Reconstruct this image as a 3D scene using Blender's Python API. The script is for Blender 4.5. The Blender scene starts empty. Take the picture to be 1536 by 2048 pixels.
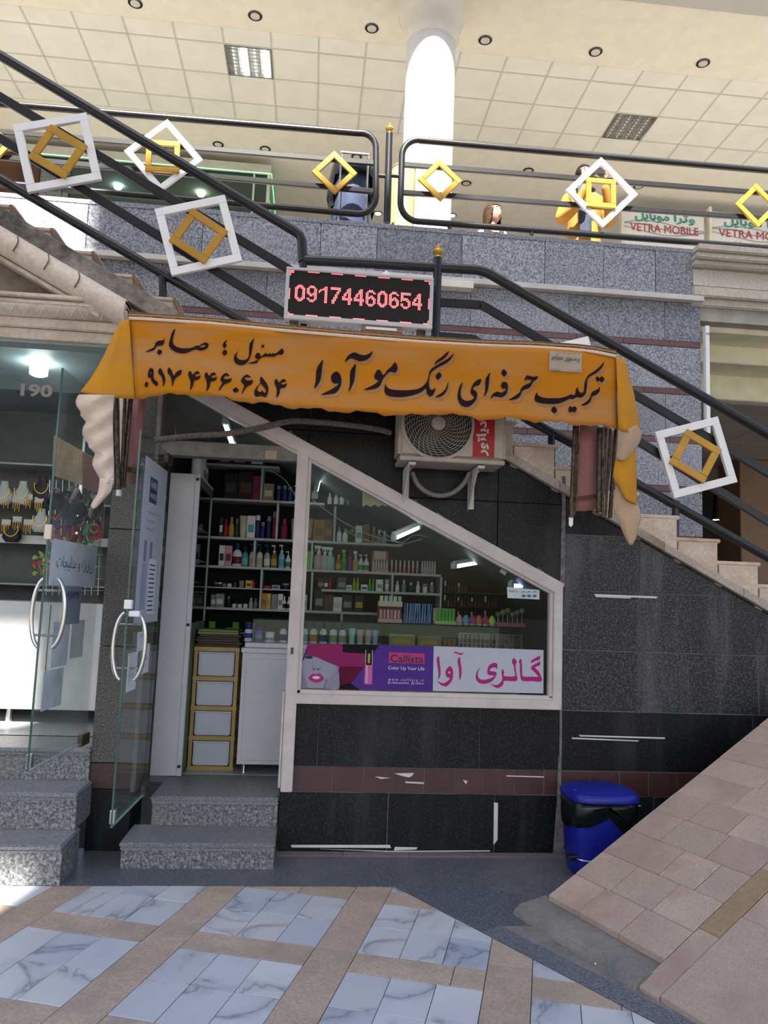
import bpy, bmesh, math, random
from mathutils import Vector, Matrix, noise as mnoise
random.seed(7)
S = bpy.context.scene
COL = S.collection
R = math.radians

# ------------------------------------------------------------------ camera
FPX = 1537.0                       # focal length in pixels of the 1536x2048 frame
PITCH, ROLL, YAW = R(6.6), R(2.12), R(5.3)
CAM = Vector((0.0, -5.1, 1.6))
_f = Vector((math.sin(YAW)*math.cos(PITCH), math.cos(YAW)*math.cos(PITCH), math.sin(PITCH)))
_r = Vector((math.cos(YAW), -math.sin(YAW), 0))
_u = _r.cross(_f)
CR = _r*math.cos(ROLL) + _u*math.sin(ROLL)
CU = -_r*math.sin(ROLL) + _u*math.cos(ROLL)
cd = bpy.data.cameras.new('camera')
cam = bpy.data.objects.new('camera', cd); COL.objects.link(cam)
cam.matrix_world = Matrix(((CR.x, CU.x, -_f.x, CAM.x), (CR.y, CU.y, -_f.y, CAM.y), (CR.z, CU.z, -_f.z, CAM.z), (0, 0, 0, 1)))
cd.sensor_fit = 'VERTICAL'; cd.sensor_height = 36.0
cd.lens = FPX/2048*36.0
cd.clip_end = 500
S.camera = cam

# ------------------------------------------------------------------ sky, sun, exposure
SUN_EL, SUN_AZ = R(54), R(9.6)     # sun behind the viewer, a little to the left
w = bpy.data.worlds.new('sky'); S.world = w; w.use_nodes = True
nt = w.node_tree; nt.nodes.clear()
out = nt.nodes.new('ShaderNodeOutputWorld'); bg = nt.nodes.new('ShaderNodeBackground')
sky = nt.nodes.new('ShaderNodeTexSky'); sky.sky_type = 'NISHITA'; sky.sun_disc = False
sky.sun_elevation = SUN_EL; sky.sun_rotation = math.pi + SUN_AZ
sky.air_density = 1.0; sky.dust_density = 3.0
nt.links.new(sky.outputs[0], bg.inputs[0]); nt.links.new(bg.outputs[0], out.inputs[0])
bg.inputs[1].default_value = 0.22
sd = bpy.data.lights.new('sun', 'SUN'); sd.energy = 14.0; sd.angle = R(0.53); sd.color = (1.0, 0.95, 0.86)
so = bpy.data.objects.new('sun', sd); COL.objects.link(so)
sdir = Vector((math.sin(SUN_AZ)*math.cos(SUN_EL), math.cos(SUN_AZ)*math.cos(SUN_EL), -math.sin(SUN_EL)))
so.rotation_euler = sdir.to_track_quat('-Z', 'Y').to_euler()
so.location = (-6, -20, 30)
S.view_settings.view_transform = 'Standard'; S.view_settings.look = 'None'
S.view_settings.gamma = 1.0; S.view_settings.use_curve_mapping = False
S.view_settings.exposure = 0.75

# ------------------------------------------------------------------ measuring helpers
def ray(x, y):
    return CR*((x-768)/FPX) - CU*((y-1024)/FPX) + _f
def W(x, y, Y=0.0):                # point of a plane parallel to the shop front, Y metres behind it
    d = ray(x, y); return CAM + d*((Y-CAM.y)/d.y)
def G(x, y, z=0.0):                # point of a level plane at height z
    d = ray(x, y); return CAM + d*((z-CAM.z)/d.z)

# ------------------------------------------------------------------ materials
MATS = {}
def nodes_mat(name):
    m = bpy.data.materials.new(name); m.use_nodes = True
    t = m.node_tree; b = t.nodes['Principled BSDF']; return m, t, b
def N(t, kind, **kw):
    n = t.nodes.new(kind)
    for k, v in kw.items():
        if k in n.inputs: n.inputs[k].default_value = v
        else: setattr(n, k, v)
    return n
def ramp(t, fac, stops):
    r = t.nodes.new('ShaderNodeValToRGB'); e = r.color_ramp.elements
    while len(e) < len(stops): e.new(0.5)
    for i, (p, c) in enumerate(stops):
        e[i].position = p; e[i].color = (c[0], c[1], c[2], 1)
    t.links.new(fac, r.inputs[0]); return r.outputs[0]
def mixc(t, fac, a, b, mode='MIX'):
    n = t.nodes.new('ShaderNodeMix'); n.data_type = 'RGBA'; n.blend_type = mode
    for s, v in ((n.inputs[0], fac), (n.inputs[6], a), (n.inputs[7], b)):
        if hasattr(v, 'links') or hasattr(v, 'is_linked'): t.links.new(v, s)
        elif isinstance(v, (int, float)): s.default_value = v
        else: s.default_value = (v[0], v[1], v[2], 1)
    return n.outputs[2]
def coords(t, rnd=0.0):
    c = t.nodes.new('ShaderNodeTexCoord'); o = c.outputs['Object']
    if rnd:
        oi = t.nodes.new('ShaderNodeObjectInfo')
        m = N(t, 'ShaderNodeMath', operation='MULTIPLY'); m.inputs[1].default_value = rnd
        t.links.new(oi.outputs['Random'], m.inputs[0])
        a = N(t, 'ShaderNodeVectorMath', operation='ADD')
        t.links.new(o, a.inputs[0]); t.links.new(m.outputs[0], a.inputs[1]); o = a.outputs[0]
    return o
def noise(t, vec, scale, detail=3, rough=0.55, dist=0.0):
    n = N(t, 'ShaderNodeTexNoise', Scale=scale, Detail=detail, Roughness=rough, Distortion=dist)
    t.links.new(vec, n.inputs['Vector']); return n.outputs[0]
def bump(t, b, h, strength, dist=0.004):
    n = N(t, 'ShaderNodeBump', Strength=strength, Distance=dist)
    t.links.new(h, n.inputs['Height']); t.links.new(n.outputs[0], b.inputs['Normal'])

def plain(col, rough=0.5, metal=0.0, spec=0.35, var=0.06, vs=6.0, key=None, alpha=None):
    k = ('p', tuple(round(c, 3) for c in col), rough, metal, var, vs, spec)
    if k in MATS: return MATS[k]
    m, t, b = nodes_mat(key or 'paint_%02d' % len(MATS))
    b.inputs['Roughness'].default_value = rough; b.inputs['Metallic'].default_value = metal
    b.inputs['Specular IOR Level'].default_value = spec
    v = coords(t); n = noise(t, v, vs, 4)
    lo = [c*(1-var*2) for c in col]; hi = [min(1, c*(1+var*1.2)) for c in col]
    t.links.new(ramp(t, n, [(0.3, lo), (0.7, hi)]), b.inputs['Base Color'])
    MATS[k] = m; return m
def emit(col, strength, key='glow'):
    k = ('e', col, strength)
    if k in MATS: return MATS[k]
    m, t, b = nodes_mat(key)
    b.inputs['Base Color'].default_value = (0.8, 0.8, 0.8, 1)
    b.inputs['Emission Color'].default_value = (*col, 1); b.inputs['Emission Strength'].default_value = strength
    MATS[k] = m; return m
def glass(tint=(0.93, 0.97, 0.95), refl=1.0, key='glass', dirt=0.0):
    k = ('g', tint, refl, dirt)
    if k in MATS: return MATS[k]
    m = bpy.data.materials.new(key); m.use_nodes = True; t = m.node_tree; t.nodes.clear()
    o = t.nodes.new('ShaderNodeOutputMaterial')
    tr = N(t, 'ShaderNodeBsdfTransparent'); tr.inputs[0].default_value = (*tint, 1)
    gl = N(t, 'ShaderNodeBsdfGlossy', Roughness=0.01)
    fr = N(t, 'ShaderNodeFresnel', IOR=1.45)
    ml = N(t, 'ShaderNodeMath', operation='MULTIPLY'); ml.inputs[1].default_value = refl
    t.links.new(fr.outputs[0], ml.inputs[0])
    mx = t.nodes.new('ShaderNodeMixShader')
    t.links.new(ml.outputs[0], mx.inputs[0]); t.links.new(tr.outputs[0], mx.inputs[1]); t.links.new(gl.outputs[0], mx.inputs[2])
    last = mx.outputs[0]
    if dirt:
        df = N(t, 'ShaderNodeBsdfDiffuse'); df.inputs[0].default_value = (0.55, 0.62, 0.62, 1)
        c = coords(t); n = noise(t, c, 2.2, 5, 0.62)
        rp = ramp(t, n, [(0.35, (0, 0, 0)), (0.75, (dirt, dirt, dirt))])
        m2 = t.nodes.new('ShaderNodeMixShader')
        t.links.new(rp, m2.inputs[0]); t.links.new(last, m2.inputs[1]); t.links.new(df.outputs[0], m2.inputs[2]); last = m2.outputs[0]
    t.links.new(last, o.inputs[0]); MATS[k] = m; return m
def granite(key, dark, mid, light, scale=110, cut=(0.38, 0.5, 0.62), rough=0.35, spec=0.5, grime=None, gs=1.6, gcut=(0.52, 0.75), streak=False, bmp=0.0, tone=0.25):
    m, t, b = nodes_mat(key); b.inputs['Roughness'].default_value = rough; b.inputs['Specular IOR Level'].default_value = spec
    v = coords(t)
    n = noise(t, v, scale, 6, 0.85)
    c = ramp(t, n, [(cut[0], dark), (cut[1], mid), (cut[2], light)])
    oi = t.nodes.new('ShaderNodeObjectInfo')
    tn = ramp(t, oi.outputs['Random'], [(0, (1-tone,)*3), (1, (1+tone*0.4,)*3)])
    c = mixc(t, 1.0, c, tn, 'MULTIPLY')
    if grime:
        mp = N(t, 'ShaderNodeMapping')
        if streak: mp.inputs['Scale'].default_value = (3.0, 3.0, 0.45)
        t.links.new(v, mp.inputs[0])
        g = noise(t, mp.outputs[0], gs, 6, 0.65)
        f = ramp(t, g, [(gcut[0], (0, 0, 0)), (gcut[1], (0.8, 0.8, 0.8))])
        c = mixc(t, f, c, grime)
    t.links.new(c, b.inputs['Base Color'])
    if bmp: bump(t, b, n, bmp, 0.003)
    return m
def stone(key, base, vary, rough=0.75, scale=5, fine=90, bmp=0.25, stain=None, ss=2.0, tone=0.18):
    m, t, b = nodes_mat(key); b.inputs['Roughness'].default_value = rough
    v = coords(t, 3.0)
    n = noise(t, v, scale, 6, 0.6); f = noise(t, v, fine, 2)
    c = ramp(t, n, [(0.28, vary), (0.68, base)])
    c = mixc(t, 0.25, c, ramp(t, f, [(0.3, (0.25,)*3), (0.7, (0.9,)*3)]), 'OVERLAY')
    oi = t.nodes.new('ShaderNodeObjectInfo')
    c = mixc(t, 1.0, c, ramp(t, oi.outputs['Random'], [(0, (1-tone, 1-tone*1.1, 1-tone*1.2)), (1, (1+tone*0.3,)*3)]), 'MULTIPLY')
    if stain:
        g = noise(t, v, ss, 7, 0.7)
        c = mixc(t, ramp(t, g, [(0.5, (0, 0, 0)), (0.66, (0.85,)*3)]), c, stain)
    t.links.new(c, b.inputs['Base Color']); bump(t, b, f, bmp, 0.003)
    return m
def marble(key, base, vein):
    m, t, b = nodes_mat(key); b.inputs['Roughness'].default_value = 0.38
    v = coords(t, 13.0)
    n = noise(t, v, 1.5, 6, 0.5, 0.9)
    s = N(t, 'ShaderNodeMath', operation='SUBTRACT'); t.links.new(n, s.inputs[0]); s.inputs[1].default_value = 0.5
    a = N(t, 'ShaderNodeMath', operation='ABSOLUTE'); t.links.new(s.outputs[0], a.inputs[0])
    c = ramp(t, a.outputs[0], [(0.0, vein), (0.012, [(x*0.35+y*0.65) for x, y in zip(vein, base)]), (0.05, base)])
    cl = noise(t, v, 2.0, 4)
    c = mixc(t, 0.45, c, ramp(t, cl, [(0.3, (0.6, 0.64, 0.72)), (0.65, (1, 1, 1))]), 'MULTIPLY')
    oi = t.nodes.new('ShaderNodeObjectInfo')
    c = mixc(t, 1.0, c, ramp(t, oi.outputs['Random'], [(0, (0.78, 0.82, 0.9)), (0.4, (0.96,)*3), (1, (1.04, 1.02, 1))]), 'MULTIPLY')
    gr = noise(t, v, 0.7, 5)
    c = mixc(t, ramp(t, gr, [(0.5, (0, 0, 0)), (0.8, (0.5,)*3)]), c, (0.42, 0.38, 0.35))
    t.links.new(c, b.inputs['Base Color']); return m

M_DARK = granite('dark_granite', (0.003, 0.0035, 0.004), (0.008, 0.0085, 0.009), (0.062, 0.063, 0.062), 75, (0.44, 0.54, 0.66), 0.45, 0.22, (0.06, 0.06, 0.064), 1.3, (0.5, 0.95), True)
M_DARK2 = granite('weathered_granite', (0.006, 0.0065, 0.008), (0.022, 0.0225, 0.027), (0.125, 0.126, 0.138), 70, (0.42, 0.51, 0.64), 0.45, 0.3, (0.17, 0.17, 0.18), 1.2, (0.5, 0.85), True)
M_STEP = granite('step_granite', (0.03, 0.032, 0.035), (0.16, 0.165, 0.17), (0.42, 0.41, 0.39), 52, (0.38, 0.5, 0.62), 0.5, 0.4, (0.2, 0.18, 0.15), 3.0, (0.55, 0.8))
M_TREAD = granite('tread_granite', (0.08, 0.085, 0.09), (0.22, 0.225, 0.24), (0.42, 0.42, 0.42), 95, (0.36, 0.5, 0.64), 0.45, 0.4, (0.28, 0.25, 0.2), 4.0, (0.55, 0.8))
M_PILLAR = granite('pillar_granite', (0.02, 0.02, 0.019), (0.07, 0.068, 0.06), (0.24, 0.225, 0.19), 95, (0.4, 0.5, 0.64), 0.4)
M_BLUE = granite('balcony_granite', (0.035, 0.045, 0.07), (0.2, 0.215, 0.265), (0.5, 0.51, 0.56), 62, (0.37, 0.48, 0.6), 0.45, 0.4, (0.36, 0.36, 0.38), 1.4, (0.55, 0.8))
M_RED = stone('red_stone', (0.075, 0.028, 0.026), (0.05, 0.02, 0.02), 0.45, 4, 60, 0.1)
M_REDL = stone('red_band_stone', (0.17, 0.085, 0.09), (0.12, 0.06, 0.065), 0.5, 4, 60, 0.1)
M_TERR = granite('terrazzo', (0.03, 0.034, 0.042), (0.11, 0.12, 0.14), (0.27, 0.28, 0.3), 85, (0.36, 0.5, 0.66), 0.4, 0.4, (0.2, 0.19, 0.18), 1.0, (0.55, 0.8))
M_MARB = marble('white_marble', (0.55, 0.56, 0.59), (0.26, 0.27, 0.3))
M_BEIGE = stone('beige_stone', (0.43, 0.33, 0.255), (0.35, 0.27, 0.21), 0.8, 4, 70, 0.35, (0.28, 0.22, 0.18), 1.5, tone=0.12)
M_RAMP = stone('ramp_stone', (0.42, 0.315, 0.25), (0.34, 0.255, 0.205), 0.85, 3, 120, 0.5, (0.3, 0.2, 0.16), 1.3, tone=0.1)
M_OCHRE = stone('ochre_stone', (0.36, 0.25, 0.145), (0.27, 0.18, 0.11), 0.8, 3, 80, 0.3)
M_CONC = stone('concrete', (0.23, 0.205, 0.18), (0.14, 0.125, 0.11), 0.9, 6, 60, 0.6, (0.1, 0.1, 0.1), 3.0)
M_GROUT = plain((0.13, 0.12, 0.11), 0.9, var=0.2, key='grout')
M_GROUTL = plain((0.2, 0.195, 0.19), 0.9, var=0.2, key='pale_grout')
M_CREAM = stone('cream_stone', (0.6, 0.5, 0.41), (0.52, 0.42, 0.33), 0.7, 4, 40, 0.3, (0.4, 0.25, 0.16), 1.4, tone=0.12)
M_PLASTER = plain((0.78, 0.74, 0.65), 0.85, var=0.03, key='cream_plaster')
M_CEIL = plain((0.76, 0.75, 0.69), 0.9, var=0.03, vs=3, key='ceiling_board')
M_BLACK = plain((0.012, 0.012, 0.014), 0.35, 0.0, 0.5, 0.15, 30, key='black_enamel')
M_WHITE = plain((0.86, 0.86, 0.87), 0.45, var=0.02, key='white_paint')
M_GOLD = plain((0.55, 0.30, 0.05), 0.35, 0.35, var=0.06, key='gold_paint')
M_BRASS = plain((0.65, 0.4, 0.08), 0.3, 0.8, var=0.1, key='brass')
M_FRAME = plain((0.56, 0.49, 0.47), 0.5, var=0.06, vs=9, key='pinkish_white_paint')
M_CHROME = plain((0.62, 0.62, 0.62), 0.18, 1.0, var=0.02, key='chrome')
M_RUSTY = plain((0.10, 0.075, 0.05), 0.45, 0.6, var=0.35, vs=40, key='tarnished_brown_metal')
M_INTW = plain((0.62, 0.62, 0.66), 0.4, var=0.02, key='white_laminate')
M_DARKINT = plain((0.03, 0.035, 0.035), 0.7, var=0.2, key='dark_interior')

# ------------------------------------------------------------------ mesh helpers
def link(o, parent=None):
    COL.objects.link(o)
    if parent is not None:
        o.parent = parent
        p = parent; off = Vector((0, 0, 0))
        while p is not None: off += p.location; p = p.parent
        o.location = o.location - off
    return o
def mesh(name, verts, faces, mat, parent=None, smooth=False):
    me = bpy.data.meshes.new(name); me.from_pydata([tuple(v) for v in verts], [], faces); me.update()
    if isinstance(mat, (list, tuple)):
        for m_ in mat: me.materials.append(m_)
    elif mat: me.materials.append(mat)
    if smooth:
        for p in me.polygons: p.use_smooth = True
    return link(bpy.data.objects.new(name, me), parent)
def empty(name, loc, parent=None):
    o = bpy.data.objects.new(name, None); o.empty_display_size = 0.1; o.location = loc
    COL.objects.link(o)
    return o
def tag(o, label, cat, group=None, kind=None):
    if label: o['label'] = label
    if cat: o['category'] = cat
    if group: o['group'] = group
    if kind: o['kind'] = kind
    return o
def struct(o, label=None):
    o['kind'] = 'structure'
    if label: o['label'] = label
    return o
class MB:
    def __init__(s): s.v = []; s.f = []
    def add(s, v, f):
        b = len(s.v); s.v += [Vector(x) for x in v]; s.f += [tuple(i+b for i in q) for q in f]; return s
    def box(s, x0, x1, y0, y1, z0, z1):
        return s.add([(x0,y0,z0),(x1,y0,z0),(x1,y1,z0),(x0,y1,z0),(x0,y0,z1),(x1,y0,z1),(x1,y1,z1),(x0,y1,z1)],
                     [(0,3,2,1),(4,5,6,7),(0,1,5,4),(1,2,6,5),(2,3,7,6),(3,0,4,7)])
    def obox(s, c, ax, ay, az, hx, hy, hz):       # oriented box
        c = Vector(c); v = []
        for k in (-1, 1):
            for i, j in ((-1,-1),(1,-1),(1,1),(-1,1)): v.append(c+ax*(hx*i)+ay*(hy*j)+az*(hz*k))
        return s.add(v, [(0,3,2,1),(4,5,6,7),(0,1,5,4),(1,2,6,5),(2,3,7,6),(3,0,4,7)])
    def prism(s, poly, d):                        # polygon of 3-D points pushed along d
        n = len(poly); p = [Vector(q) for q in poly]; d = Vector(d)
        return s.add(p+[q+d for q in p], [tuple(range(n))[::-1], tuple(range(n, 2*n))]+[(i,(i+1)%n,n+(i+1)%n,n+i) for i in range(n)])
    def beam(s, a, b, w_, h, up=(0,0,1)):         # bar from a to b, w_ across, h along up
        a = Vector(a); b = Vector(b); d = (b-a).normalized(); sd_ = d.cross(Vector(up))
        if sd_.length < 1e-4: sd_ = d.cross(Vector((0,1,0)))
        sd_.normalize(); u2 = sd_.cross(d)
        return s.obox((a+b)/2, d, sd_, u2, (b-a).length/2, w_/2, h/2)
    def tube(s, pts, r, n=10, closed=False, cap=True):
        pts = [Vector(p) for p in pts]; m = len(pts); rr = r if isinstance(r, (list, tuple)) else [r]*m
        ref = None; base = len(s.v)
        for i, p in enumerate(pts):
            a = pts[i-1] if (i or closed) else p; b = pts[(i+1) % m] if (i < m-1 or closed) else p
            d = (b-a).normalized()
            if ref is None:
                ref = d.cross(Vector((0,0,1)))
                if ref.length < 0.1: ref = d.cross(Vector((0,1,0)))
            ref = (ref-d*ref.dot(d)).normalized(); bi = d.cross(ref)
            for k in range(n):
                an = 2*math.pi*k/n; s.v.append(p+(ref*math.cos(an)+bi*math.sin(an))*rr[i])
        L = m if closed else m-1
        for i in range(L):
            j = (i+1) % m
            for k in range(n):
                s.f.append((base+i*n+k, base+i*n+(k+1)%n, base+j*n+(k+1)%n, base+j*n+k))
        if cap and not closed:
            s.f.append(tuple(base+k for k in range(n))[::-1]); s.f.append(tuple(base+(m-1)*n+k for k in range(n)))
        return s
    def lathe(s, prof, c, n=20, axis=None, sx=1, sy=1):
        c = Vector(c); base = len(s.v); ax = Vector(axis or (0,0,1)).normalized()
        t1 = ax.cross(Vector((0,1,0)));
        if t1.length < 0.1: t1 = ax.cross(Vector((1,0,0)))
        t1.normalize(); t2 = ax.cross(t1)
        for r, h in prof:
            for k in range(n):
                a = 2*math.pi*k/n; s.v.append(c+ax*h+t1*(math.cos(a)*r*sx)+t2*(math.sin(a)*r*sy))
        m = len(prof)
        for i in range(m-1):
            for k in range(n): s.f.append((base+i*n+k, base+i*n+(k+1)%n, base+(i+1)*n+(k+1)%n, base+(i+1)*n+k))
        s.f.append(tuple(base+k for k in range(n))[::-1]); s.f.append(tuple(base+(m-1)*n+k for k in range(n)))
        return s
    def grid(s, rows):
        base = len(s.v); nr = len(rows); nc = len(rows[0])
        for r in rows: s.v += [Vector(p) for p in r]
        for i in range(nr-1):
            for j in range(nc-1): s.f.append((base+i*nc+j, base+i*nc+j+1, base+(i+1)*nc+j+1, base+(i+1)*nc+j))
        return s
    def out(s, name, mat, parent=None, smooth=False, bevel=0.0, seg=1, solid=0.0):
        o = mesh(name, s.v, s.f, mat, parent, smooth)
        bm = bmesh.new(); bm.from_mesh(o.data)
        bmesh.ops.recalc_face_normals(bm, faces=bm.faces)
        if bevel:
            bmesh.ops.bevel(bm, geom=[e for e in bm.edges if len(e.link_faces) == 2 and e.calc_face_angle(0) > 0.5], offset=bevel, segments=seg, affect='EDGES', clamp_overlap=True)
        bm.to_mesh(o.data); bm.free()
        if smooth:
            try: o.data.set_sharp_from_angle(angle=R(40))
            except Exception: pass
        if solid:
            md = o.modifiers.new('thickness', 'SOLIDIFY'); md.thickness = solid; md.offset = 0
        return o
def box(name, b, mat, parent=None, bevel=0.0, seg=1): return MB().box(*b).out(name, mat, parent, bevel=bevel, seg=seg)
def clip(poly, n, d):                             # keep the part of a 2-D polygon where p.n <= d
    o = []
    for i in range(len(poly)):
        a = poly[i]; b = poly[(i+1) % len(poly)]
        da = a[0]*n[0]+a[1]*n[1]-d; db = b[0]*n[0]+b[1]*n[1]-d
        if da <= 0: o.append(a)
        if (da < 0 < db) or (db < 0 < da):
            k = da/(da-db); o.append((a[0]+(b[0]-a[0])*k, a[1]+(b[1]-a[1])*k))
    return o
def area(p): return abs(sum(p[i][0]*p[(i+1)%len(p)][1]-p[(i+1)%len(p)][0]*p[i][1] for i in range(len(p))))/2
def inset(poly, g):                               # shrink a convex polygon by g
    n = len(poly); A = sum(poly[i][0]*poly[(i+1)%n][1]-poly[(i+1)%n][0]*poly[i][1] for i in range(n))
    if A < 0: poly = poly[::-1]
    o = poly
    for i in range(n):
        a = poly[i]; b = poly[(i+1) % n]; dx, dy = b[0]-a[0], b[1]-a[1]; L = math.hypot(dx, dy)
        if L < 1e-6: continue
        nx, ny = dy/L, -dx/L; o = clip(o, (nx, ny), nx*a[0]+ny*a[1]-g)
    return o
def catmull(pts, n=4):
    o = []; m = len(pts)
    for i in range(m):
        p0, p1, p2, p3 = pts[i-1], pts[i], pts[(i+1)%m], pts[(i+2)%m]
        for k in range(n):
            t_ = k/n
            o.append(tuple(0.5*((2*p1[j])+(-p0[j]+p2[j])*t_+(2*p0[j]-5*p1[j]+4*p2[j]-p3[j])*t_*t_+(-p0[j]+3*p1[j]-3*p2[j]+p3[j])*t_**3) for j in range(len(p1))))
    return o
def spline(pts, n=6):                             # open Catmull-Rom through 3-D points
    pts = [Vector(p) for p in pts]; q = [pts[0]*2-pts[1]]+pts+[pts[-1]*2-pts[-2]]; o = []
    for i in range(1, len(q)-2):
        for k in range(n):
            t_ = k/n; a, b, c, d = q[i-1:i+3]
            o.append(0.5*((2*b)+(c-a)*t_+(2*a-5*b+4*c-d)*t_*t_+(3*b-a-3*c+d)*t_**3))
    return o+[pts[-1]]
def flat_fill(loops):                             # filled 2-D loops (with holes) -> verts, faces
    cu = bpy.data.curves.new('tmp', 'CURVE'); cu.dimensions = '2D'; cu.fill_mode = 'FRONT'
    for lp in loops:
        sp = cu.splines.new('POLY'); sp.points.add(len(lp)-1); sp.use_cyclic_u = True
        for q, p in zip(sp.points, lp): q.co = (p[0], p[1], 0, 1)
    o = bpy.data.objects.new('tmp', cu); COL.objects.link(o)
    me = o.to_mesh(); v = [q.co.copy() for q in me.vertices]; f = [tuple(p.vertices) for p in me.polygons]
    o.to_mesh_clear(); bpy.data.objects.remove(o); bpy.data.curves.remove(cu)
    return v, f
_tc = {}
def text2d(s, size=1.0, bold=0.0, sx=1.0):        # text outline as flat verts/faces, left-bottom at 0,0
    key = (s, bold)
    if key not in _tc:
        cu = bpy.data.curves.new('tmp', 'FONT'); cu.body = s; cu.offset = bold; cu.resolution_u = 3
        o = bpy.data.objects.new('tmp', cu); COL.objects.link(o); bpy.context.view_layer.update()
        me = o.to_mesh(); v = [q.co.copy() for q in me.vertices]; f = [tuple(p.vertices) for p in me.polygons]
        o.to_mesh_clear(); bpy.data.objects.remove(o); bpy.data.curves.remove(cu)
        if v:
            x0 = min(q.x for q in v); y0 = min(q.y for q in v); v = [Vector((q.x-x0, q.y-y0, 0)) for q in v]
        _tc[key] = (v, f)
    v, f = _tc[key]
    return [Vector((q.x*size*sx, q.y*size, 0)) for q in v], f
def text_on(name, s, origin, ex, ey, width, mat, parent, bold=0.0, height=None):
    """lettering laid on a plane: origin = lower-left corner, ex/ey unit axes, fitted to width (and height)"""
    v, f = text2d(s, 1.0, bold)
    if not v: return None
    wx = max(q.x for q in v); wy = max(q.y for q in v); k = width/wx; ky = height/wy if height else k
    o = Vector(origin); ex = Vector(ex); ey = Vector(ey)
    return mesh(name, [o+ex*(q.x*k)+ey*(q.y*ky) for q in v], f, mat, parent)
# Persian letter joining: forms = isolated, final, initial, medial
PF = {'ا':'\ufe8d\ufe8e','آ':'\ufe81\ufe82','ب':'\ufe8f\ufe90\ufe91\ufe92','پ':'\ufb56\ufb57\ufb58\ufb59','ت':'\ufe95\ufe96\ufe97\ufe98','ج':'\ufe9d\ufe9e\ufe9f\ufea0',
 'د':'\ufea9\ufeaa','ر':'\ufead\ufeae','س':'\ufeb1\ufeb2\ufeb3\ufeb4','ص':'\ufeb9\ufeba\ufebb\ufebc','ل':'\ufedd\ufede\ufedf\ufee0','م':'\ufee1\ufee2\ufee3\ufee4',
 'ن':'\ufee5\ufee6\ufee7\ufee8','و':'\ufeed\ufeee','ه':'\ufee9\ufeea\ufeeb\ufeec','ی':'\ufbfc\ufbfd\ufbfe\ufbff','گ':'\ufb92\ufb93\ufb94\ufb95','ک':'\ufb8e\ufb8f\ufb90\ufb91','ف':'\ufed1\ufed2\ufed3\ufed4','ئ':'\ufe89\ufe8a\ufe8b\ufe8c'}
def fa(s):
    o = []
    for i, c in enumerate(s):
        if c not in PF: o.append(c); continue
        pj = i > 0 and s[i-1] in PF and len(PF[s[i-1]]) == 4
        nj = i < len(s)-1 and s[i+1] in PF and len(PF[c]) == 4
        fm = PF[c]; o.append(fm[3] if pj and nj else fm[1] if pj else fm[2] if nj else fm[0])
    return ''.join(o[::-1])
ORD = ['first','second','third','fourth','fifth','sixth','seventh','eighth','ninth','tenth','eleventh','twelfth','thirteenth','fourteenth','fifteenth','sixteenth','seventeenth','eighteenth','nineteenth','twentieth']
EX, EY, EZ = Vector((1,0,0)), Vector((0,1,0)), Vector((0,0,1))
# ================================================================== GROUND
floor = struct(box('floor', (-60, 60, -90, 12, -0.3, -0.022), M_GROUT))
TA = R(-17.5); TU = Vector((math.cos(TA), math.sin(TA))); TV = Vector((-math.sin(TA), math.cos(TA)))
def tp(u, v): return (TU.x*u+TV.x*v, TU.y*u+TV.y*v)
YT = G(400, 1772).y                                     # back edge of the tiled court
d1 = tp(0.701, -0.377); d2 = tp(1.968, -1.491)          # slanted edge beside the ramp
dv = Vector((d2[0]-d1[0], d2[1]-d1[1])).normalized(); DN = (-dv.y, dv.x); DD = DN[0]*d1[0]+DN[1]*d1[1]
def slab(name, poly, z0, z1, mat, parent, gap=0.002, bev=0.0015, dz=0.0):
    q = inset(poly, gap)
    if len(q) < 3 or area(q) < 2e-4: return None
    a = sum(p[0] for p in q)/len(q); b = sum(p[1] for p in q)/len(q)
    o = MB().prism([(p[0]-a, p[1]-b, z0) for p in q], (0, 0, z1+dz-z0)).out(name, mat, None, bevel=bev)
    o.location = (a, b, 0); COL.objects.unlink(o); return link(o, parent)
PU, PV, SU, SV = 0.787, 0.78, 0.197, 0.188
U0, V0 = -0.285, -1.423                                 # a strip starts here, runs along v
def court(u0, u1, v0, v1, mat, nm):
    p = [tp(u0, v0), tp(u1, v0), tp(u1, v1), tp(u0, v1)]
    p = clip(p, (0, 1), YT); p = clip(p, DN, DD) if p else p
    if len(p) >= 3: slab(nm, p, -0.02, 0.0, mat, floor, 0.0016, 0.0012, random.uniform(-0.0015, 0.0012))
for i in range(-5, 5):
    us = U0+i*PU
    # long beige strips, each a run of slabs
    v = -4.4
    while v < 0.9:
        L = random.uniform(0.45, 0.8); court(us, us+SU, v, v+L, M_BEIGE, 'beige_slab'); v += L
    for j in range(-4, 4):
        vs = V0+j*PV
        m_ = random.uniform(0.3, 0.5)
        if random.random() < 0.5: court(us+SU, us+PU, vs, vs+SV, M_BEIGE, 'beige_slab')
        else:
            court(us+SU, us+SU+m_, vs, vs+SV, M_BEIGE, 'beige_slab'); court(us+SU+m_, us+PU, vs, vs+SV, M_BEIGE, 'beige_slab')
        for a in range(3):
            for b in range(2):
                court(us+SU+a*(PU-SU)/3, us+SU+(a+1)*(PU-SU)/3, vs+SV+b*(PV-SV)/2, vs+SV+(b+1)*(PV-SV)/2, M_MARB, 'marble_tile')
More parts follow.
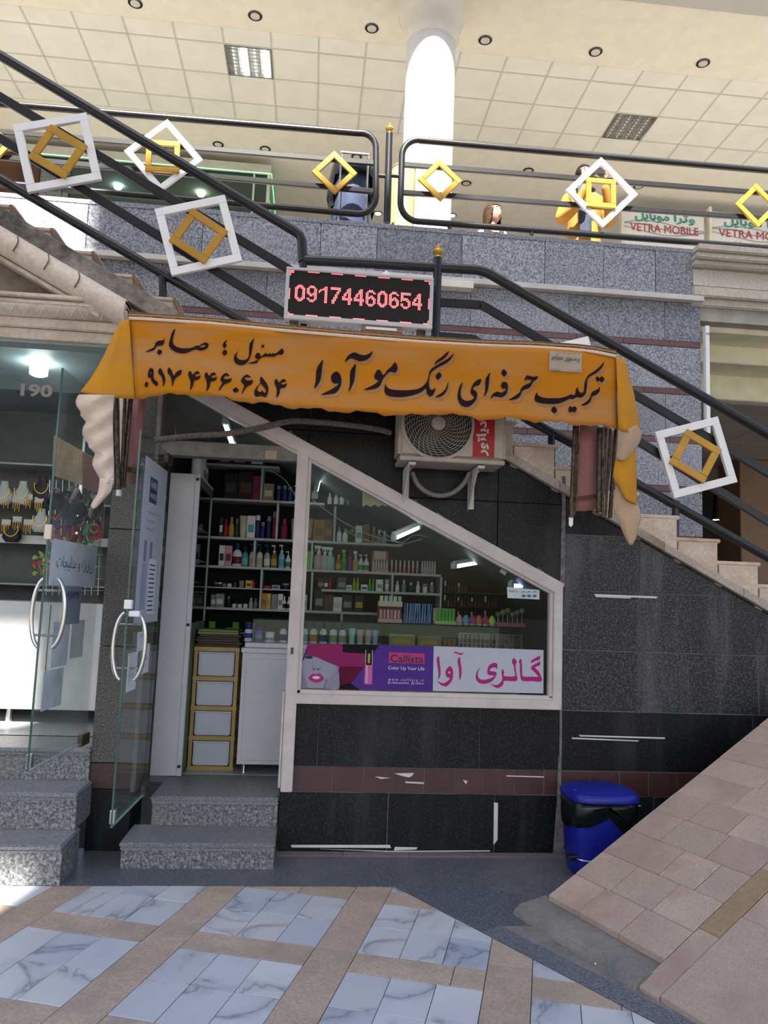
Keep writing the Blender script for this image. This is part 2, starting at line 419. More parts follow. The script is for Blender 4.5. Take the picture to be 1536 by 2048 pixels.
# speckled apron between court and shops, the narrow band along the court's slanted edge
ap = [(-6, YT), (d1[0]+(YT-d1[1])*dv.x/dv.y, YT)]
k0 = ap[1]
band = 0.13
q1 = (k0[0]+dv.x*3.2, k0[1]+dv.y*3.2)
q2 = (q1[0]+DN[0]*band, q1[1]+DN[1]*band)
s_ = ((G(1010, 1850).x-k0[0])*dv.x+(G(1010, 1850).y-k0[1])*dv.y)
q3 = (k0[0]+dv.x*s_+DN[0]*band, k0[1]+dv.y*s_+DN[1]*band)
e3 = (k0[0]+dv.x*s_, k0[1]+dv.y*s_)
MB().prism([(p[0], p[1], -0.02) for p in ((-6, YT+0.002), (k0[0], k0[1]+0.002), (e3[0]+0.002, e3[1]), q3, (3.4, q3[1]), (3.4, 0.05), (-6, 0.05))], (0, 0, 0.022)).out('terrazzo_apron', M_TERR, floor)
slab('terrazzo_strip', [q3, (k0[0]+dv.x*s_, k0[1]+dv.y*s_), q1, q2], -0.02, 0.002, M_TERR, floor, 0.001, 0)
slab('concrete_patch', [q3, q2, (3.4, q2[1]), (3.4, q3[1])], -0.02, 0.001, M_CONC, floor, 0.0, 0)
M_SKIRT = stone('mauve_skirting', (0.17, 0.135, 0.14), (0.12, 0.1, 0.105), 0.7, 4, 60, 0.2)
for xa in [-0.13+i*0.42 for i in range(5)]:             # low pinkish course at the foot of the wall
    slab('skirting_slab', [(xa, -0.085), (min(xa+0.42, 1.72), -0.085), (min(xa+0.42, 1.72), -0.01), (xa, -0.01)], -0.01, 0.012, M_SKIRT, floor, 0.001)

# ================================================================== RAMP
RP = Vector((1.33, -0.95, 0.08)); RE = Vector((0.27, -0.69, 0)).normalized(); RU = Vector((-RE.y, RE.x, 0)); RK = 0.485
def rp(s, t_, h=0.0): return RP+RU*s+RE*t_+Vector((0, 0, RK*s+h))
ramp_o = empty('stone_ramp', rp(0, 0.4)); tag(ramp_o, 'steep beige stone ramp rising to the right in front of the dark wall', 'ramp')
def rpoly(pts, h0, h1): return MB().prism([rp(s, t_, h0) for s, t_ in pts], (0, 0, h1-h0))
m_ = MB(); m_.add([rp(-0.0,0,-0.02), rp(2.6,0,-0.02), rp(2.6,4,-0.02), rp(0,4,-0.02)]+[Vector((rp(s,t_).x, rp(s,t_).y, -0.02)) for s, t_ in ((0,0),(2.6,0),(2.6,4),(0,4))],
    [(0,1,2,3),(7,6,5,4),(0,4,5,1),(1,5,6,2),(2,6,7,3),(3,7,4,0)])
m_.out('ramp_body', M_RAMP, ramp_o)
def rstone(s0, s1, t0, t1, mat=M_RAMP, nm='ramp_stone'):
    g = 0.0016; dz = random.uniform(-0.0015, 0.002)
    rpoly([(s0+g, t0+g), (s1-g, t0+g), (s1-g, t1-g), (s0+g, t1-g)], -0.018, 0.014+dz).out(nm, mat, ramp_o, bevel=0.003)
s = 0.0; row = 0
while s < 2.42:
    hgt = random.uniform(0.17, 0.2); t_ = 0.0; cuts = [0.0]
    while t_ < 0.78:
        t_ += random.uniform(0.22, 0.42); cuts.append(t_)
    if cuts[-1]-0.0 > 0.79 or 0.79-cuts[-2] < 0.12: cuts = cuts[:-1] if 0.79-cuts[-2] < 0.12 else cuts
    cuts[-1] = 0.79
    for a, b in zip(cuts, cuts[1:]): rstone(s, s+hgt, a, b)
    s += hgt; row += 1
s = -0.16
for k_, L in enumerate((0.37, 0.42, 0.42, 0.4, 0.42, 0.4, 0.3)): rstone(s, s+L, 0.79, 0.905, M_OCHRE if k_ == 1 else M_RAMP, 'border_stone'); s += L
s = -0.15
while s < 2.1:
    hgt = random.uniform(0.42, 0.6); t_ = 0.905
    while t_ < 2.6: L = random.uniform(0.5, 0.8); rstone(s, s+hgt, t_, t_+L); t_ += L
    s += hgt
# worn concrete lip under the lower edge
rows = []
for i in range(15):
    tt = -0.06+0.86*i/14; n1 = mnoise.noise((tt*9, 1, 0))*0.012; n2 = mnoise.noise((tt*17, 5, 0))*0.008
    b0 = RP+RE*tt
    rows.append([b0+RU*0.03+Vector((0,0,-0.012)), b0-RU*0.02+Vector((0,0,-0.02)), b0-RU*(0.135+n1)+Vector((0,0,-0.033+n2)), b0-RU*(0.175+n1)+Vector((0,0,-0.06)), b0-RU*(0.185+n1)+Vector((0,0,-0.085)), b0-RU*0.1+Vector((0,0,-0.09)), b0+RU*0.03+Vector((0,0,-0.09))])
m_ = MB().grid(rows); nc = 7; m_.f.append(tuple(range(nc))); m_.f.append(tuple(range(14*nc, 15*nc))[::-1])
m_.out('concrete_lip', M_CONC, ramp_o, smooth=True)

# ================================================================== SHOP FRONT WALL (dark granite)
wf = struct(empty('wall_front', (0.8, 0.06, 0)))
WX0, WX1 = -0.125, 1.695
box('wall_core', (-0.1, 1.69, 0.006, 0.2, 0, 0.92), M_GROUTL, wf)
def panel(poly, mat, nm, parent, y0=0.0, th=0.03, gap=0.0025, dy=None):
    q = inset(poly, gap)
    if len(q) < 3 or area(q) < 4e-4: return None
    dy = random.uniform(-0.003, 0.003) if dy is None else dy
    return MB().prism([(p[0], y0+dy, p[1]) for p in q], (0, th, 0)).out(nm, mat, parent, bevel=0.002)
def R4(x0, x1, z0, z1): return [(x0, z0), (x1, z0), (x1, z1), (x0, z1)]
def course(x0, x1, z0, z1, cuts, mat, nm, parent, clips=(), **kw):
    xs = [x0]+[c for c in cuts if x0 < c < x1]+[x1]
    for a, b in zip(xs, xs[1:]):
        p = R4(a, b, z0, z1)
        for n_, d_ in clips:
            p = clip(p, n_, d_)
            if len(p) < 3: break
        if len(p) >= 3: panel(p, mat, nm, parent, **kw)
XW = lambda px, py: W(px, py, 0).x
course(WX0, WX1, 0.0, 0.372, [0.57, 1.27], M_DARK, 'granite_panel', wf)
course(WX0, WX1, 0.372, 0.53, [WX0+0.13+0.199*i for i in range(10)], M_RED, 'red_tile', wf)
course(WX0, WX1, 0.53, 0.925, [0.1, 1.16], M_DARK, 'granite_panel', wf)
# right wing under the stair: four-decimetre courses cut off by the stair's slope
LSK = 0.516                                             # slope of the lower flight
def lsz(x): return 2.172-(x-2.226)*LSK                  # upper edge of the stringer trim
wr = struct(empty('wall_right', (2.6, 0.06, 0)))
cl = [((LSK, 1.0), lsz(0)-0.075)]
course(1.715, 5.9, 0.0, 0.372, [2.35, 3.0, 3.9, 4.8], M_DARK, 'granite_panel', wr, cl)
course(1.715, 5.9, 0.372, 0.53, [1.715+0.199*i for i in range(1, 21)], M_RED, 'red_tile', wr, cl)
course(1.715, 5.9, 0.53, 0.92, [3.05, 4.1], M_DARK, 'granite_panel', wr, cl)
course(1.715, 5.9, 0.92, 1.32, [3.1, 4.2], M_DARK2, 'granite_panel', wr, cl)
course(1.715, 5.9, 1.32, 1.72, [2.62, 3.6], M_DARK2, 'granite_panel', wr, cl)
course(1.715, 5.9, 1.72, 2.10, [2.25], M_DARK2, 'granite_panel', wr, cl)
course(1.715, 5.9, 2.10, 2.45, [2.3], M_DARK, 'granite_panel', wr, cl)
mc = MB(); cp = [(1.7, 0), (5.9, 0), (5.9, lsz(5.9)-0.08), (1.7, lsz(1.7)-0.08)]
mc.prism([(p[0], 0.006, p[1]) for p in cp], (0, 0.15, 0)).out('wall_core', M_GROUTL, wr)
# mortar run down the joint between the two, ending in a smeared foot
seam = MB().prism([(1.69,-0.006,1.76),(1.722,-0.006,1.76),(1.722,-0.006,2.5),(1.7,-0.006,2.5)], (0,0.02,0)).prism([(1.66,-0.007,0.0),(1.74,-0.007,0.0),(1.715,-0.007,0.36),(1.70,-0.007,0.62),(1.69,-0.007,0.62),(1.685,-0.007,0.36)], (0,0.02,0))
seam.out('mortar_seam', plain((0.17, 0.155, 0.145), 0.9, var=0.25, vs=25, key='smeared_mortar'), wr)
# paint scratches left on the stone
M_SCR = plain((0.62, 0.6, 0.6), 0.7, var=0.05, key='chipped_white_paint')
def scratch(px, parent, n):
    p = [W(x, y, -0.0075) for x, y in px]; MB().prism(p, (0, 0.0035, 0)).out('paint_scratch', M_SCR, parent)
for i, q in enumerate([[(582,1690),(780,1690),(782,1696),(583,1695)], [(790,1694),(835,1695),(833,1699),(788,1701)], [(640,1698),(780,1702),(980,1701),(980,1703),(780,1704)], [(788,1547),(828,1546),(825,1551),(818,1555),(805,1552)],
    [(750,1553),(780,1556),(762,1558)], [(810,1563),(848,1565),(847,1568),(812,1566)], [(926,1560),(935,1562),(932,1569)], [(1013,1551),(1088,1553),(1088,1555),(1013,1553)], [(988,1605),(996,1606),(995,1680),(987,1690)]]):
    scratch(q, wf, i)
for q in [[(1158,1470),(1330,1475),(1330,1478),(1160,1473)], [(1143,1475),(1278,1481),(1276,1483),(1145,1478)], [(1188,1188),(1315,1193),(1313,1197),(1190,1191)], [(1190,1191),(1262,1195),(1262,1197),(1192,1194)], [(1130,1612),(1282,1611),(1282,1613),(1130,1614)]]:
    scratch(q, wr, 0)
# dark stone between the slanted window head and the stair
wu = struct(empty('wall_upper', (0.6, 0.06, 2.4)))
fa_, fb_ = W(436, 790, 0), W(1112, 1162, 0)             # upper edge of the slanted frame
sl = (fa_.z-fb_.z)/(fb_.x-fa_.x)
def fz(x): return fb_.z+(fb_.x-x)*sl
up_clips = [((-sl, -1.0), -(fz(0))), ((LSK, 1.0), lsz(0)-0.075), ((0, 1), 3.02)]
for a, b in ((-0.7, -0.05), (-0.05, 0.62), (0.62, 1.25), (1.25, 1.70)):
    for c, d in ((1.7, 2.3), (2.3, 2.72), (2.72, 3.1)):
        p = R4(a, b, c, d)
        for n_, d_ in up_clips:
            p = clip(p, n_, d_)
            if len(p) < 3: break
        if len(p) >= 3: panel(p, M_DARK, 'granite_panel', wu)
p = R4(-0.7, 1.7, 1.7, 3.05)
for n_, d_ in up_clips: p = clip(p, n_, d_)
MB().prism([(q[0], 0.028, q[1]) for q in p], (0, 0.05, 0)).out('wall_core', M_GROUT, wu)
# ragged mortar along the slanted frame
rag = MB()
for i in range(26):
    x = -0.45+i*0.078; zz = fz(x); h = 0.012+0.03*abs(mnoise.noise((x*7, 3, 1)))
    rag.prism([(x, -0.008, zz-0.01), (x+0.08, -0.008, zz-0.045), (x+0.08, -0.008, fz(x+0.08)+h*0.5), (x+0.04, -0.008, fz(x+0.04)+h)], (0, 0.02, 0))
rag.out('rough_mortar', plain((0.16, 0.14, 0.13), 0.95, var=0.3, vs=30, key='rough_mortar'), wu)

# ================================================================== PILLAR between the two doors
pl = struct(empty('trim_1', (-1.2, 0.05, 0))); pl['label'] = 'speckled grey granite pillar between the two glass doors'
PX0, PX1 = -1.31, -1.045
for z0, z1, mm in ((0.0, 0.37, M_DARK), (0.37, 0.53, M_RED), (0.53, 1.25, M_PILLAR), (1.25, 2.0, M_PILLAR), (2.0, 2.42, M_PILLAR), (2.42, 3.2, M_PILLAR)):
    MB().box(PX0+0.001, PX1, 0.0, 0.34, z0+0.002, z1-0.002).out('pillar_block', mm, pl, bevel=0.003)
text_on('street_number', '۱۸۰۳', (-1.16, -0.002, 2.415), EX, EZ, 0.10, M_SCR, pl, 0.01, 0.028)

# ================================================================== DOOR STEPS
def steps(name, label, x0, x1, spec):
    e = tag(empty(name, ((x0+x1)/2, -0.2, 0)), label, 'steps')
    for (ya, yb, z0, z1, xl, xr) in spec:
        th = 0.045
        MB().box(xl+0.012, xr-0.004, ya+0.02, yb, z0, z1-th).out('riser', M_STEP, e, bevel=0.002)
        MB().box(xl, xr, ya, yb, z1-th*0.55, z1).out('tread', M_TREAD, e, bevel=0.008, seg=2)
        MB().box(xl+0.006, xr-0.002, ya+0.01, yb, z1-th, z1-th*0.55-0.002).out('tread_moulding', M_TREAD, e, bevel=0.005, seg=2)
    return e
steps('door_steps', 'two speckled grey granite steps below the cosmetics shop door', -1.02, -0.13, [(-0.33, 0.05, 0.0, 0.15, -1.03, -0.13), (0.0, 0.62, 0.15, 0.33, -0.93, -0.13)])
steps('shop_steps', 'three worn granite steps of the neighbouring shop at the far left', -3.0, -1.3, [(-0.60, -0.25, 0.0, 0.215, -3.2, -1.27), (-0.33, 0.0, 0.215, 0.425, -3.2, -1.285), (-0.04, 0.4, 0.425, 0.62, -3.2, -1.305)])

# ================================================================== STAIR behind and above the shop
st = struct(empty('staircase', (1.0, 0.8, 0))); st['label'] = 'cream stone staircase with a landing running above the shop'
M_NOSE = stone('brown_nosing', (0.22, 0.13, 0.07), (0.15, 0.09, 0.05), 0.6, 6, 60, 0.2)
SY0, SY1 = 0.02, 1.56
ZL = 3.03
RISE, RUN = 0.1515, 0.2935
n0x, n0z = 2.834, 2.116                                 # one nose of the lower flight
k = 0
for i in range(-8, 12):
    x = n0x+RUN*i; z = n0z-RISE*i
    if z > ZL-0.05 or z < 0.2: continue
    MB().box(x-RUN-0.03, x-0.018, SY0, SY1, z-RISE-0.03, z-0.03).out('step_block', M_CREAM, st, bevel=0.003)
    MB().box(x-RUN-0.03, x+0.012, SY0-0.01, SY1, z-0.029, z).out('step_tread', M_CREAM, st, bevel=0.007, seg=2)
MB().box(-0.2, 0.94, SY0, SY1, ZL-0.2, ZL-0.03).out('landing', M_CREAM, st, bevel=0.003)
MB().box(-0.2, 0.97, SY0-0.01, SY1, ZL-0.029, ZL).out('landing_top', M_CREAM, st, bevel=0.005)
un = [(-0.711, 3.443), (-0.986, 3.565), (-1.264, 3.709), (-1.549, 3.850), (-1.826, 4.008)]
for i in range(-2, 9):
    x = -0.711-0.2785*i; z = 3.443+0.141*i
    MB().box(x-0.31, x-0.015, SY0, SY1, z-0.17, z-0.028).out('step_block', M_CREAM, st, bevel=0.003)
    MB().box(x-0.31, x+0.012, SY0-0.01, SY1, z-0.027, z).out('step_tread', M_CREAM, st, bevel=0.007, seg=2)
    MB().beam((x-0.012, SY0-0.012, z-0.005), (x+0.055, SY0-0.012, z-0.15), 0.02, 0.022, (0, 1, 0)).out('brown_nosing', M_NOSE, st, bevel=0.004)
# slanted stringer trims
def trim_bar(name, xa, za, xb, zb, h, y0, y1, mat, parent, bev=0.004):
    return MB().prism([(xa, y0, za), (xb, y0, zb), (xb, y0, zb-h), (xa, y0, za-h)], (0, y1-y0, 0)).out(name, mat, parent, bevel=bev)
M_TRIM = stone('stringer_stone', (0.42, 0.37, 0.33), (0.33, 0.27, 0.22), 0.7, 4, 50, 0.2, (0.2, 0.14, 0.1), 2.5)
t2 = struct(empty('trim_2', (2.3, 0, lsz(2.3)))); t2['label'] = 'pale stone edging along the lower stair flight'
x = 0.95
while x < 5.9:
    L = random.uniform(0.5, 0.75); trim_bar('edging_stone', x+0.002, lsz(x), min(x+L, 5.95), lsz(min(x+L, 5.95)), 0.062, -0.03, 0.05, M_TRIM, t2); x += L
# balustrade of fitted stone pieces filling the triangle between edging and treads
for i in range(-6, 12):
    x = n0x+RUN*i; z = n0z-RISE*i
    if z > ZL: continue
    MB().prism([(x-RUN-0.01, 0.0, z-0.03), (x-0.02, 0.0, z-0.03), (x-0.02, 0.0, lsz(x)-0.04), (x-RUN-0.01, 0.0, lsz(x-RUN)-0.04)], (0, 0.03, 0)).out('side_piece', M_CREAM, st, bevel=0.002)
# upper flight: stained slanted cornice over the neighbouring shop, with the level cornice below
M_STAIN = stone('stained_plaster', (0.3, 0.27, 0.24), (0.1, 0.09, 0.085), 0.9, 7, 40, 0.6, (0.01, 0.01, 0.01), 3.2)
M_CORN = stone('cornice_stone', (0.72, 0.62, 0.52), (0.6, 0.5, 0.4), 0.75, 4, 40, 0.35, (0.36, 0.26, 0.18), 1.2, tone=0.08)
t3 = struct(empty('trim_3', (-1.9, -0.1, 3.2))); t3['label'] = 'weathered carved cornice over the neighbouring shop'
us_ = 0.528
def uz(x): return 3.443+(-0.711-x)*us_-0.12
trim_bar('stained_edge', -3.4, uz(-3.4), -0.95, uz(-0.95), 0.13, -0.1, 0.06, M_STAIN, t3, 0.006)
prof = [(0.0, -0.12), (-0.10, -0.125), (-0.14, -0.15), (-0.165, -0.19), (-0.17, -0.23), (-0.155, -0.275), (-0.12, -0.305), (-0.085, -0.315), (0.0, -0.315)]
m_ = MB().grid([[(x, y, uz(x)+dz_) for y, dz_ in prof] for x in (-3.4, -2.9, -2.4, -1.9, -1.6, -1.28)]); m_.f.append(tuple(range(9))); m_.f.append(tuple(range(45, 54))[::-1])
m_.out('slanted_moulding', M_CORN, t3, smooth=True)
for i in range(9):
    x = -3.2+i*0.2; z_ = uz(x)-0.2
    MB().tube(spline([(x, -0.168, z_-0.06), (x+0.03, -0.176, z_), (x+0.02, -0.165, z_+0.045)], 4), 0.005, 5).out('carved_sprig', M_NOSE, t3, smooth=True)
trim_bar('slanted_fillet', -3.4, uz(-3.4)-0.32, -1.45, uz(-1.45)-0.32, 0.03, -0.11, 0.0, M_CORN, t3, 0.006)
MB().prism([(-3.4, 0.03, 3.5), (-1.3, 0.03, 3.5), (-1.3, 0.03, uz(-1.3)), (-3.4, 0.03, uz(-3.4))], (0, 0.1, 0)).out('tympanum', plain((0.2, 0.17, 0.14), 0.9, var=0.25, key='brown_plaster'), t3)  # one even dark brown plaster
cz = 3.22
for z0, z1, yy, bv in ((cz, cz+0.07, -0.02, 0.004), (cz+0.072, cz+0.14, -0.045, 0.006), (cz+0.2, cz+0.235, -0.12, 0.01), (cz+0.24, cz+0.27, -0.14, 0.006)):
    MB().box(-3.4, -1.28, yy, 0.1, z0, z1).out('level_moulding', M_CORN, t3, bevel=bv, seg=2)
rows = []
for i in range(2):
    rows.append([((-3.4, -1.27)[i], -0.05-0.06*math.sin(a*math.pi/12)**1, cz+0.14+0.06*a/6) for a in range(7)])
m_ = MB().grid(rows); m_.out('ovolo', M_CORN, t3, smooth=True, solid=0.01)
for i in range(22):                                     # leaf pattern carved in the ovolo
    x = -3.35+i*0.095
    MB().tube([(x, -0.066, cz+0.142), (x+0.02, -0.1, cz+0.165), (x+0.05, -0.114, cz+0.195), (x+0.07, -0.1, cz+0.168), (x+0.09, -0.066, cz+0.142)], 0.005, 5).out('carved_leaf', M_CORN, t3, smooth=True)

# ================================================================== BALCONY
wb = struct(empty('wall_back', (1.0, 1.7, 2.7)))
BX0, BX1, BY = -4.2, 3.56, 1.6
MB().box(-1.2, BX1-0.03, BY+0.008, BY+0.3, 1.2, 4.98).box(BX0, -1.2, BY+0.008, BY+0.3, 3.3, 4.98).out('wall_core', M_GROUTL, wb)
course(BX0, BX1, 4.56, 5.0, [-3.2, -2.1, -1.1, -0.05, 0.464, 1.25, 2.035, 2.6, 3.104], M_BLUE, 'granite_panel', wb, y0=BY-0.03, th=0.06)
MB().box(BX0, BX1, BY-0.035, BY+0.3, 4.985, 5.03).out('parapet_cap', M_BLUE, wb, bevel=0.004)
MB().box(BX0, BX1, BY-0.075, BY, 4.505, 4.555).out('white_ledge', plain((0.6, 0.58, 0.55), 0.6, var=0.08, key='ledge_stone'), wb, bevel=0.004)
MB().box(0.42, 1.35, BY-0.12, BY-0.02, 4.44, 4.505).out('ledge_box', M_PLASTER, wb, bevel=0.004)
zt = 4.505
for i in range(6):
    zb_ = 4.125-0.46*i
    xl_ = BX0 if zb_ > 3.3 else -1.2
    course(xl_, BX1, zb_, zt, [-3.3+0.4*(i % 2)+0.93*j for j in range(8)], M_BLUE, 'granite_panel', wb, y0=BY)
    course(xl_, BX1, zb_-0.055, zb_, [-3.5+0.2*(i % 2)+0.45*j for j in range(16)], M_REDL, 'red_band', wb, y0=BY)
    zt = zb_-0.055
bf = struct(box('floor_balcony', (-9, 10, BY+0.02, 12, 4.35, 4.6), plain((0.38, 0.355, 0.31), 0.5, var=0.1, key='balcony_paving')))
# moulded end of the balcony slab at the right
tr4 = struct(empty('trim_4', (4.6, 1.6, 4.4))); tr4['label'] = 'cream moulded fascia of the balcony slab at the right edge'
for z0, z1, yy in ((4.48, 4.56, BY-0.02), (4.56, 4.66, BY-0.06), (4.66, 4.84, BY-0.04), (4.84, 4.9, BY-0.10), (4.9, 4.96, BY-0.14), (4.96, 5.03, BY-0.17)):
    MB().box(3.46, 9, yy, BY+0.4, z0, z1).out('moulding', stone('fascia_%d' % int(z0*100), (0.6, 0.56, 0.5), (0.5, 0.45, 0.4), 0.7, 3, 40, 0.15), tr4, bevel=0.012, seg=2)

# ================================================================== BALCONY CEILING
ZC = 8.6
ce = struct(empty('ceiling', (1, 5, ZC)))
MB().box(-9, 10, 2.24, 14, ZC+0.06, ZC+0.2).out('ceiling_slab', M_PLASTER, ce)
MB().box(-9, 10, 2.74, 3.86, ZC, ZC+0.06).out('plaster_band', M_PLASTER, ce)
MB().box(-9, 10, 5.72, 12.5, ZC, ZC+0.06).out('plaster_band', M_PLASTER, ce)
MB().box(-9, 10, 2.24, 2.74, ZC-0.03, ZC+0.06).out('edge_beam', plain((0.5, 0.49, 0.47), 0.9, var=0.03, key='grey_plaster'), ce)
M_GRIDB = plain((0.55, 0.55, 0.5), 0.6, var=0.02, key='ceiling_runner')
LIGHTC = [(-1.135, 4.45), None]
gx0, gy0 = -1.42, 4.165
cells = {}
y = 3.86
ys = [3.86, gy0, gy0+0.585, gy0+1.17, 5.72]
for j in range(4):
    for i in range(-12, 14):
        xa = gx0+i*0.605; xb = xa+0.605
        if (i, j) in ((0, 1), (9, 2)): continue
        MB().box(xa+0.009, xb-0.009, ys[j]+0.009, ys[j+1]-0.009, ZC+0.012, ZC+0.03).out('ceiling_tile', M_CEIL, ce)
for i in range(-12, 15): MB().box(gx0+i*0.605-0.011, gx0+i*0.605+0.011, 3.86, 5.72, ZC+0.006, ZC+0.014).out('ceiling_runner', M_GRIDB, ce)
for yy in ys: MB().box(-9, 10, yy-0.011, yy+0.011, ZC+0.005, ZC+0.013).out('ceiling_runner', M_GRIDB, ce)
def louvre(cx, cy, on, label):
    e = tag(empty('ceiling_light', (cx, cy, ZC)), label, 'ceiling light')
    MB().box(cx-0.3, cx+0.3, cy-0.29, cy+0.29, ZC+0.05, ZC+0.058).out('housing', plain((0.55, 0.54, 0.5), 0.3, 0.3, key='lamp_housing'), e)
    f = MB()
    for a in (-1, 1): f.box(cx+a*0.29-0.012, cx+a*0.29+0.012, cy-0.29, cy+0.29, ZC-0.004, ZC+0.05); f.box(cx-0.278, cx+0.278, cy+a*0.278-0.012, cy+a*0.278+0.012, ZC-0.004, ZC+0.05)
    f.out('frame', M_CHROME, e)
    for i in range(4):
        x = cx-0.21+i*0.14
        MB().tube([(x, cy-0.27, ZC+0.035), (x, cy+0.27, ZC+0.035)], 0.013, 8).out('tube_lamp', emit((0.85, 0.95, 1.0), 14.0, 'lit_tube') if (on and i % 2) else M_WHITE, e, smooth=True)
    g = plain((0.5, 0.49, 0.46), 0.3, 0.6, key='louvre_metal')
    for i in range(1, 8): MB().box(cx-0.275, cx+0.275, cy-0.278+i*0.0695-0.002, cy-0.278+i*0.0695+0.002, ZC, ZC+0.025).out('louvre_blade', g, e)
    for i in range(1, 4): MB().box(cx-0.28+i*0.14-0.006, cx-0.28+i*0.14+0.006, cy-0.278, cy+0.278, ZC, ZC+0.025).out('louvre_blade', g, e)
    return e
louvre(gx0+0.3025, gy0+0.2925, True, 'square louvred ceiling light with two lit tubes at the upper left')
louvre(gx0+9*0.605+0.3025, gy0+0.8775, False, 'unlit square louvred ceiling light above the right balcony')
def downlight(cx, cy, label, on=False):
    e = tag(empty('downlight', (cx, cy, ZC)), label, 'downlight', 'recessed downlights in the balcony ceiling')
    MB().lathe([(0.075, -0.002), (0.085, -0.012), (0.068, -0.02), (0.06, -0.004)], (cx, cy, ZC), 20).out('ring', M_BLACK, e, smooth=True)
    MB().lathe([(0.058, -0.002), (0.058, -0.016), (0.02, -0.024)], (cx, cy, ZC), 16).out('lamp_face', emit((1, 0.95, 0.85), 6.0, 'lit_downlight') if on else plain((0.6, 0.59, 0.55), 0.3, key='lamp_glass'), e, smooth=True)
for i in range(6):
    downlight(-2.406+1.421*i, 3.61, 'round black-rimmed downlight, %s from the left in the front row' % ORD[i])
for i, (x, y, on) in enumerate([(-2.9, 6.4, 0), (-1.75, 6.4, 0), (-1.02, 6.41, 0), (0.42, 6.40, 0), (2.29, 6.88, 0), (3.2, 6.35, 0), (5.12, 6.52, 0)]):
    downlight(x, y, 'round downlight behind the railing bars, %s from the left in the back row' % ORD[i], False)
for i, (px, py) in enumerate([(756, 426), (904, 430)]):
    g = G(px, py, ZC); downlight(g.x, g.y, 'small lit downlight glowing low beside the column, %s one' % ('left', 'right')[i], True)

# ================================================================== COLUMN
co = struct(empty('column', (1.1, 3.02, 4.6))); co['label'] = 'white plastered round column with a moulded capital'
cxm = (W(806, 300, 3.02).x+W(905, 300, 3.02).x)/2; cr_ = (W(905, 300, 3.02).x-W(806, 300, 3.02).x)/2
M_COLP = plain((0.72, 0.71, 0.7), 0.6, var=0.03, key='column_plaster')
MB().lathe([(cr_, 0), (cr_, 3.35)], (cxm, 3.02, 4.6), 40).out('shaft', M_COLP, co, smooth=True)
zc_ = W(860, 50, 2.75).z
MB().lathe([(cr_*1.02, -0.05), (cr_*1.08, 0.0), (cr_*1.14, 0.03), (cr_*1.12, 0.09), (cr_*1.25, 0.2), (cr_*1.3, 0.26), (cr_*1.4, 0.3), (cr_*1.4, ZC-zc_)], (cxm, 3.02, zc_), 40).out('capital', M_PLASTER, co, smooth=True)
MB().lathe([(cr_*0.998, -0.3), (cr_*0.998, 0.0)], (cxm, 3.02, zc_-0.05), 40).out('neck', M_COLP, co, smooth=True)
# ================================================================== BACK OF THE BALCONY
wbb = struct(empty('wall_far', (1, 11.5, 4.6)))
box('plaster_wall', (-9, 10, 12.4, 12.6, 4.6, 8.6), M_PLASTER, wbb)
# storey below, seen past the end of the stair at the right
lo = struct(empty('ceiling_lower', (5, 3, 4.0)))
M_GREENISH = plain((0.9, 0.87, 0.64), 0.85, var=0.05, key='lit_cream_plaster')  # bright yellow base stands in for indoor light on cream plaster
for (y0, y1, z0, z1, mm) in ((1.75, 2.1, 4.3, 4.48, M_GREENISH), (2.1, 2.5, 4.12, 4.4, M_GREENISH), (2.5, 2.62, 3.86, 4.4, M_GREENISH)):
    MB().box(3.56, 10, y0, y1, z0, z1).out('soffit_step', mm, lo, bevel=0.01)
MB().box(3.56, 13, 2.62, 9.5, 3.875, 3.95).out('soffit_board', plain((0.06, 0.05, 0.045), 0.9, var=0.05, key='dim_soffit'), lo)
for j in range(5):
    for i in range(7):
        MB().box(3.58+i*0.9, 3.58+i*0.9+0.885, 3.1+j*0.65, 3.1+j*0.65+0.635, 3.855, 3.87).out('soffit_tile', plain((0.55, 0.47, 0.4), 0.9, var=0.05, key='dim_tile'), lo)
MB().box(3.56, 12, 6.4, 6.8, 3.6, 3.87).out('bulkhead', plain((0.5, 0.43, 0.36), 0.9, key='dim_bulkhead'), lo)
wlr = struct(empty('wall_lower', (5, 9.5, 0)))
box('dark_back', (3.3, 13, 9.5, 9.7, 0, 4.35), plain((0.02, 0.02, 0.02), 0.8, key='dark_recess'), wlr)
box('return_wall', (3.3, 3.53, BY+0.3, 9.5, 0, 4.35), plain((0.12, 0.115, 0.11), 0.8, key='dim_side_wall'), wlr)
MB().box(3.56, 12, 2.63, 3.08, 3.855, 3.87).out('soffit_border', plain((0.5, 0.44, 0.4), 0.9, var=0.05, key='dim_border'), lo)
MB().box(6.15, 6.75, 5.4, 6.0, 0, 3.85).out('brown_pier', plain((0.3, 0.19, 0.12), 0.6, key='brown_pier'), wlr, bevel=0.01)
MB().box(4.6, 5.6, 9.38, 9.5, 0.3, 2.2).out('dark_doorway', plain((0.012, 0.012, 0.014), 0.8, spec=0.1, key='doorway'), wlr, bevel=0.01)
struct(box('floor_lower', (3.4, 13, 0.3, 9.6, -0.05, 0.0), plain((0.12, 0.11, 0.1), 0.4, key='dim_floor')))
for i, (px, py, yy) in enumerate(((1505, 945, 7.0), (1432, 1040, 8.6))):
    p = W(px, py, yy)
    e = tag(empty('spot_light', p), ('small bright spot light under the dark soffit at the right edge', 'small bright lamp glowing deep in the dark passage')[i], 'spot light')
    MB().lathe([(0.0, 0), (0.05, 0.0), (0.06, 0.02)], p, 14).out('lamp_face', emit((1, 0.95, 0.85), 25.0, 'spot_glow'), e)
    MB().lathe([(0.075, 0.005), (0.075, 0.04), (0.03, max(0.06, 3.85-p.z))], p, 14).out('holder', M_BLACK, e)

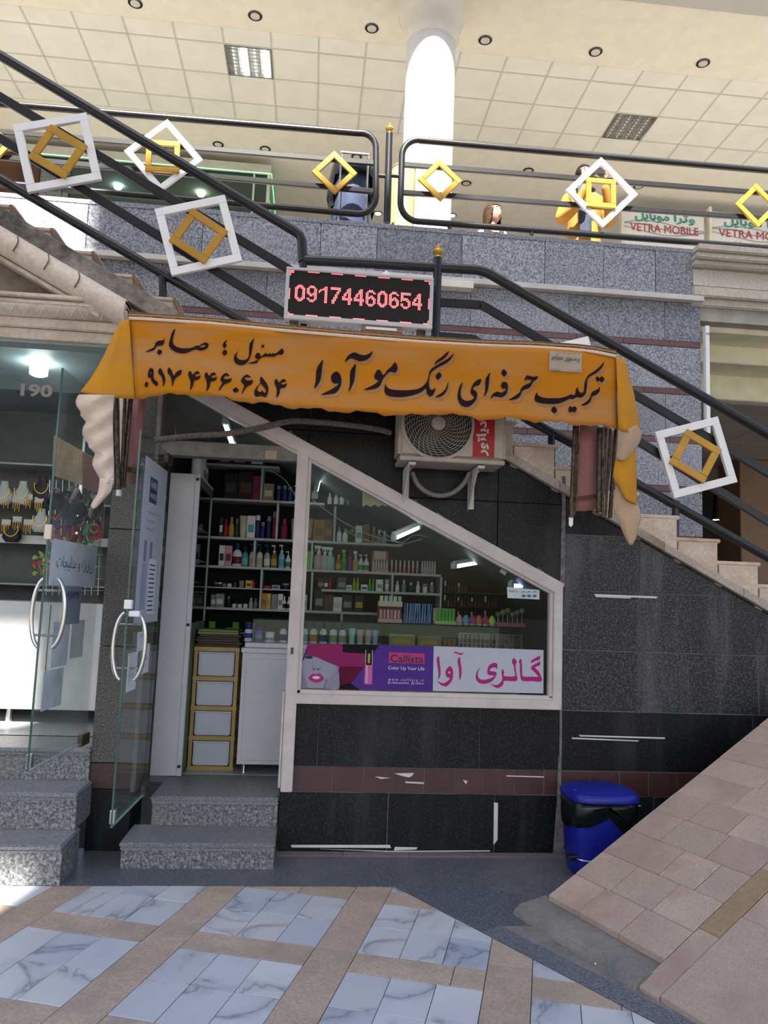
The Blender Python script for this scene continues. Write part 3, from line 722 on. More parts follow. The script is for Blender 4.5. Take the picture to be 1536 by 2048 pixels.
# ================================================================== ADDED SUN BLOCKER (unseen, behind the viewer, shaped to shade the shop front)
wo = struct(empty('wall_sun_blocker', (6, -12, 0)))
M_OPP = plain((0.6, 0.55, 0.47), 0.85, var=0.05, key='blocker_plaster')
OY0, OY1 = -11.15, -11.0
xs = [-14, -4.7, -4.2, -4.0, -3.63, -3.2, -0.85, 14]; zs = [5.0, 13.9, 14.8, 16.9, 18.0, 21.9, 22.9, 23.2]
for i in range(7):
    for j in range(7):
        xm = (xs[i]+xs[i+1])/2; zm = (zs[j]+zs[j+1])/2
        top = 21.9 if xm < -4.2 else 23.2 if xm < -0.85 else 22.9
        if zm > top: continue
        if (i == 4 and j == 1) or (i in (1, 2) and j == 3): continue        # two gaps that let sun patches through
        MB().box(xs[i], xs[i+1], OY0, OY1, zs[j], zs[j+1]).out('blocker_panel', M_OPP, wo)

for x_ in (-14, -8, 6, 13): MB().box(x_, x_+0.9, OY0-0.5, OY1, 0, 5.0).out('blocker_pier', M_OPP, wo)  # supports added under the raised blocker, open below for low skylight
# ================================================================== WINDOW with slanted head
w1 = struct(empty('window_1', (0.8, 0, 0.93))); w1['label'] = 'shop window with a slanted head in a pinkish white steel frame'
def bar(name, a, b, wd, dp, parent, mat=M_FRAME, y=0.0, bev=0.004):
    return MB().beam((a[0], y, a[1]), (b[0], y, b[1]), dp, wd, (0.0001, 0, 1) if abs(a[0]-b[0]) > 0.01 else (1, 0, 0)).out(name, mat, parent, bevel=bev, seg=2)
LZ = 2.55                                                # door head
PXL = -0.085                                             # centre of the post between door and window
bar('mullion', (PXL, 0.38), (PXL, fz(PXL)-0.05), 0.075, 0.10, w1)
bar('mullion_lip', (-0.04, 0.99), (-0.04, fz(-0.04)-0.06), 0.03, 0.06, w1)
bar('bottom_rail', (-0.12, 0.958), (1.69, 0.958), 0.06, 0.104, w1)
bar('bottom_lip', (-0.05, 1.0), (1.66, 1.0), 0.03, 0.06, w1)
bar('side_post', (1.665, 0.93), (1.665, fz(1.665)-0.02), 0.06, 0.10, w1)
bar('side_lip', (1.625, 1.0), (1.625, fz(1.625)-0.06), 0.025, 0.06, w1)
A0, A1 = Vector((-1.0, 0, fz(-1.0)-0.045)), Vector((1.69, 0, fz(1.69)-0.045))
MB().beam((A0.x, 0, A0.z), (A1.x, 0, A1.z), 0.108, 0.085, (0, 0, 1)).out('slanted_head', M_FRAME, w1, bevel=0.005, seg=2)
MB().beam((A0.x, 0, A0.z-0.055), (A1.x-0.05, 0, A1.z-0.055+0.05*sl), 0.05, 0.02, (0, 0, 1)).out('slanted_lip', M_FRAME, w1, bevel=0.002)
GL = glass((0.9, 0.945, 0.925), 0.18, 'shop_glass')
def pane(name, pts, y, th, mat, parent): return MB().prism([(p[0], y, p[1]) for p in pts], (0, th, 0)).out(name, mat, parent)
pane('pane', [(-0.05, 0.99), (1.64, 0.99), (1.64, fz(1.64)-0.09), (-0.05, fz(-0.05)-0.09)], 0.0, 0.006, GL, w1)
# over-door transom, head beam and the white jamb
w2 = struct(empty('window_2', (-0.6, 0, 2.55))); w2['label'] = 'triangular glass transom above the shop door'
M_BEAM = plain((0.17, 0.16, 0.14), 0.6, var=0.15, vs=14, key='dusty_grey_beam')
MB().box(-1.05, PXL-0.03, -0.02, 0.08, 2.50, 2.60).out('door_head', M_BEAM, w2, bevel=0.004)
pane('pane', [(-1.03, 2.6), (PXL-0.02, 2.6), (PXL-0.02, fz(PXL)-0.09), (-1.03, fz(-1.03)-0.09)], 0.02, 0.006, glass((0.82, 0.88, 0.86), 1.3, 'dusty_glass', 0.12), w2)
MB().box(-1.05, -1.02, -0.03, 0.1, 0.36, 3.1).out('jamb', M_BEAM, w2, bevel=0.003)
MB().box(-0.335, -0.255, -0.032, -0.02, 2.505, 2.565).out('door_closer', plain((0.35, 0.25, 0.2), 0.5, key='rusty_plate'), w2, bevel=0.003)
MB().box(-0.14, -0.125, -0.03, 0.05, 0.40, 1.0).out('jamb_strip', M_FRAME, w1, bevel=0.002)
MB().box(-0.10, -0.085, -0.058, -0.05, 1.24, 1.28).out('latch', M_BLACK, w1, bevel=0.002)

# ================================================================== GLASS DOORS
def leaf(name, label, hx, hy, fx, fy, z0, z1, handle_z, mat, hside):
    a = Vector((hx, hy, 0)); b = Vector((fx, fy, 0)); d = (b-a).normalized(); nrm = Vector((-d.y, d.x, 0)); L = (b-a).length
    e = struct(empty(name, (hx, hy, z0))); e['label'] = label
    MB().obox((a+b)/2+EZ*((z0+z1)/2), d, nrm, EZ, L/2, 0.005, (z1-z0)/2).out('pane', mat, e)
    edge = plain((0.05, 0.12, 0.1), 0.1, key='glass_edge_green')
    MB().obox(b+EZ*((z0+z1)/2), d, nrm, EZ, 0.002, 0.0052, (z1-z0)/2).out('free_edge', edge, e)
    MB().obox((a+b)/2+EZ*z0, d, nrm, EZ, L/2, 0.005, 0.003).out('lower_edge', plain((0.25, 0.42, 0.38), 0.2, key='glass_edge_pale'), e)
    hc = a+d*(L-0.09)+EZ*handle_z
    for sgn in (1, -1):
        pts = []
        for i in range(17):
            an = -0.42*math.pi+0.84*math.pi*i/16
            pts.append(hc+nrm*(sgn*(0.012+0.075*math.cos(an)**0.8 if math.cos(an) > 0 else 0.012))+EZ*(0.19*math.sin(an)))
        MB().tube(pts, 0.0115, 10).out('handle', M_CHROME, e, smooth=True)
    for zz in (-0.12, 0.12): MB().tube([hc-nrm*0.06+EZ*zz, hc+nrm*0.06+EZ*zz], 0.007, 8).out('handle_bolt', M_CHROME, e, smooth=True)
    MB().obox(a+d*(L-0.02)+EZ*(z0+0.05), d, nrm, EZ, 0.02, 0.014, 0.035).out('bottom_lock', M_CHROME, e, bevel=0.003)
    MB().obox(a+d*0.05+EZ*(z0+0.02), d, nrm, EZ, 0.07, 0.014, 0.035).out('patch_fitting', M_RUSTY, e, bevel=0.003)
    MB().obox(a+d*0.05+EZ*(z1-0.03), d, nrm, EZ, 0.07, 0.014, 0.03).out('patch_fitting', M_RUSTY, e, bevel=0.003)
    return e, a, d, nrm, L
D1, a1, dd1, nn1, L1 = leaf('door_1', 'open frameless glass door of the cosmetics shop, papers taped on it', -0.955, 0.02, -0.982, -0.76, 0.36, 2.50, 1.30, glass((0.95, 0.975, 0.965), 0.35, 'door_glass'), 1)
D2, a2, dd2, nn2, L2 = leaf('door_2', 'open frameless glass door of the neighbouring shop at the far left', -1.345, 0.0, -1.40, -0.86, 0.66, 2.80, 1.47, glass((0.96, 0.98, 0.975), 0.3, 'grimy_door_glass', 0.10), 1)
# white hinge lock half way up the right door
lk = a1+dd1*(L1-0.015)+EZ*1.53
MB().obox(lk, dd1, nn1, EZ, 0.02, 0.02, 0.025).out('edge_lock', M_WHITE, D1, bevel=0.003)
MB().obox(lk-EZ*0.05+nn1*0.035, dd1, nn1, EZ, 0.012, 0.03, 0.016).out('edge_lock_hasp', M_WHITE, D1, bevel=0.004)
lk = a2+dd2*(L2-0.01)+EZ*1.90
MB().obox(lk, dd2, nn2, EZ, 0.02, 0.02, 0.04).out('edge_lock', plain((0.6, 0.5, 0.45), 0.3, 0.5, key='pinkish_steel'), D2, bevel=0.003)
# papers on the right door; the face seen is the one towards +x
M_PAPER = plain((0.62, 0.63, 0.66), 0.7, var=0.02, key='paper')
M_INK = plain((0.03, 0.035, 0.06), 0.6, var=0.02, key='ink')
nf = Vector((1, 0, 0))
def paper(parent, mat, s0, s1, z0, z1, a, d, off, name, curl=0.0):
    p = [a+d*s0+EZ*z0, a+d*s1+EZ*z0, a+d*s1+EZ*z1, a+d*s0+EZ*z1]
    m_ = MB().prism([q+nf*off for q in p], nf*0.0012); return m_.out(name, mat, parent)
M_POST = plain((0.45, 0.47, 0.55), 0.5, var=0.04, key='poster_grey')
paper(D1, M_POST, 0.09, 0.66, 1.42, 2.38, a1, dd1, 0.008, 'poster')
paper(D1, plain((0.045, 0.055, 0.1), 0.5, key='poster_navy'), 0.34, 0.52, 2.13, 2.28, a1, dd1, 0.0095, 'poster_badge')
def side_text(parent, s, s_right, z, wd, mat, a, d, off, ht=None):   # reads left to right for someone at +x: runs along -d
    return text_on('lettering', s, a+d*s_right+EZ*z+nf*off, -d, EZ, wd, mat, parent, 0.0, ht)
side_text(D1, 'HAIR', 0.50, 2.215, 0.14, M_PAPER, a1, dd1, 0.0115); side_text(D1, 'WATER', 0.505, 2.155, 0.15, M_PAPER, a1, dd1, 0.0115)
for i in range(3): side_text(D1, fa('مراقبت از مو و پوست')[:18-4*i], 0.55, 2.06-0.05*i, 0.3-0.06*i, M_INK, a1, dd1, 0.0095, 0.022)
paper(D1, plain((0.2, 0.21, 0.32), 0.5, key='poster_bottle'), 0.36, 0.42, 1.78, 1.90, a1, dd1, 0.0095, 'poster_picture')
paper(D1, plain((0.2, 0.21, 0.32), 0.5, key='poster_bottle'), 0.5, 0.56, 1.78, 1.90, a1, dd1, 0.0095, 'poster_picture')
paper(D1, plain((0.3, 0.33, 0.46), 0.5, key='poster_tube'), 0.46, 0.58, 1.5, 1.77, a1, dd1, 0.0095, 'poster_picture')
paper(D1, M_PAPER, 0.23, 0.42, 1.47, 1.80, a1, dd1, 0.011, 'price_list')
for i in range(11): paper(D1, M_INK, 0.26+0.01*(i % 3), 0.4, 1.49+i*0.027, 1.497+i*0.027, a1, dd1, 0.0125, 'printed_line')
for s0, s1, z0, z1 in ((0.38, 0.55, 1.26, 1.37), (0.24, 0.42, 1.12, 1.29), (0.52, 0.72, 1.05, 1.26)):
    paper(D1, M_PAPER, s0, s1, z0, z1, a1, dd1, 0.008, 'taped_note')
    side_text(D1, fa('ساعت کار'), s1-0.03, z0+0.07, 0.11, M_INK, a1, dd1, 0.0095, 0.03)
# silvery stickers on the left door, its number in relief
M_SILV = plain((0.62, 0.65, 0.7), 0.3, 0.0, var=0.05, key='silver_film')
nf2 = nn2 if nn2.x > 0 else -nn2
def paper2(mat, s0, s1, z0, z1, off, name):
    p = [a2+dd2*s0+EZ*z0, a2+dd2*s1+EZ*z0, a2+dd2*s1+EZ*z1, a2+dd2*s0+EZ*z1]
    return MB().prism([q+nf2*off for q in p], nf2*0.0012).out(name, mat, D2)
paper2(M_SILV, 0.10, 0.82, 1.62, 1.87, 0.008, 'silver_sticker')
M_INK2 = plain((0.13, 0.15, 0.18), 0.6, key='faded_ink')
text_on('lettering', fa('نقره و بدلیجات'), a2+dd2*0.74+EZ*1.70+nf2*0.0105, -dd2, EZ, 0.58, M_INK2, D2, 0.0, 0.09)
paper2(plain((0.22, 0.27, 0.34), 0.4, key='blue_grey_film'), 0.32, 0.58, 1.40, 1.62, 0.008, 'phone_sticker')
text_on('lettering', '۰۹۱۷۳۴۲', a2+dd2*0.56+EZ*1.54+nf2*0.0105, -dd2, EZ, 0.22, M_INK, D2, 0.01, 0.05)
for s0, s1, z0, z1 in ((0.46, 0.7, 1.17, 1.42), (0.22, 0.43, 1.2, 1.42), (0.5, 0.78, 0.95, 1.16)): paper2(plain((0.5, 0.54, 0.56), 0.6, var=0.1, key='faded_paper'), s0, s1, z0, z1, 0.007, 'faded_note')

# ================================================================== SHOP INTERIOR
FZ = 0.33
struct(box('floor_shop', (-1.05, 1.7, 0.6, 1.6, 0.28, FZ-0.002), plain((0.35, 0.36, 0.4), 0.3, var=0.06, key='shop_floor_tile')))
for i in range(5):
    for j in range(2): MB().box(-0.95+i*0.33, -0.95+i*0.33+0.326, 0.63+j*0.33, 0.63+j*0.33+0.326, FZ, FZ+0.004).out('floor_tile', plain((0.38, 0.4, 0.44), 0.25, var=0.05, key='shop_tile'), bpy.data.objects['floor_shop'])
ws = struct(empty('wall_shop', (0.3, 1.5, FZ)))
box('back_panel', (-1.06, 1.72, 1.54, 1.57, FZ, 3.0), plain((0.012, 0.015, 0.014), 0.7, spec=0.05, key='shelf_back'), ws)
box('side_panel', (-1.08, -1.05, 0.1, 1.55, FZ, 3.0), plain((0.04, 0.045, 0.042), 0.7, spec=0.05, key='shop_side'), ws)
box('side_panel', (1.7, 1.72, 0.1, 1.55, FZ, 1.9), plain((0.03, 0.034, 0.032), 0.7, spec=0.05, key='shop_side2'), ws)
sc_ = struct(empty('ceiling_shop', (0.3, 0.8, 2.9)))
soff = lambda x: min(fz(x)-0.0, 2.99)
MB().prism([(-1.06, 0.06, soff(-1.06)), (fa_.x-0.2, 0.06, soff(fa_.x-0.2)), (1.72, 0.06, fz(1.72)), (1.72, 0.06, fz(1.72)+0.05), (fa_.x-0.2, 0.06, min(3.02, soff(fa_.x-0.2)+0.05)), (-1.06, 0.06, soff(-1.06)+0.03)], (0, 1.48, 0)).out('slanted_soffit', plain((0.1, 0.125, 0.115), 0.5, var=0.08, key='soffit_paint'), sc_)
# shelving
sh = tag(empty('wall_shelving', (0.1, 1.45, FZ)), 'white board shelving covering the back wall of the cosmetics shop', 'shelving')
M_SHELF = plain((0.36, 0.38, 0.4), 0.4, var=0.03, key='shelf_board')
SF, SB = 1.33, 1.54
ZS = [1.50, 1.84, 2.08, 2.40, 2.69]
def xmax(z): return min(1.68, (fz(0)-0.1-z)/sl)
for z, xa, xb in ((1.50, -0.95, 0.62), (1.68, 0.1, 1.1), (1.84, -0.95, 1.1), (2.08, -0.95, xmax(2.12)), (2.40, -0.95, xmax(2.45)), (2.69, -0.95, -0.3), (1.15, -0.95, 1.6)):
    MB().box(xa, xb, SF, SB, z-0.02, z).out('shelf', M_SHELF, sh, bevel=0.002)
for px, z0, z1 in ((517, 2.40, 2.69), (552, 2.08, 2.40), (510, 1.84, 2.08), (527, 1.50, 1.84), (628, 1.50, 1.84), (788, 1.50, 1.84), (668, 2.08, 2.40), (885, 1.50, 1.84), (690, 1.15, 1.5), (625, 1.84, 2.08)):
    x = W(px, 1080, SF).x; MB().box(x-0.009, x+0.009, SF+0.005, SB, z0, z1-0.02).out('divider', M_SHELF, sh, bevel=0.002)
# glass-fronted cabinet whose white end faces the door
cbn = tag(empty('display_cabinet', (-0.98, 0.9, FZ)), 'tall white cabinet with a glazed side standing inside the shop door', 'cabinet')
CX0, CX1 = -1.04, -0.83
MB().box(-1.045, CX1-0.035, 0.55, 0.57, FZ+0.004, 2.47).out('end_panel', M_INTW, cbn, bevel=0.002)
MB().box(CX1-0.034, CX1, 0.545, 0.58, FZ+0.004, 2.47).out('corner_post', M_INTW, cbn, bevel=0.002)
for z in (0.40, 1.38, 2.43): MB().lathe([(0.012, 0), (0.012, 0.004), (0.008, 0.006)], (CX1-0.017, 0.545, z), 12, (0, -1, 0)).out('screw_cap', M_BLACK, cbn, smooth=True)
M_ALU = plain((0.3, 0.33, 0.34), 0.35, 0.6, var=0.03, key='aluminium')
for z in (1.36, 2.42): MB().box(CX1-0.015, CX1, 0.58, 1.31, z-0.03, z+0.03).out('side_rail', M_ALU, cbn, bevel=0.002)
MB().box(CX1-0.015, CX1, 1.28, 1.31, 1.15, 2.45).out('side_stile', M_ALU, cbn, bevel=0.002)
MB().box(CX1-0.009, CX1-0.004, 0.58, 1.28, 1.39, 2.39).out('side_pane', GL, cbn)
MB().box(CX1-0.015, CX1, 0.58, 1.31, FZ+0.02, 1.33).out('side_board', plain((0.1, 0.16, 0.09), 0.5, key='green_tinted_board'), cbn)
for z in (1.62, 1.86, 2.1): MB().box(-1.04, CX1-0.02, 0.58, 1.3, z-0.008, z).out('cabinet_shelf', M_SHELF, cbn)
MB().box(-1.04, CX1, 0.58, 1.31, 2.45, 2.47).out('cabinet_top', M_INTW, cbn)

PM = {}
def pm(c, rough=0.4): return plain(c, rough, spec=0.15, var=0.04, key='pack_%d' % len(MATS))
def ex(n): return n
# ---- product builders: every product is a thing of its own with its parts
def bottle(name, label, cat, group, x, y, z, w_, h, col, cap, kind='bottle', lab=None):
    e = tag(empty(name, (x, y, z)), label, cat, group); r = w_/2; n = 14
    m1 = pm(col); m2 = pm(cap)
    if kind in ('bottle', 'pump', 'spray'):
        bh = h*(0.72 if kind == 'bottle' else 0.66)
        MB().lathe([(r*0.9, 0), (r, h*0.02), (r, bh*0.72), (r*0.82, bh*0.88), (r*0.4, bh)], (x, y, z), n, sy=0.75).out('body', m1, e, smooth=True)
        if lab: MB().lathe([(r*1.01, bh*0.15), (r*1.012, bh*0.16), (r*1.012, bh*0.58), (r*1.01, bh*0.59)], (x, y, z), n, sy=0.76).out('paper_label', pm(lab), e, smooth=True)
        if kind == 'bottle': MB().lathe([(r*0.45, bh), (r*0.48, bh+0.003), (r*0.42, h), (r*0.3, h)], (x, y, z), n).out('cap', m2, e, smooth=True)
        elif kind == 'pump':
            MB().lathe([(r*0.45, bh), (r*0.45, bh+h*0.1), (r*0.14, bh+h*0.11), (r*0.14, h*0.93), (r*0.3, h*0.93), (r*0.3, h)], (x, y, z), n).box(x-r*0.9, x+r*0.25, y-r*0.18, y+r*0.18, z+h*0.94, z+h).out('pump', m2, e)
        else:
            MB().lathe([(r*0.4, bh), (r*0.4, bh+h*0.1), (r*0.25, bh+h*0.14), (r*0.25, h*0.9)], (x, y, z), n).box(x-r*0.9, x+r*0.45, y-r*0.22, y+r*0.22, z+h*0.88, z+h).prism([(x-r*0.6, y-r*0.1, z+h*0.88), (x-r*0.45, y-r*0.1, z+h*0.88), (x-r*0.75, y-r*0.1, z+h*0.74), (x-r*0.85, y-r*0.1, z+h*0.74)], (0, r*0.2, 0)).out('trigger_head', m2, e)
    elif kind == 'tube':
        MB().grid([[(x+r*0.75*math.cos(a), y+r*0.75*math.sin(a), z+h*0.14) for a in [2*math.pi*i/12 for i in range(13)]], [(x+r*math.cos(a), y+r*0.12*math.sin(a), z+h) for a in [2*math.pi*i/12 for i in range(13)]]]).out('body', m1, e, smooth=True)
        MB().lathe([(r*0.78, 0), (r*0.78, h*0.14)], (x, y, z), n).out('cap', m2, e, smooth=True)
    elif kind == 'can':
        MB().lathe([(r*0.95, 0), (r, h*0.02), (r, h*0.74), (r*0.92, h*0.78)], (x, y, z), n).out('body', m1, e, smooth=True)
        MB().lathe([(r*0.9, h*0.78), (r*0.9, h*0.96), (r*0.75, h)], (x, y, z), n).out('cap', m2, e, smooth=True)
    elif kind == 'jar':
        MB().lathe([(r*0.92, 0), (r, h*0.04), (r, h*0.66)], (x, y, z), n).out('body', m1, e, smooth=True)
        MB().lathe([(r*1.03, h*0.66), (r*1.03, h*0.95), (r*0.95, h)], (x, y, z), n).out('lid', m2, e, smooth=True)
        if lab: MB().lathe([(r*1.01, h*0.2), (r*1.012, h*0.21), (r*1.012, h*0.45), (r*1.01, h*0.46)], (x, y, z), n).out('paper_label', pm(lab), e, smooth=True)
    elif kind == 'box':
        MB().box(x-r, x+r, y-min(r, 0.04), y+min(r, 0.04), z, z+h).out('carton', m1, e, bevel=0.0015)
        MB().box(x-r*0.7, x+r*0.7, y-min(r, 0.04)-0.001, y-min(r, 0.04)+0.001, z+h*0.25, z+h*0.6).out('printed_panel', m2, e)
    return e
CN = {}
def prod_row(shelf, z, items, Y=1.39, seen={}):
    for it in items:
        px, wp, hp, kind, cname, col, cap = it[:7]; lab = it[7] if len(it) > 7 else None
        p = W(px, 1100, Y); k_ = (Y+5.1)/FPX
        nm = {'bottle':'shampoo_bottle','pump':'pump_bottle','spray':'spray_bottle','tube':'cream_tube','can':'spray_can','jar':'cream_jar','box':'carton_box'}[kind]
        cat = {'bottle':'bottle','pump':'bottle','spray':'bottle','tube':'tube','can':'spray can','jar':'jar','box':'box'}[kind]
        key = (shelf, cname, kind); seen[key] = seen.get(key, 0)+1
        CN.setdefault(key, []).append(bottle(nm, '', cat, 'products on the '+shelf, p.x, Y+random.uniform(-0.012, 0.012), z, wp*k_, hp*k_, col, cap, kind, lab))
def label_rows():
    KN = {'bottle':'bottle','pump':'pump bottle','spray':'trigger spray bottle','tube':'cream tube','can':'spray can','jar':'jar','box':'carton'}
    for (shelf, cname, kind), L in CN.items():
        L.sort(key=lambda o: o.location.x)
        for i, o in enumerate(L):
            o['label'] = ('%s %s on the %s' % (cname, KN[kind], shelf)) if len(L) == 1 else '%s %s on the %s, %s such from the left' % (cname, KN[kind], shelf, ORD[i])
wht, blk, navy, grn, lime, pink, red, gold_, amb, teal, pur, crm, gry, brn, org, yel = (0.6,0.62,0.62), (0.012,)*3, (0.02,0.03,0.12), (0.03,0.2,0.06), (0.2,0.5,0.04), (0.5,0.12,0.25), (0.4,0.02,0.03), (0.4,0.27,0.05), (0.22,0.1,0.03), (0.05,0.3,0.32), (0.15,0.04,0.2), (0.5,0.45,0.36), (0.2,0.2,0.2), (0.1,0.05,0.03), (0.45,0.17,0.03), (0.5,0.4,0.05)
mar = (0.15, 0.015, 0.04)
prod_row('topmost shelf', 2.69, [(440,26,14,'box','flat black',blk,gry),(470,30,16,'box','black and grey',blk,gry),(505,32,13,'box','dark',(0.03,)*3,wht)])
prod_row('top shelf behind the door', 2.40, [(455,26,52,'box','tall black hairdryer',blk,(0.05,0.05,0.05)),(485,30,56,'box','black picture',(0.02,0.015,0.015),brn),(508,16,48,'box','glossy magenta',(0.2,0.02,0.07),mar),(531,21,34,'box','brown portrait',(0.25,0.18,0.11),crm),(551,10,32,'can','navy clear-capped',navy,gry),(563,10,32,'can','navy clear-capped',navy,gry),(574,10,31,'can','navy clear-capped',navy,gry),(587,10,34,'pump','white and blue',wht,wht,navy),
    (655,9,22,'bottle','white',wht,wht),(668,10,24,'bottle','white',wht,wht),(680,10,16,'jar','white',wht,wht),(692,9,14,'jar','pale grey',gry,wht)])
prod_row('second shelf', 2.08, [(440,8,38,'box','black and white',blk,wht),(449,8,36,'bottle','red',red,red),(460,11,40,'bottle','golden',gold_,gold_),(471,9,38,'bottle','dark olive',(0.05,0.05,0.03),gry),(484,16,44,'tube','cream',crm,crm),(500,16,44,'box','white and green',wht,teal),(513,10,46,'can','navy and white',navy,wht),(523,8,33,'can','navy',navy,gry),(535,9,45,'can','dark blue',(0.02,0.03,0.07),gry),(546,8,55,'can','maroon',mar,gry),(566,14,42,'bottle','dark red',mar,red),(587,14,43,'tube','olive',(0.3,0.27,0.12),yel),
    (618,12,44,'tube','ochre',(0.25,0.18,0.08),brn),(636,22,42,'box','amber',amb,brn),(655,16,44,'box','brown',brn,amb),(677,10,30,'bottle','white',wht,gry),(689,11,28,'bottle','white and grey',wht,gry),(703,8,27,'can','black',blk,gry),(716,13,34,'box','white and teal',wht,teal),(731,12,38,'box','dark amber',amb,brn),(746,10,34,'bottle','amber',amb,gold_),(757,10,28,'bottle','grey',gry,wht),(768,10,26,'bottle','pale',(0.35,0.36,0.36),wht)])
prod_row('third shelf', 1.84, [(445,11,40,'box','white lettered',wht,blk),(458,13,40,'box','pink',(0.45,0.25,0.3),mar),(475,19,46,'bottle','white navy-capped',wht,navy,mar),(491,13,40,'bottle','teal',teal,navy,(0.2,0.35,0.35)),(506,13,46,'pump','cream',crm,navy,(0.35,0.33,0.2)),(520,13,46,'pump','cream',crm,navy,(0.35,0.33,0.2)),(535,12,45,'pump','pale blue',(0.3,0.36,0.45),navy,wht),(549,13,45,'pump','amber',amb,wht,gold_),(564,12,46,'pump','sky blue',(0.2,0.45,0.6),wht,(0.1,0.3,0.5)),(577,11,34,'pump','white and green',wht,wht,grn),(588,9,40,'tube','pink',pink,pink),
    (620,16,36,'tube','lime green',lime,lime),(638,19,48,'spray','clear pink',(0.4,0.3,0.32),wht),(650,14,46,'spray','clear grey',(0.35,0.36,0.37),wht),(661,20,46,'spray','clear turquoise',(0.25,0.4,0.4),wht),(678,11,32,'bottle','amber',amb,gold_,gold_),(689,11,42,'spray','green',(0.06,0.3,0.05),lime,grn),(701,10,42,'bottle','purple',pur,mar,pur),(712,11,40,'spray','beige',(0.35,0.28,0.2),wht,gold_),(723,11,34,'pump','white with green label',wht,wht,grn),(734,11,34,'pump','white with green label',wht,wht,grn)])
prod_row('narrow shelf', 1.68, [(645,13,22,'box','black',blk,gry),(655,9,20,'box','small black',blk,wht),(663,5,24,'bottle','slim red',red,red),(686,18,24,'box','black and silver',(0.05,0.06,0.07),gry),(701,11,10,'box','small white',wht,gry),(711,6,25,'bottle','yellow-green',(0.3,0.35,0.05),lime),(718,6,25,'bottle','yellow-green',(0.3,0.35,0.05),lime),(731,13,12,'box','white square',wht,blk),(742,6,24,'bottle','bright green',(0.05,0.3,0.05),lime),(749,6,24,'bottle','bright green',(0.05,0.3,0.05),lime),(761,14,23,'box','white dotted',wht,gry),(776,8,24,'box','pale blue',(0.3,0.33,0.4),wht),(797,8,22,'bottle','white',wht,wht),(810,8,24,'bottle','pale',gry,wht),(824,9,20,'bottle','dark',blk,wht),(838,8,23,'bottle','white',wht,wht),(852,10,18,'jar','white',wht,gry),(866,9,22,'bottle','clear',gry,wht)])
MB().box(-0.95, -0.15, SF+0.03, SB, 1.655, 1.665).out('shelf', M_SHELF, sh)
prod_row('upper narrow shelf', 1.665, [(436,8,9,'jar','black',blk,gry),(444,8,9,'jar','dark',blk,wht),(453,8,10,'jar','dark grey',gry,blk),(463,9,11,'jar','black and pale',wht,blk),(474,7,14,'bottle','small brown',brn,blk),(487,10,14,'jar','grey round',gry,gry),(502,13,15,'box','yellow',yel,brn),(511,6,18,'bottle','red',red,red),(539,12,6,'box','flat red',red,mar),(556,16,8,'box','long pale blue',(0.3,0.33,0.4),navy),(575,14,12,'jar','dark round',blk,gry)])
prod_row('fourth shelf', 1.50, [(434,11,24,'box','grey carton-like',gry,wht),(447,16,26,'box','grey-green',(0.2,0.22,0.2),wht),(463,10,22,'bottle','black',blk,gry),(475,9,11,'jar','black-lidded',wht,blk),(486,9,11,'jar','black-lidded',wht,blk),(497,9,12,'jar','black-lidded',wht,blk),(508,8,20,'bottle','pale green',(0.3,0.42,0.35),wht),(517,8,20,'bottle','grey',gry,gry),(533,11,30,'box','orange',org,amb),(543,8,30,'box','yellow',yel,gold_),(554,11,29,'box','taupe',(0.25,0.22,0.2),gry),(566,10,30,'box','white',wht,gry),(574,7,26,'bottle','white',wht,wht,blk),(583,8,25,'bottle','white',wht,wht,blk),
    (612,14,30,'box','white and teal',(0.4,0.5,0.5),teal),(643,20,40,'box','black framed',blk,gry),(662,18,32,'box','brown',(0.09,0.04,0.035),brn),(679,18,28,'box','white',wht,crm),(699,21,33,'box','large black',blk,gry),(722,19,33,'box','black gold-printed',blk,gold_)])
for i, (px, n) in enumerate(((434, 5), (455, 2), (468, 4), (481, 5), (493, 2))):
    prod_row('ledge under the shelves', 1.15, [(px, 12, 11*n, 'box', 'stacked lime', (0.11,0.32,0.03), (0.2,0.45,0.06))])
prod_row('ledge under the shelves', 1.30, [(505,11,20,'box','bright green',(0.13,0.36,0.03),lime),(520,11,18,'box','bright green',(0.13,0.36,0.03),lime),(566,12,20,'box','bright green',(0.13,0.36,0.03),lime),(580,11,20,'box','bright green',(0.13,0.36,0.03),lime),(632,12,24,'box','bright green',(0.13,0.36,0.03),lime),(648,14,24,'box','bright green',(0.13,0.36,0.03),lime),(664,14,24,'box','bright green',(0.13,0.36,0.03),lime),(680,12,24,'box','bright green',(0.13,0.36,0.03),lime),(696,12,22,'box','bright green',(0.13,0.36,0.03),lime),(732,12,20,'box','bright green',(0.13,0.36,0.03),lime)], Y=1.42)
MB().box(-0.6, 1.0, 1.36, 1.5, 1.27, 1.30).out('ledge_board', M_SHELF, sh)
for i in range(4):                                       # white bottles on top of the cabinet
    CN.setdefault(('cabinet top', 'white', 'bottle'), []).append(bottle('shampoo_bottle', '', 'bottle', 'bottles on the tall cabinet', -0.88, 0.66+i*0.13, 2.47, 0.075, 0.23-0.01*i, wht, wht, 'bottle', gry if i > 1 else None))
label_rows()
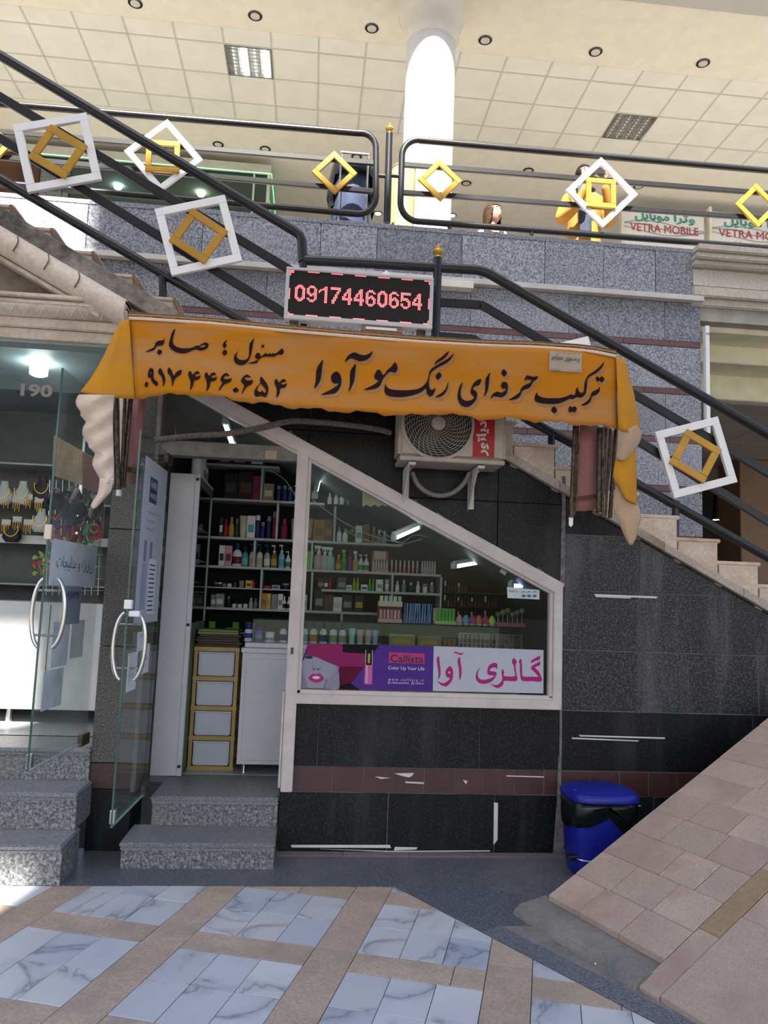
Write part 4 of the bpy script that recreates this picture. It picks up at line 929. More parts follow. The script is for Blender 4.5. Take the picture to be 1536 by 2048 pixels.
# ---- drawer tower with gold frame
dt = tag(empty('drawer_tower', (-0.66, 0.85, FZ)), 'tower of four white plastic drawers in a gold frame inside the door', 'drawer unit')
DX0, DX1, DY = -0.822, -0.495, 0.75
M_GP = plain((0.42, 0.29, 0.1), 0.4, var=0.08, key='gold_plastic')
M_DRW = plain((0.5, 0.52, 0.6), 0.35, var=0.03, key='milky_plastic')
dh = (1.20-0.345)/4
for i in range(5): MB().box(DX0-0.004, DX1+0.004, DY, DY+0.36, 0.345+dh*i-0.016, 0.345+dh*i+0.016).out('frame_tier', M_GP, dt, bevel=0.005, seg=2)
for xx in (DX0, DX1-0.026):
    MB().box(xx, xx+0.026, DY+0.004, DY+0.036, 0.345, 1.2).out('frame_post', M_GP, dt, bevel=0.004, seg=2)
    MB().box(xx, xx+0.026, DY+0.32, DY+0.352, 0.345, 1.2).out('frame_post', M_GP, dt, bevel=0.004, seg=2)
for i in range(4):
    z0 = 0.345+dh*i
    d_ = MB().box(DX0+0.034, DX1-0.034, DY+0.006, DY+0.3, z0+0.02, z0+dh-0.024).out('drawer', M_DRW, dt, bevel=0.008, seg=2)
    MB().box(DX0+0.03, DX1-0.03, DY-0.004, DY+0.01, z0+dh-0.032, z0+dh-0.02).out('pull_lip', M_DRW, d_, bevel=0.003)
for xx in (DX0+0.03, DX1-0.03): MB().lathe([(0.02, 0), (0.02, 0.02)], (xx, DY+0.05, FZ-0.002), 10).out('foot', M_BLACK, dt)
for i in range(7):                                       # folders stacked on the drawers
    z0 = 1.217+i*0.018
    f_ = tag(MB().obox((-0.655+0.012*math.sin(i*2.1), 0.9, z0+0.009), Vector((math.cos(0.05*(i % 3-1)), math.sin(0.05*(i % 3-1)), 0)), Vector((-math.sin(0.05*(i % 3-1)), math.cos(0.05*(i % 3-1)), 0)), EZ, 0.165-0.003*i, 0.12, 0.0085).out('catalogue', (plain((0.05, 0.03, 0.025), 0.5, key='brown_cover') if i < 5 else plain((0.14, 0.19, 0.06), 0.4, key='green_cover')), None, bevel=0.002),
        '%s hair-colour catalogue on the drawer tower, %s from the bottom of its stack' % ('brown' if i < 5 else 'olive green', ORD[i]), 'catalogue', 'catalogues stacked on the drawers')
# ---- white counter along the window
ct = tag(empty('sales_counter', (0.5, 0.8, FZ)), 'long white laminate counter standing along the shop window', 'counter')
MB().box(-0.462, 0.6, 0.65, 1.05, 0.40, 1.19).out('carcass', M_INTW, ct, bevel=0.002)
MB().box(0.605, 1.6, 0.65, 1.05, 0.40, 1.19).out('carcass', M_INTW, ct, bevel=0.002)
MB().box(-0.435, -0.05, 0.642, 0.66, 0.43, 1.15).out('door', M_INTW, ct, bevel=0.003)
MB().box(-0.47, 1.62, 0.63, 1.06, 1.19, 1.225).out('worktop', M_INTW, ct, bevel=0.003)
MB().box(-0.45, 1.6, 0.66, 1.06, 1.227, 1.262).out('upper_plinth', M_INTW, ct, bevel=0.003)
for x in (-0.41, 0.4, 1.5):
    for y in (0.70, 1.0): MB().lathe([(0.02, 0), (0.018, 0.01), (0.018, 0.07)], (x, y, FZ), 12).out('leg', M_CHROME, ct, smooth=True)
gs_ = tag(empty('glass_showcase', (0.6, 0.85, 1.262)), 'low glass showcase standing on the white counter', 'showcase')
GT = glass((0.97, 0.985, 0.98), 0.5, 'showcase_glass')
MB().box(-0.40, 1.6, 0.66, 1.05, 1.43, 1.4335).out('top_pane', GT, gs_); MB().box(-0.40, 1.6, 0.66, 0.665, 1.263, 1.43).out('front_pane', GT, gs_)
MB().box(-0.40, 1.6, 1.045, 1.05, 1.263, 1.43).out('back_board', plain((0.03, 0.09, 0.018), 0.6, spec=0.1, key='green_back'), gs_)
for x in (-0.40, 0.585, 1.595): MB().box(x, x+0.006, 0.666, 1.044, 1.263, 1.43).out('partition', GT, gs_)
CN.clear()
def inshow(px, wp, hp, kind, cname, col, cap, lab=None): prod_row('glass showcase', 1.264, [(px, wp, hp, kind, cname, col, cap, lab)], Y=0.76)
for a in ((507,16,36,'jar','white and blue',wht,navy,(0.02,0.06,0.3)),(527,16,32,'jar','violet',(0.12,0.1,0.3),navy,teal),(549,18,20,'jar','white',wht,wht,gry),(575,14,38,'bottle','blue and white',wht,navy,navy),(617,15,40,'bottle','turquoise label',wht,blk,teal),(635,15,41,'bottle','orange label',wht,blk,org),(654,15,41,'bottle','blue label',wht,blk,navy),(674,16,41,'bottle','green label',wht,blk,(0.2,0.3,0.12)),(692,15,40,'bottle','olive label',wht,blk,(0.3,0.3,0.15)),(711,14,32,'tube','aqua',(0.3,0.5,0.5),wht),(727,14,30,'tube','rose',(0.45,0.28,0.3),wht),(743,14,30,'tube','dusty pink',(0.4,0.28,0.3),wht),(757,13,30,'tube','lilac',(0.3,0.3,0.45),wht)): inshow(*a)
for a in ((809,52,24,'box','gold wide',(0.28,0.22,0.06),gold_),(863,48,22,'box','olive wide',(0.22,0.2,0.07),gold_)): inshow(*a)
for i in range(6): inshow(894+9*(i % 3), 8, 9, 'box', 'small orange', (0.3,0.15,0.05), amb) if i < 3 else prod_row('row of orange cartons', 1.264+0.036, [(894+9*(i % 3), 8, 9, 'box', 'upper orange', (0.3,0.15,0.05), amb)], Y=0.76)
label_rows()
for i, px in enumerate((948, 1013)):                     # make-up palettes with a grid of pans
    p = W(px, 1280, 0.78); e = tag(empty('makeup_palette', (p.x, 0.78, 1.265)), '%s make-up palette with a pale grid of pans in the showcase' % ('brighter left', 'darker right')[i], 'palette')
    m_ = plain(((0.5,0.46,0.38),(0.28,0.26,0.22))[i], 0.5, key='palette_frame_%d' % i); hw, hh = 0.118, 0.112; g = MB()
    for k in range(8): g.box(p.x-hw+2*hw*k/7-0.004, p.x-hw+2*hw*k/7+0.004, 0.772, 0.78, 1.265, 1.265+hh)
    for k in range(4): g.box(p.x-hw, p.x+hw, 0.772, 0.78, 1.265+hh*k/3-0.003 if k else 1.265, 1.265+hh*k/3+0.003)
    g.out('grid_frame', m_, e)
    for a in range(7):
        for b in range(3): MB().box(p.x-hw+2*hw*a/7+0.005, p.x-hw+2*hw*(a+1)/7-0.005, 0.777, 0.781, 1.265+hh*b/3+0.005, 1.265+hh*(b+1)/3-0.005).out('pan', pm(random.choice([(0.12,0.08,0.07),(0.2,0.12,0.1),(0.08,0.05,0.05),(0.25,0.17,0.12)])), e)
# things standing on the showcase
def tray(name, label, cat, px, wpx, z, hz, col, y=0.82):
    a = W(px-wpx/2, 1240, y).x; b = W(px+wpx/2, 1240, y).x; e = tag(empty(name, ((a+b)/2, y, z)), label, cat)
    MB().box(a, b, y-0.04, y+0.04, z, z+hz*0.3).out('tray', pm(col), e, bevel=0.002); return e, a, b
e, a, b = tray('lipstick_stand', 'tiered lipstick stand with a pastel card on the showcase', 'stand', 779, 48, 1.437, 0.1, (0.45, 0.25, 0.25))
MB().box(a, b, 0.85, 0.858, 1.437, 1.60).out('back_card', pm((0.2, 0.03, 0.06)), e); MB().box(a, b, 0.79, 0.85, 1.56, 1.60).out('upper_tier', pm((0.5, 0.45, 0.35)), e)
for i in range(6): MB().box(a+0.012+i*(b-a-0.02)/6, a+0.032+i*(b-a-0.02)/6, 0.79, 0.81, 1.47, 1.535).out('lipstick', pm(((0.5,0.3,0.3),(0.5,0.2,0.22))[i % 2]), e)
for i in range(5): MB().box(a+0.01+i*(b-a-0.01)/5, a+0.036+i*(b-a-0.01)/5, 0.792, 0.80, 1.565, 1.64).out('swatch', pm(((0.5,0.45,0.3),(0.35,0.45,0.4),(0.5,0.35,0.38),(0.45,0.45,0.25),(0.3,0.4,0.42))[i]), e)
e, a, b = tray('pencil_stand', 'packed rows of blue cosmetic pencils on the showcase', 'pencil stand', 835, 58, 1.437, 0.02, (0.05, 0.08, 0.2))
for i in range(22):
    x = a+0.005+i*(b-a-0.01)/22; MB().beam((x, 0.80+0.02*(i % 2), 1.44), (x+random.uniform(-0.008, 0.012), 0.80+0.02*(i % 2), 1.59), 0.0075, 0.0075, (0, 1, 0)).out('pencil', pm(((0.06,0.15,0.4),(0.12,0.25,0.5),(0.2,0.3,0.5))[i % 3]), e)
e, a, b = tray('mascara_stand', 'lime card stand of green mascaras on the showcase', 'stand', 889, 44, 1.437, 0.09, (0.35, 0.42, 0.15))
MB().box(a, b, 0.85, 0.857, 1.437, 1.56).out('back_card', pm((0.3, 0.35, 0.15)), e)
for i in range(5): MB().box(a+0.035+i*0.026, a+0.055+i*0.026, 0.80, 0.825, 1.455, 1.555).out('mascara', pm((0.08, 0.35, 0.04)), e)
for i, (c, cn) in enumerate((((0.55,0.3,0.3),'peach'), ((0.1,0.35,0.55),'blue'), ((0.4,0.05,0.2),'crimson'), ((0.5,0.15,0.08),'orange'), ((0.45,0.04,0.15),'magenta'), ((0.5,0.6,0.1),'lime'))):
    p = W(919+13*i, 1235, 0.8)
    e = tag(empty('makeup_sponge', (p.x, 0.8, 1.437)), '%s drop-shaped make-up sponge in the row on the showcase' % cn, 'sponge', 'make-up sponges in a row')
    MB().lathe([(0.018, 0.0), (0.027, 0.015), (0.027, 0.03), (0.018, 0.05), (0.004, 0.066)], (p.x, 0.8, 1.452), 14).out('sponge_body', pm(c, 0.8), e, smooth=True)
    MB().lathe([(0.02, 0.0), (0.028, 0.016)], (p.x, 0.8, 1.437), 14).out('clear_cup', pm((0.4, 0.35, 0.45)), e, smooth=True)
e, a, b = tray('lollipop_tray', 'red tray of green lollipop-shaped balms at the right end of the showcase', 'tray', 1020, 58, 1.437, 0.1, (0.35, 0.1, 0.12))
for i in range(6):
    x = a+0.02+i*(b-a-0.04)/5; z = 1.53+0.03*((i*7) % 3)/2; s_1 = MB().tube([(x, 0.82, 1.45), (x, 0.82, z)], 0.003, 6).out('stick', pm((0.5,0.4,0.35)), e)
    MB().lathe([(0.004, -0.022), (0.02, -0.012), (0.024, 0), (0.018, 0.015), (0.004, 0.022)], (x, 0.82, z), 12).out('balm', pm(((0.12,0.2,0.12),(0.2,0.22,0.15))[i % 2]), e, smooth=True)
# red lipstick card and rows of lip glosses on the third shelf
e, a, b = tray('lip_gloss_card', 'red and white lip gloss card with six silver tubes on the third shelf', 'display card', 756, 34, 1.84, 0.06, (0.5, 0.25, 0.3), 1.39)
MB().box(a, b, 1.42, 1.428, 1.84, 2.02).out('back_card', pm((0.35, 0.03, 0.05)), e); MB().box(a+0.02, b-0.02, 1.418, 1.421, 1.95, 2.02).out('printed_panel', pm((0.5, 0.4, 0.38)), e)
for i in range(6): MB().lathe([(0.008, 0), (0.008, 0.06), (0.005, 0.065), (0.005, 0.09)], (a+0.014+i*(b-a-0.028)/5, 1.375, 1.86), 8).out('gloss_tube', pm((0.5, 0.52, 0.53)), e, smooth=True)
for r_, (px0, cn, c) in enumerate(((784, 'pink', (0.5,0.2,0.2)), (845, 'silver', (0.45,0.43,0.42)))):
    for i in range(7 if r_ == 0 else 6):
        p = W(px0+(8.5 if r_ == 0 else 5)*i, 1120, 1.39)
        e = tag(empty('lip_gloss', (p.x, 1.39, 1.84)), '%s lip gloss standing on the third shelf, %s such from the left' % (cn, ORD[i]), 'lip gloss', '%s lip glosses in a row' % cn)
        MB().lathe([(0.009, 0), (0.009, 0.05)], (p.x, 1.39, 1.84), 8).out('tube', pm(c), e, smooth=True); MB().lathe([(0.008, 0.05), (0.007, 0.11)], (p.x, 1.39, 1.84), 8).out('cap', pm((0.5, 0.45, 0.45)), e, smooth=True)
# dark rack of small make-up items at the right of the back wall
rk2 = tag(empty('makeup_rack', (1.3, 1.4, FZ)), 'dark rack of small make-up tubes at the right end of the back wall', 'rack')
for z in (1.46, 1.58, 1.70): MB().box(1.12, 1.66, 1.3, 1.5, z-0.008, z).out('rack_shelf', plain((0.03, 0.03, 0.03), 0.6, spec=0.1, key='rack_dark'), rk2)
random.seed(5)
for z, n_ in ((1.46, 18), (1.58, 18), (1.70, 12)):
    for i in range(n_):
        x = 1.14+i*0.029
        if z+0.12 > fz(x)-0.12: continue
        MB().lathe([(0.01, 0), (0.01, 0.045)], (x, 1.34, z), 8).out('tube', pm(random.choice([(0.1,0.015,0.02),(0.05,0.012,0.015),(0.02,0.02,0.02),(0.2,0.05,0.06)])), rk2, smooth=True)
        MB().lathe([(0.008, 0.045), (0.007, 0.075 if i % 3 else 0.09)], (x, 1.34, z), 8).out('tube_cap', pm((0.4, 0.4, 0.4) if i % 4 == 0 else (0.015, 0.015, 0.015)), rk2, smooth=True)
# lamps in the shop; the post and transom reflections are built as glowing tubes
def tube_lamp(label, a, b, strength, col=(0.85, 1.0, 0.97), wd=0.06):
    e = tag(empty('tube_light', (a+b)/2), label, 'tube light'); d = (b-a).normalized()
    MB().beam(a, b, wd, 0.03, (0, 0, 1)).out('batten', M_WHITE, e, bevel=0.004)
    MB().tube([a+d*0.02-EZ*0.028, b-d*0.02-EZ*0.028], 0.017, 10).out('tube', emit(col, strength, 'fluorescent'), e, smooth=True)
    for q in (a, b): MB().obox(q-EZ*0.02, d, d.cross(EZ).normalized(), EZ, 0.012, 0.025, 0.025).out('end_cap', M_INTW, e, bevel=0.003)
tube_lamp('short bright tube light hanging under the slanted soffit', W(788, 1068, 0.18), W(838, 1046, 0.26), 8.0)
tube_lamp('thin glowing bar near the shop post built for a tube reflection', W(630, 985, 1.0), W(640, 945, 1.2), 7.0, (0.9, 1, 1), 0.03)
tube_lamp('slim glowing bar above the door transom built for a tube reflection', W(450, 836, 0.16), W(468, 888, 0.24), 7.0, (0.9, 1, 1), 0.03)
tube_lamp('violet-blue tube light low in the right corner of the shop', W(1022, 1164, 0.9), W(1056, 1165, 1.0), 5.0, (0.35, 0.4, 1.0), 0.04)
tube_lamp('faint slanting tube light towards the right of the window', W(908, 1126, 0.9), W(956, 1118, 1.1), 2.5, (0.8, 0.95, 1.0), 0.03)
# loose wires sagging under the soffit
M_WIRE = plain((0.4, 0.42, 0.42), 0.5, key='white_wire')
for i, pts in enumerate(([(690,1060),(730,1080),(790,1090),(845,1078)], [(625,1000),(680,1040),(740,1070),(800,1086)], [(540,940),(570,960),(590,990)], [(760,1060),(800,1085),(830,1070),(870,1078)])):
    tag(MB().tube(spline([W(x, y, 1.0+0.02*i) for x, y in pts], 6), 0.004, 6).out('loose_wire', M_WIRE, None, smooth=True), 'loose white wire sagging below the slanted soffit, %s from the left' % ORD[[2, 1, 0, 3][i]], 'wire', 'loose wires under the soffit')
# little curtain, sticker and paper tag hung at the window
tag(MB().grid([[W(725+8*i, 972-3*(i % 2), 0.35+0.02*(i % 2)) for i in range(7)], [W(725+8*i, 1014-5*(i % 2), 0.35+0.02*(i % 2)) for i in range(7)]]).out('valance', plain((0.75, 0.68, 0.42), 0.8, key='cream_cloth'), None, smooth=True, solid=0.003), 'small cream pleated cloth hanging inside the slanted window', 'cloth')
stk = tag(empty('eyebrow_sticker', W(1047, 1188, -0.004)), 'small white window sticker printed with three blue eyes', 'sticker')
MB().prism([W(1014,1174,-0.003), W(1079,1180,-0.003), W(1079,1199,-0.003), W(1015,1196,-0.003)], (0, 0.0018, 0)).out('film', plain((0.5, 0.56, 0.58), 0.5, key='sticker_white'), stk)
for i in range(3):
    q = [(1042+11*i,1192),(1046+11*i,1189),(1050+11*i,1190),(1052+11*i,1193),(1047+11*i,1195)]
    MB().prism([W(x, y, -0.0045) for x, y in q], (0, 0.001, 0)).out('printed_eye', plain((0.05, 0.13, 0.2), 0.5, key='eye_print'), stk)
    MB().prism([W(x, y-6, -0.0045) for x, y in [(1041+11*i,1192),(1047+11*i,1188),(1053+11*i,1191),(1047+11*i,1190)]], (0, 0.001, 0)).out('printed_brow', plain((0.05, 0.1, 0.13), 0.5, key='brow_print'), stk)
text_on('lettering', 'Nature', W(1018, 1184, -0.0045), EX, EZ, 0.06, M_INK, stk)
tag(MB().prism([W(1003,1137,0.02), W(1014,1144,0.02), W(1010,1151,0.02), W(999,1144,0.02)], (0, 0.002, 0)).out('paper_tag', plain((0.4, 0.36, 0.33), 0.7, key='tag_paper'), None), 'small square paper tag stuck under the slanted frame', 'tag')
# ================================================================== WINDOW ADVERT (print behind the glass)
PO = -0.004
ad = tag(empty('window_advert', W(735, 1385, PO)), 'purple make-up advert with a red-hatted face stuck low in the window', 'poster')
sg = tag(empty('window_sign', W(977, 1388, PO)), 'white window sign with large magenta Persian lettering', 'sign')
def Hc(x, y, d=0.0): return W(590+x/5.486, 1280+y/5.486, PO-d)
def pr(name, pts, col, d, parent=ad, smooth=0):
    p = catmull(pts, 4) if smooth else pts
    v, f = flat_fill([[(q[0], -q[1]) for q in p]])
    return mesh(name, [Hc(q.x, -q.y, d) for q in v], f, plain(col, 0.6, spec=0.1, var=0.02, vs=3, key='print_%d' % len(MATS)), parent)
MB().prism([Hc(60,525), Hc(75,230), Hc(140,40), Hc(1522,70), Hc(1512,560)], (0, 0.0015, 0)).out('backing', plain((0.075, 0.03, 0.22), 0.6, spec=0.1, key='print_purple'), ad)
pr('printed_black', [(500,45),(925,52),(860,150),(760,300),(490,160)], (0.008,0.006,0.01), 0.0006)
pr('printed_hat', [(140,38),(520,44),(522,135),(772,150),(760,290),(490,290),(440,270),(300,215),(130,165)], (0.23,0.02,0.1), 0.0012)
pr('printed_shade', [(490,290),(760,290),(620,470),(490,500)], (0.1,0.008,0.03), 0.0012)
pr('printed_corner', [(480,540),(480,495),(610,475),(712,546)], (0.012,0.006,0.012), 0.0012)
pr('printed_face', [(130,165),(240,190),(350,240),(462,285),(485,390),(480,535),(62,524),(75,240)], (0.27,0.27,0.34), 0.0018)
pr('printed_cheek', [(70,300),(110,420),(150,524),(64,524)], (0.2,0.2,0.27), 0.0022)
pr('printed_eye', [(110,190),(150,170),(195,185),(180,205),(130,205)], (0.03,0.03,0.05), 0.0024, smooth=1)
pr('printed_nose', [(185,300),(200,250),(215,300),(270,300),(285,325),(240,335),(195,330)], (0.22,0.22,0.29), 0.0024, smooth=1)
for x in (208, 258): pr('printed_nostril', [(x-9,322),(x,316),(x+9,322),(x,330)], (0.02,0.02,0.03), 0.003, smooth=1)
pr('printed_lips', [(148,415),(195,370),(232,378),(270,366),(318,422),(275,460),(225,467),(175,448)], (0.38,0.03,0.16), 0.0026, smooth=1)
pr('printed_teeth', [(188,410),(235,394),(278,412),(232,430)], (0.6,0.55,0.6), 0.0032, smooth=1)
for q in ([(320,530),(330,450),(355,420),(370,460),(372,532)], [(375,532),(395,400),(440,340),(470,345),(480,400),(482,535)]): pr('printed_finger', q, (0.24,0.23,0.3), 0.0034, smooth=1)
pr('printed_hand_shade', [(318,528),(340,440),(352,425),(335,470),(328,528)], (0.06,0.05,0.08), 0.004)
for q in ([(342,430),(358,420),(366,440),(352,465)], [(455,300),(488,292),(470,330)]): pr('printed_nail', q, (0.4,0.12,0.25), 0.0042, smooth=1)
pr('printed_tube_cap', [(772,108),(858,112),(850,275),(768,272)], (0.01,0.008,0.01), 0.0018)
pr('printed_tube_label', [(800,148),(826,150),(822,254),(797,252)], (0.35,0.3,0.06), 0.0024)
pr('printed_tube', [(768,273),(850,276),(845,486),(758,484)], (0.5,0.12,0.3), 0.0018)
pr('printed_tube_shine', [(782,280),(800,280),(792,478),(776,478)], (0.6,0.35,0.48), 0.0024)
for x0 in (772, 846): pr('printed_cap_shine', [(x0,112),(x0+9,112),(x0+5,272),(x0-3,272)], (0.4,0.38,0.4), 0.0026)
pr('printed_logo_field', [(1030,134),(1422,148),(1422,262),(1028,250)], (0.42,0.05,0.18), 0.0012)
def ad_text(s, x, y, x2, mat, bold, hpx): text_on('lettering', s, Hc(x, y, 0.002), EX, EZ, (Hc(x2, y)-Hc(x, y)).x, mat, ad, bold, hpx/5.486*5.1/FPX)
M_ADW = plain((0.6, 0.55, 0.7), 0.5, key='print_white')
ad_text('Callista', 1045, 241, 1408, plain((0.03, 0.008, 0.02), 0.5, key='print_black'), 0.012, 80)
ad_text('Color Up Your Life', 1022, 333, 1420, M_ADW, 0.004, 46)
ad_text('w w w . c a l l i s t a . i r', 1022, 446, 1415, M_ADW, 0.004, 30)
ad_text('@ callistacosmetics   @ callista.ir', 1018, 484, 1415, M_ADW, 0.0, 32)
Gc = lambda x, y, d=0.0: W(860+x/6.4, 1290+y/6.4, PO-d)
MB().prism([Gc(47,14), Gc(1453,64), Gc(1452,620), Gc(36,588)], (0, 0.0015, 0)).out('board', plain((0.44, 0.45, 0.51), 0.6, spec=0.1, var=0.02, key='sign_white'), sg)
GLY_G = [[[(112,140),(125,230),(135,340),(130,400),(105,440),(108,360),(98,270),(85,190)]],
 [[(255,270),(285,300),(295,340),(285,450),(220,525),(180,528),(140,510),(90,462),(135,480),(190,485),(255,430),(215,410),(200,370),(205,320)], [(230,345),(245,335),(260,350),(262,368),(240,365)]],
 [[(300,105),(320,85),(350,92),(380,105),(430,100),(400,128),(370,122),(330,105)]],
 [[(380,150),(393,230),(405,330),(400,400),(375,450),(372,330),(362,260),(352,200)]],
 [[(645,285),(618,340),(612,390),(630,430),(680,445),(760,430),(825,395),(760,385),(732,352),(750,270),(790,238),(830,226),(862,245),(860,305),(840,290),(800,290),(760,328),(840,345),(850,380),(800,460),(700,498),(620,480),(585,420),(600,340)]],
 [[(930,308),(950,350),(950,396),(1085,398),(1080,330),(1070,260),(1048,220),(1070,165),(1110,210),(1095,260),(1105,360),(1112,460),(955,458),(940,500),(900,540),(860,550),(815,530),(768,490),(810,508),(860,510),(905,475),(925,430),(915,350)]],
 [[(1158,175),(1175,220),(1180,330),(1192,402),(1300,404),(1385,405),(1340,350),(1298,310),(1300,275),(1350,240),(1408,212),(1405,258),(1345,285),(1385,330),(1420,395),(1425,468),(1300,463),(1190,460),(1160,420),(1152,330),(1150,250),(1137,215)]],
 [[(1408,140),(1405,185),(1350,205),(1295,230),(1298,200),(1350,165)]]]
M_MAG = plain((0.38, 0.02, 0.17), 0.6, spec=0.1, var=0.02, key='magenta_vinyl')
for g in GLY_G:
    v, f = flat_fill([[(x, -y) for x, y in catmull(lp, 3)] for lp in g])
    mesh('lettering', [Gc(q.x, -q.y, 0.0015) for q in v], f, M_MAG, sg)

# ================================================================== AWNING with the painted banner
aw = tag(empty('shop_awning', W(750, 760, -0.64)), 'retracted yellow fabric awning hand-lettered in black Persian above the shop', 'awning')
BYF = -0.66
def fabric(key, base, dust, fac):
    m, t, b = nodes_mat(key); b.inputs['Roughness'].default_value = 0.8; b.inputs['Specular IOR Level'].default_value = 0.15
    v = coords(t); mp = N(t, 'ShaderNodeMapping'); mp.inputs['Scale'].default_value = (0.7, 0.7, 3.0); t.links.new(v, mp.inputs[0])
    n = noise(t, mp.outputs[0], 2.2, 5, 0.6)
    c = mixc(t, ramp(t, n, [(0.42, (0, 0, 0)), (0.72, (fac,)*3)]), base, dust)
    st_ = noise(t, mp.outputs[0], 9, 3); c = mixc(t, ramp(t, st_, [(0.6, (0, 0, 0)), (0.8, (0.25,)*3)]), c, (0.3, 0.12, 0.02))
    t.links.new(c, b.inputs['Base Color'])
    b.inputs['Transmission Weight'].default_value = 0.0
    return m
M_YEL = fabric('yellow_banner_cloth', (0.5, 0.185, 0.008), (0.43, 0.24, 0.12), 0.75)
M_YEL2 = fabric('yellow_flap_cloth', (0.55, 0.245, 0.018), (0.42, 0.2, 0.05), 0.5)
M_BACK = fabric('cream_cloth_back', (0.72, 0.58, 0.49), (0.6, 0.4, 0.22), 0.45)
M_BACK2 = fabric('tan_cloth_back', (0.5, 0.35, 0.24), (0.42, 0.24, 0.1), 0.5)
M_PINKC = plain((0.36, 0.16, 0.15), 0.7, var=0.06, vs=4, key='dusty_pink_cloth')
def rip(x, z): return 0.012*math.sin(x*4.1+1.0)+0.006*math.sin(x*9.7+z*5)+0.01*math.sin(z*9+x*1.3)
def onban(px, py, off=0.0):
    p = W(px, py, BYF); y = BYF+rip(p.x, p.z)
    q = W(px, py, y-off); return q
TOP = [(258,638),(300,640),(420,648),(560,662),(700,674),(840,685),(960,692),(1080,696),(1180,703),(1232,714)]
BOT = [(272,797),(310,790),(400,790),(470,800),(560,812),(640,820),(740,826),(830,832),(880,826),(960,838),(1040,838),(1110,846),(1180,850),(1236,858)]
def along(pl, t_):
    L = [0]
    for a, b in zip(pl, pl[1:]): L.append(L[-1]+math.hypot(b[0]-a[0], b[1]-a[1]))
    d = t_*L[-1]
    for i in range(len(pl)-1):
        if d <= L[i+1]+1e-9:
            k_ = (d-L[i])/(L[i+1]-L[i]); return (pl[i][0]+(pl[i+1][0]-pl[i][0])*k_, pl[i][1]+(pl[i+1][1]-pl[i][1])*k_)
    return pl[-1]
NUc, NVc = 70, 14
rows = []
for j in range(NVc+1):
    r_ = []
    for i in range(NUc+1):
        a = along(TOP, i/NUc); b = along(BOT, i/NUc); k_ = j/NVc
        x = a[0]+(b[0]-a[0])*k_; y = a[1]+(b[1]-a[1])*k_
        if j == NVc: y += 3.0*math.sin(i*0.9)+2*math.sin(i*2.3)
        r_.append(onban(x, y))
    rows.append(r_)
MB().grid(rows).out('banner', M_YEL, aw, smooth=True, solid=0.003)
# rolled top edge going back to the wall: several layers
for k_ in range(4):
    pts = [W(a[0], a[1]-2-3.0*k_, BYF+0.05+0.06*k_) for a in [along(TOP, i/24) for i in range(25)]]
    MB().tube(pts, 0.008, 6).out('fabric_layer', (M_BACK, M_RUSTY, M_YEL, M_RUSTY)[k_], aw, smooth=True)
rows = [[W(a[0], a[1], BYF) for a in [along(TOP, i/30) for i in range(31)]], [Vector((W(a[0], a[1], BYF).x, -0.05, W(a[0], a[1], BYF).z+0.02)) for a in [along(TOP, i/30) for i in range(31)]]]
MB().grid(rows).out('top_sheet', M_BACK, aw, solid=0.004)
def patch(name, rows, mat, parent=aw, sub=5):
    R2 = [spline(r_, sub) for r_ in rows]
    cols = list(zip(*R2)); C2 = [spline(c, sub) for c in cols]
    return MB().grid([list(x) for x in zip(*C2)]).out(name, mat, parent, smooth=True, solid=0.003)
P = lambda x, y, Y: W(x, y, Y-0.26)
PL = lambda x, y, Y: W(x, y, Y-0.50)
# left wing flaring outwards, its pale lining hanging below
patch('left_wing', [[P(258,638,-0.40), P(250,640,-0.36), P(240,646,-0.36), P(228,668,-0.34)], [P(262,690,-0.41), P(240,700,-0.40), P(222,712,-0.42), P(205,716,-0.40)], [P(266,745,-0.41), P(235,750,-0.43), P(205,756,-0.46), P(182,756,-0.46)], [P(272,798,-0.40), P(240,796,-0.44), P(200,792,-0.5), P(160,784,-0.50)]], M_YEL2)
lb = [(158,789),(152,800),(153,812),(161,823),(161,831),(172,844),(167,853),(165,864),(167,874),(176,887),(178,895),(190,906),(187,916),(185,930),(193,945),(199,956),(203,966)]
rb = [(229,790),(228,802),(227,814),(226,826),(226,838),(226,850),(226,862),(226,874),(227,886),(227,897),(227,908),(228,918),(228,930),(228,942),(228,952),(228,960),(228,968)]
rows = []
for k_, (l_, r_) in enumerate(zip(lb, rb)):
    rows.append([PL(l_[0]+(r_[0]-l_[0])*i/8, l_[1]+(r_[1]-l_[1])*i/8, -0.25-0.05*math.sin(math.pi*i/8)+0.014*math.sin(k_*1.7+i*0.8)) for i in range(9)])
patch('left_lining', rows, M_BACK, sub=2)
patch('left_tail', [[PL(200,955,-0.27), PL(212,958,-0.31), PL(228,956,-0.28)], [PL(196,985,-0.27), PL(207,988,-0.31), PL(222,982,-0.28)], [PL(187,1000,-0.27), PL(196,1004,-0.3), PL(210,996,-0.28)], [PL(181,1012,-0.27), PL(187,1017,-0.29), PL(194,1014,-0.28)]], M_BACK)
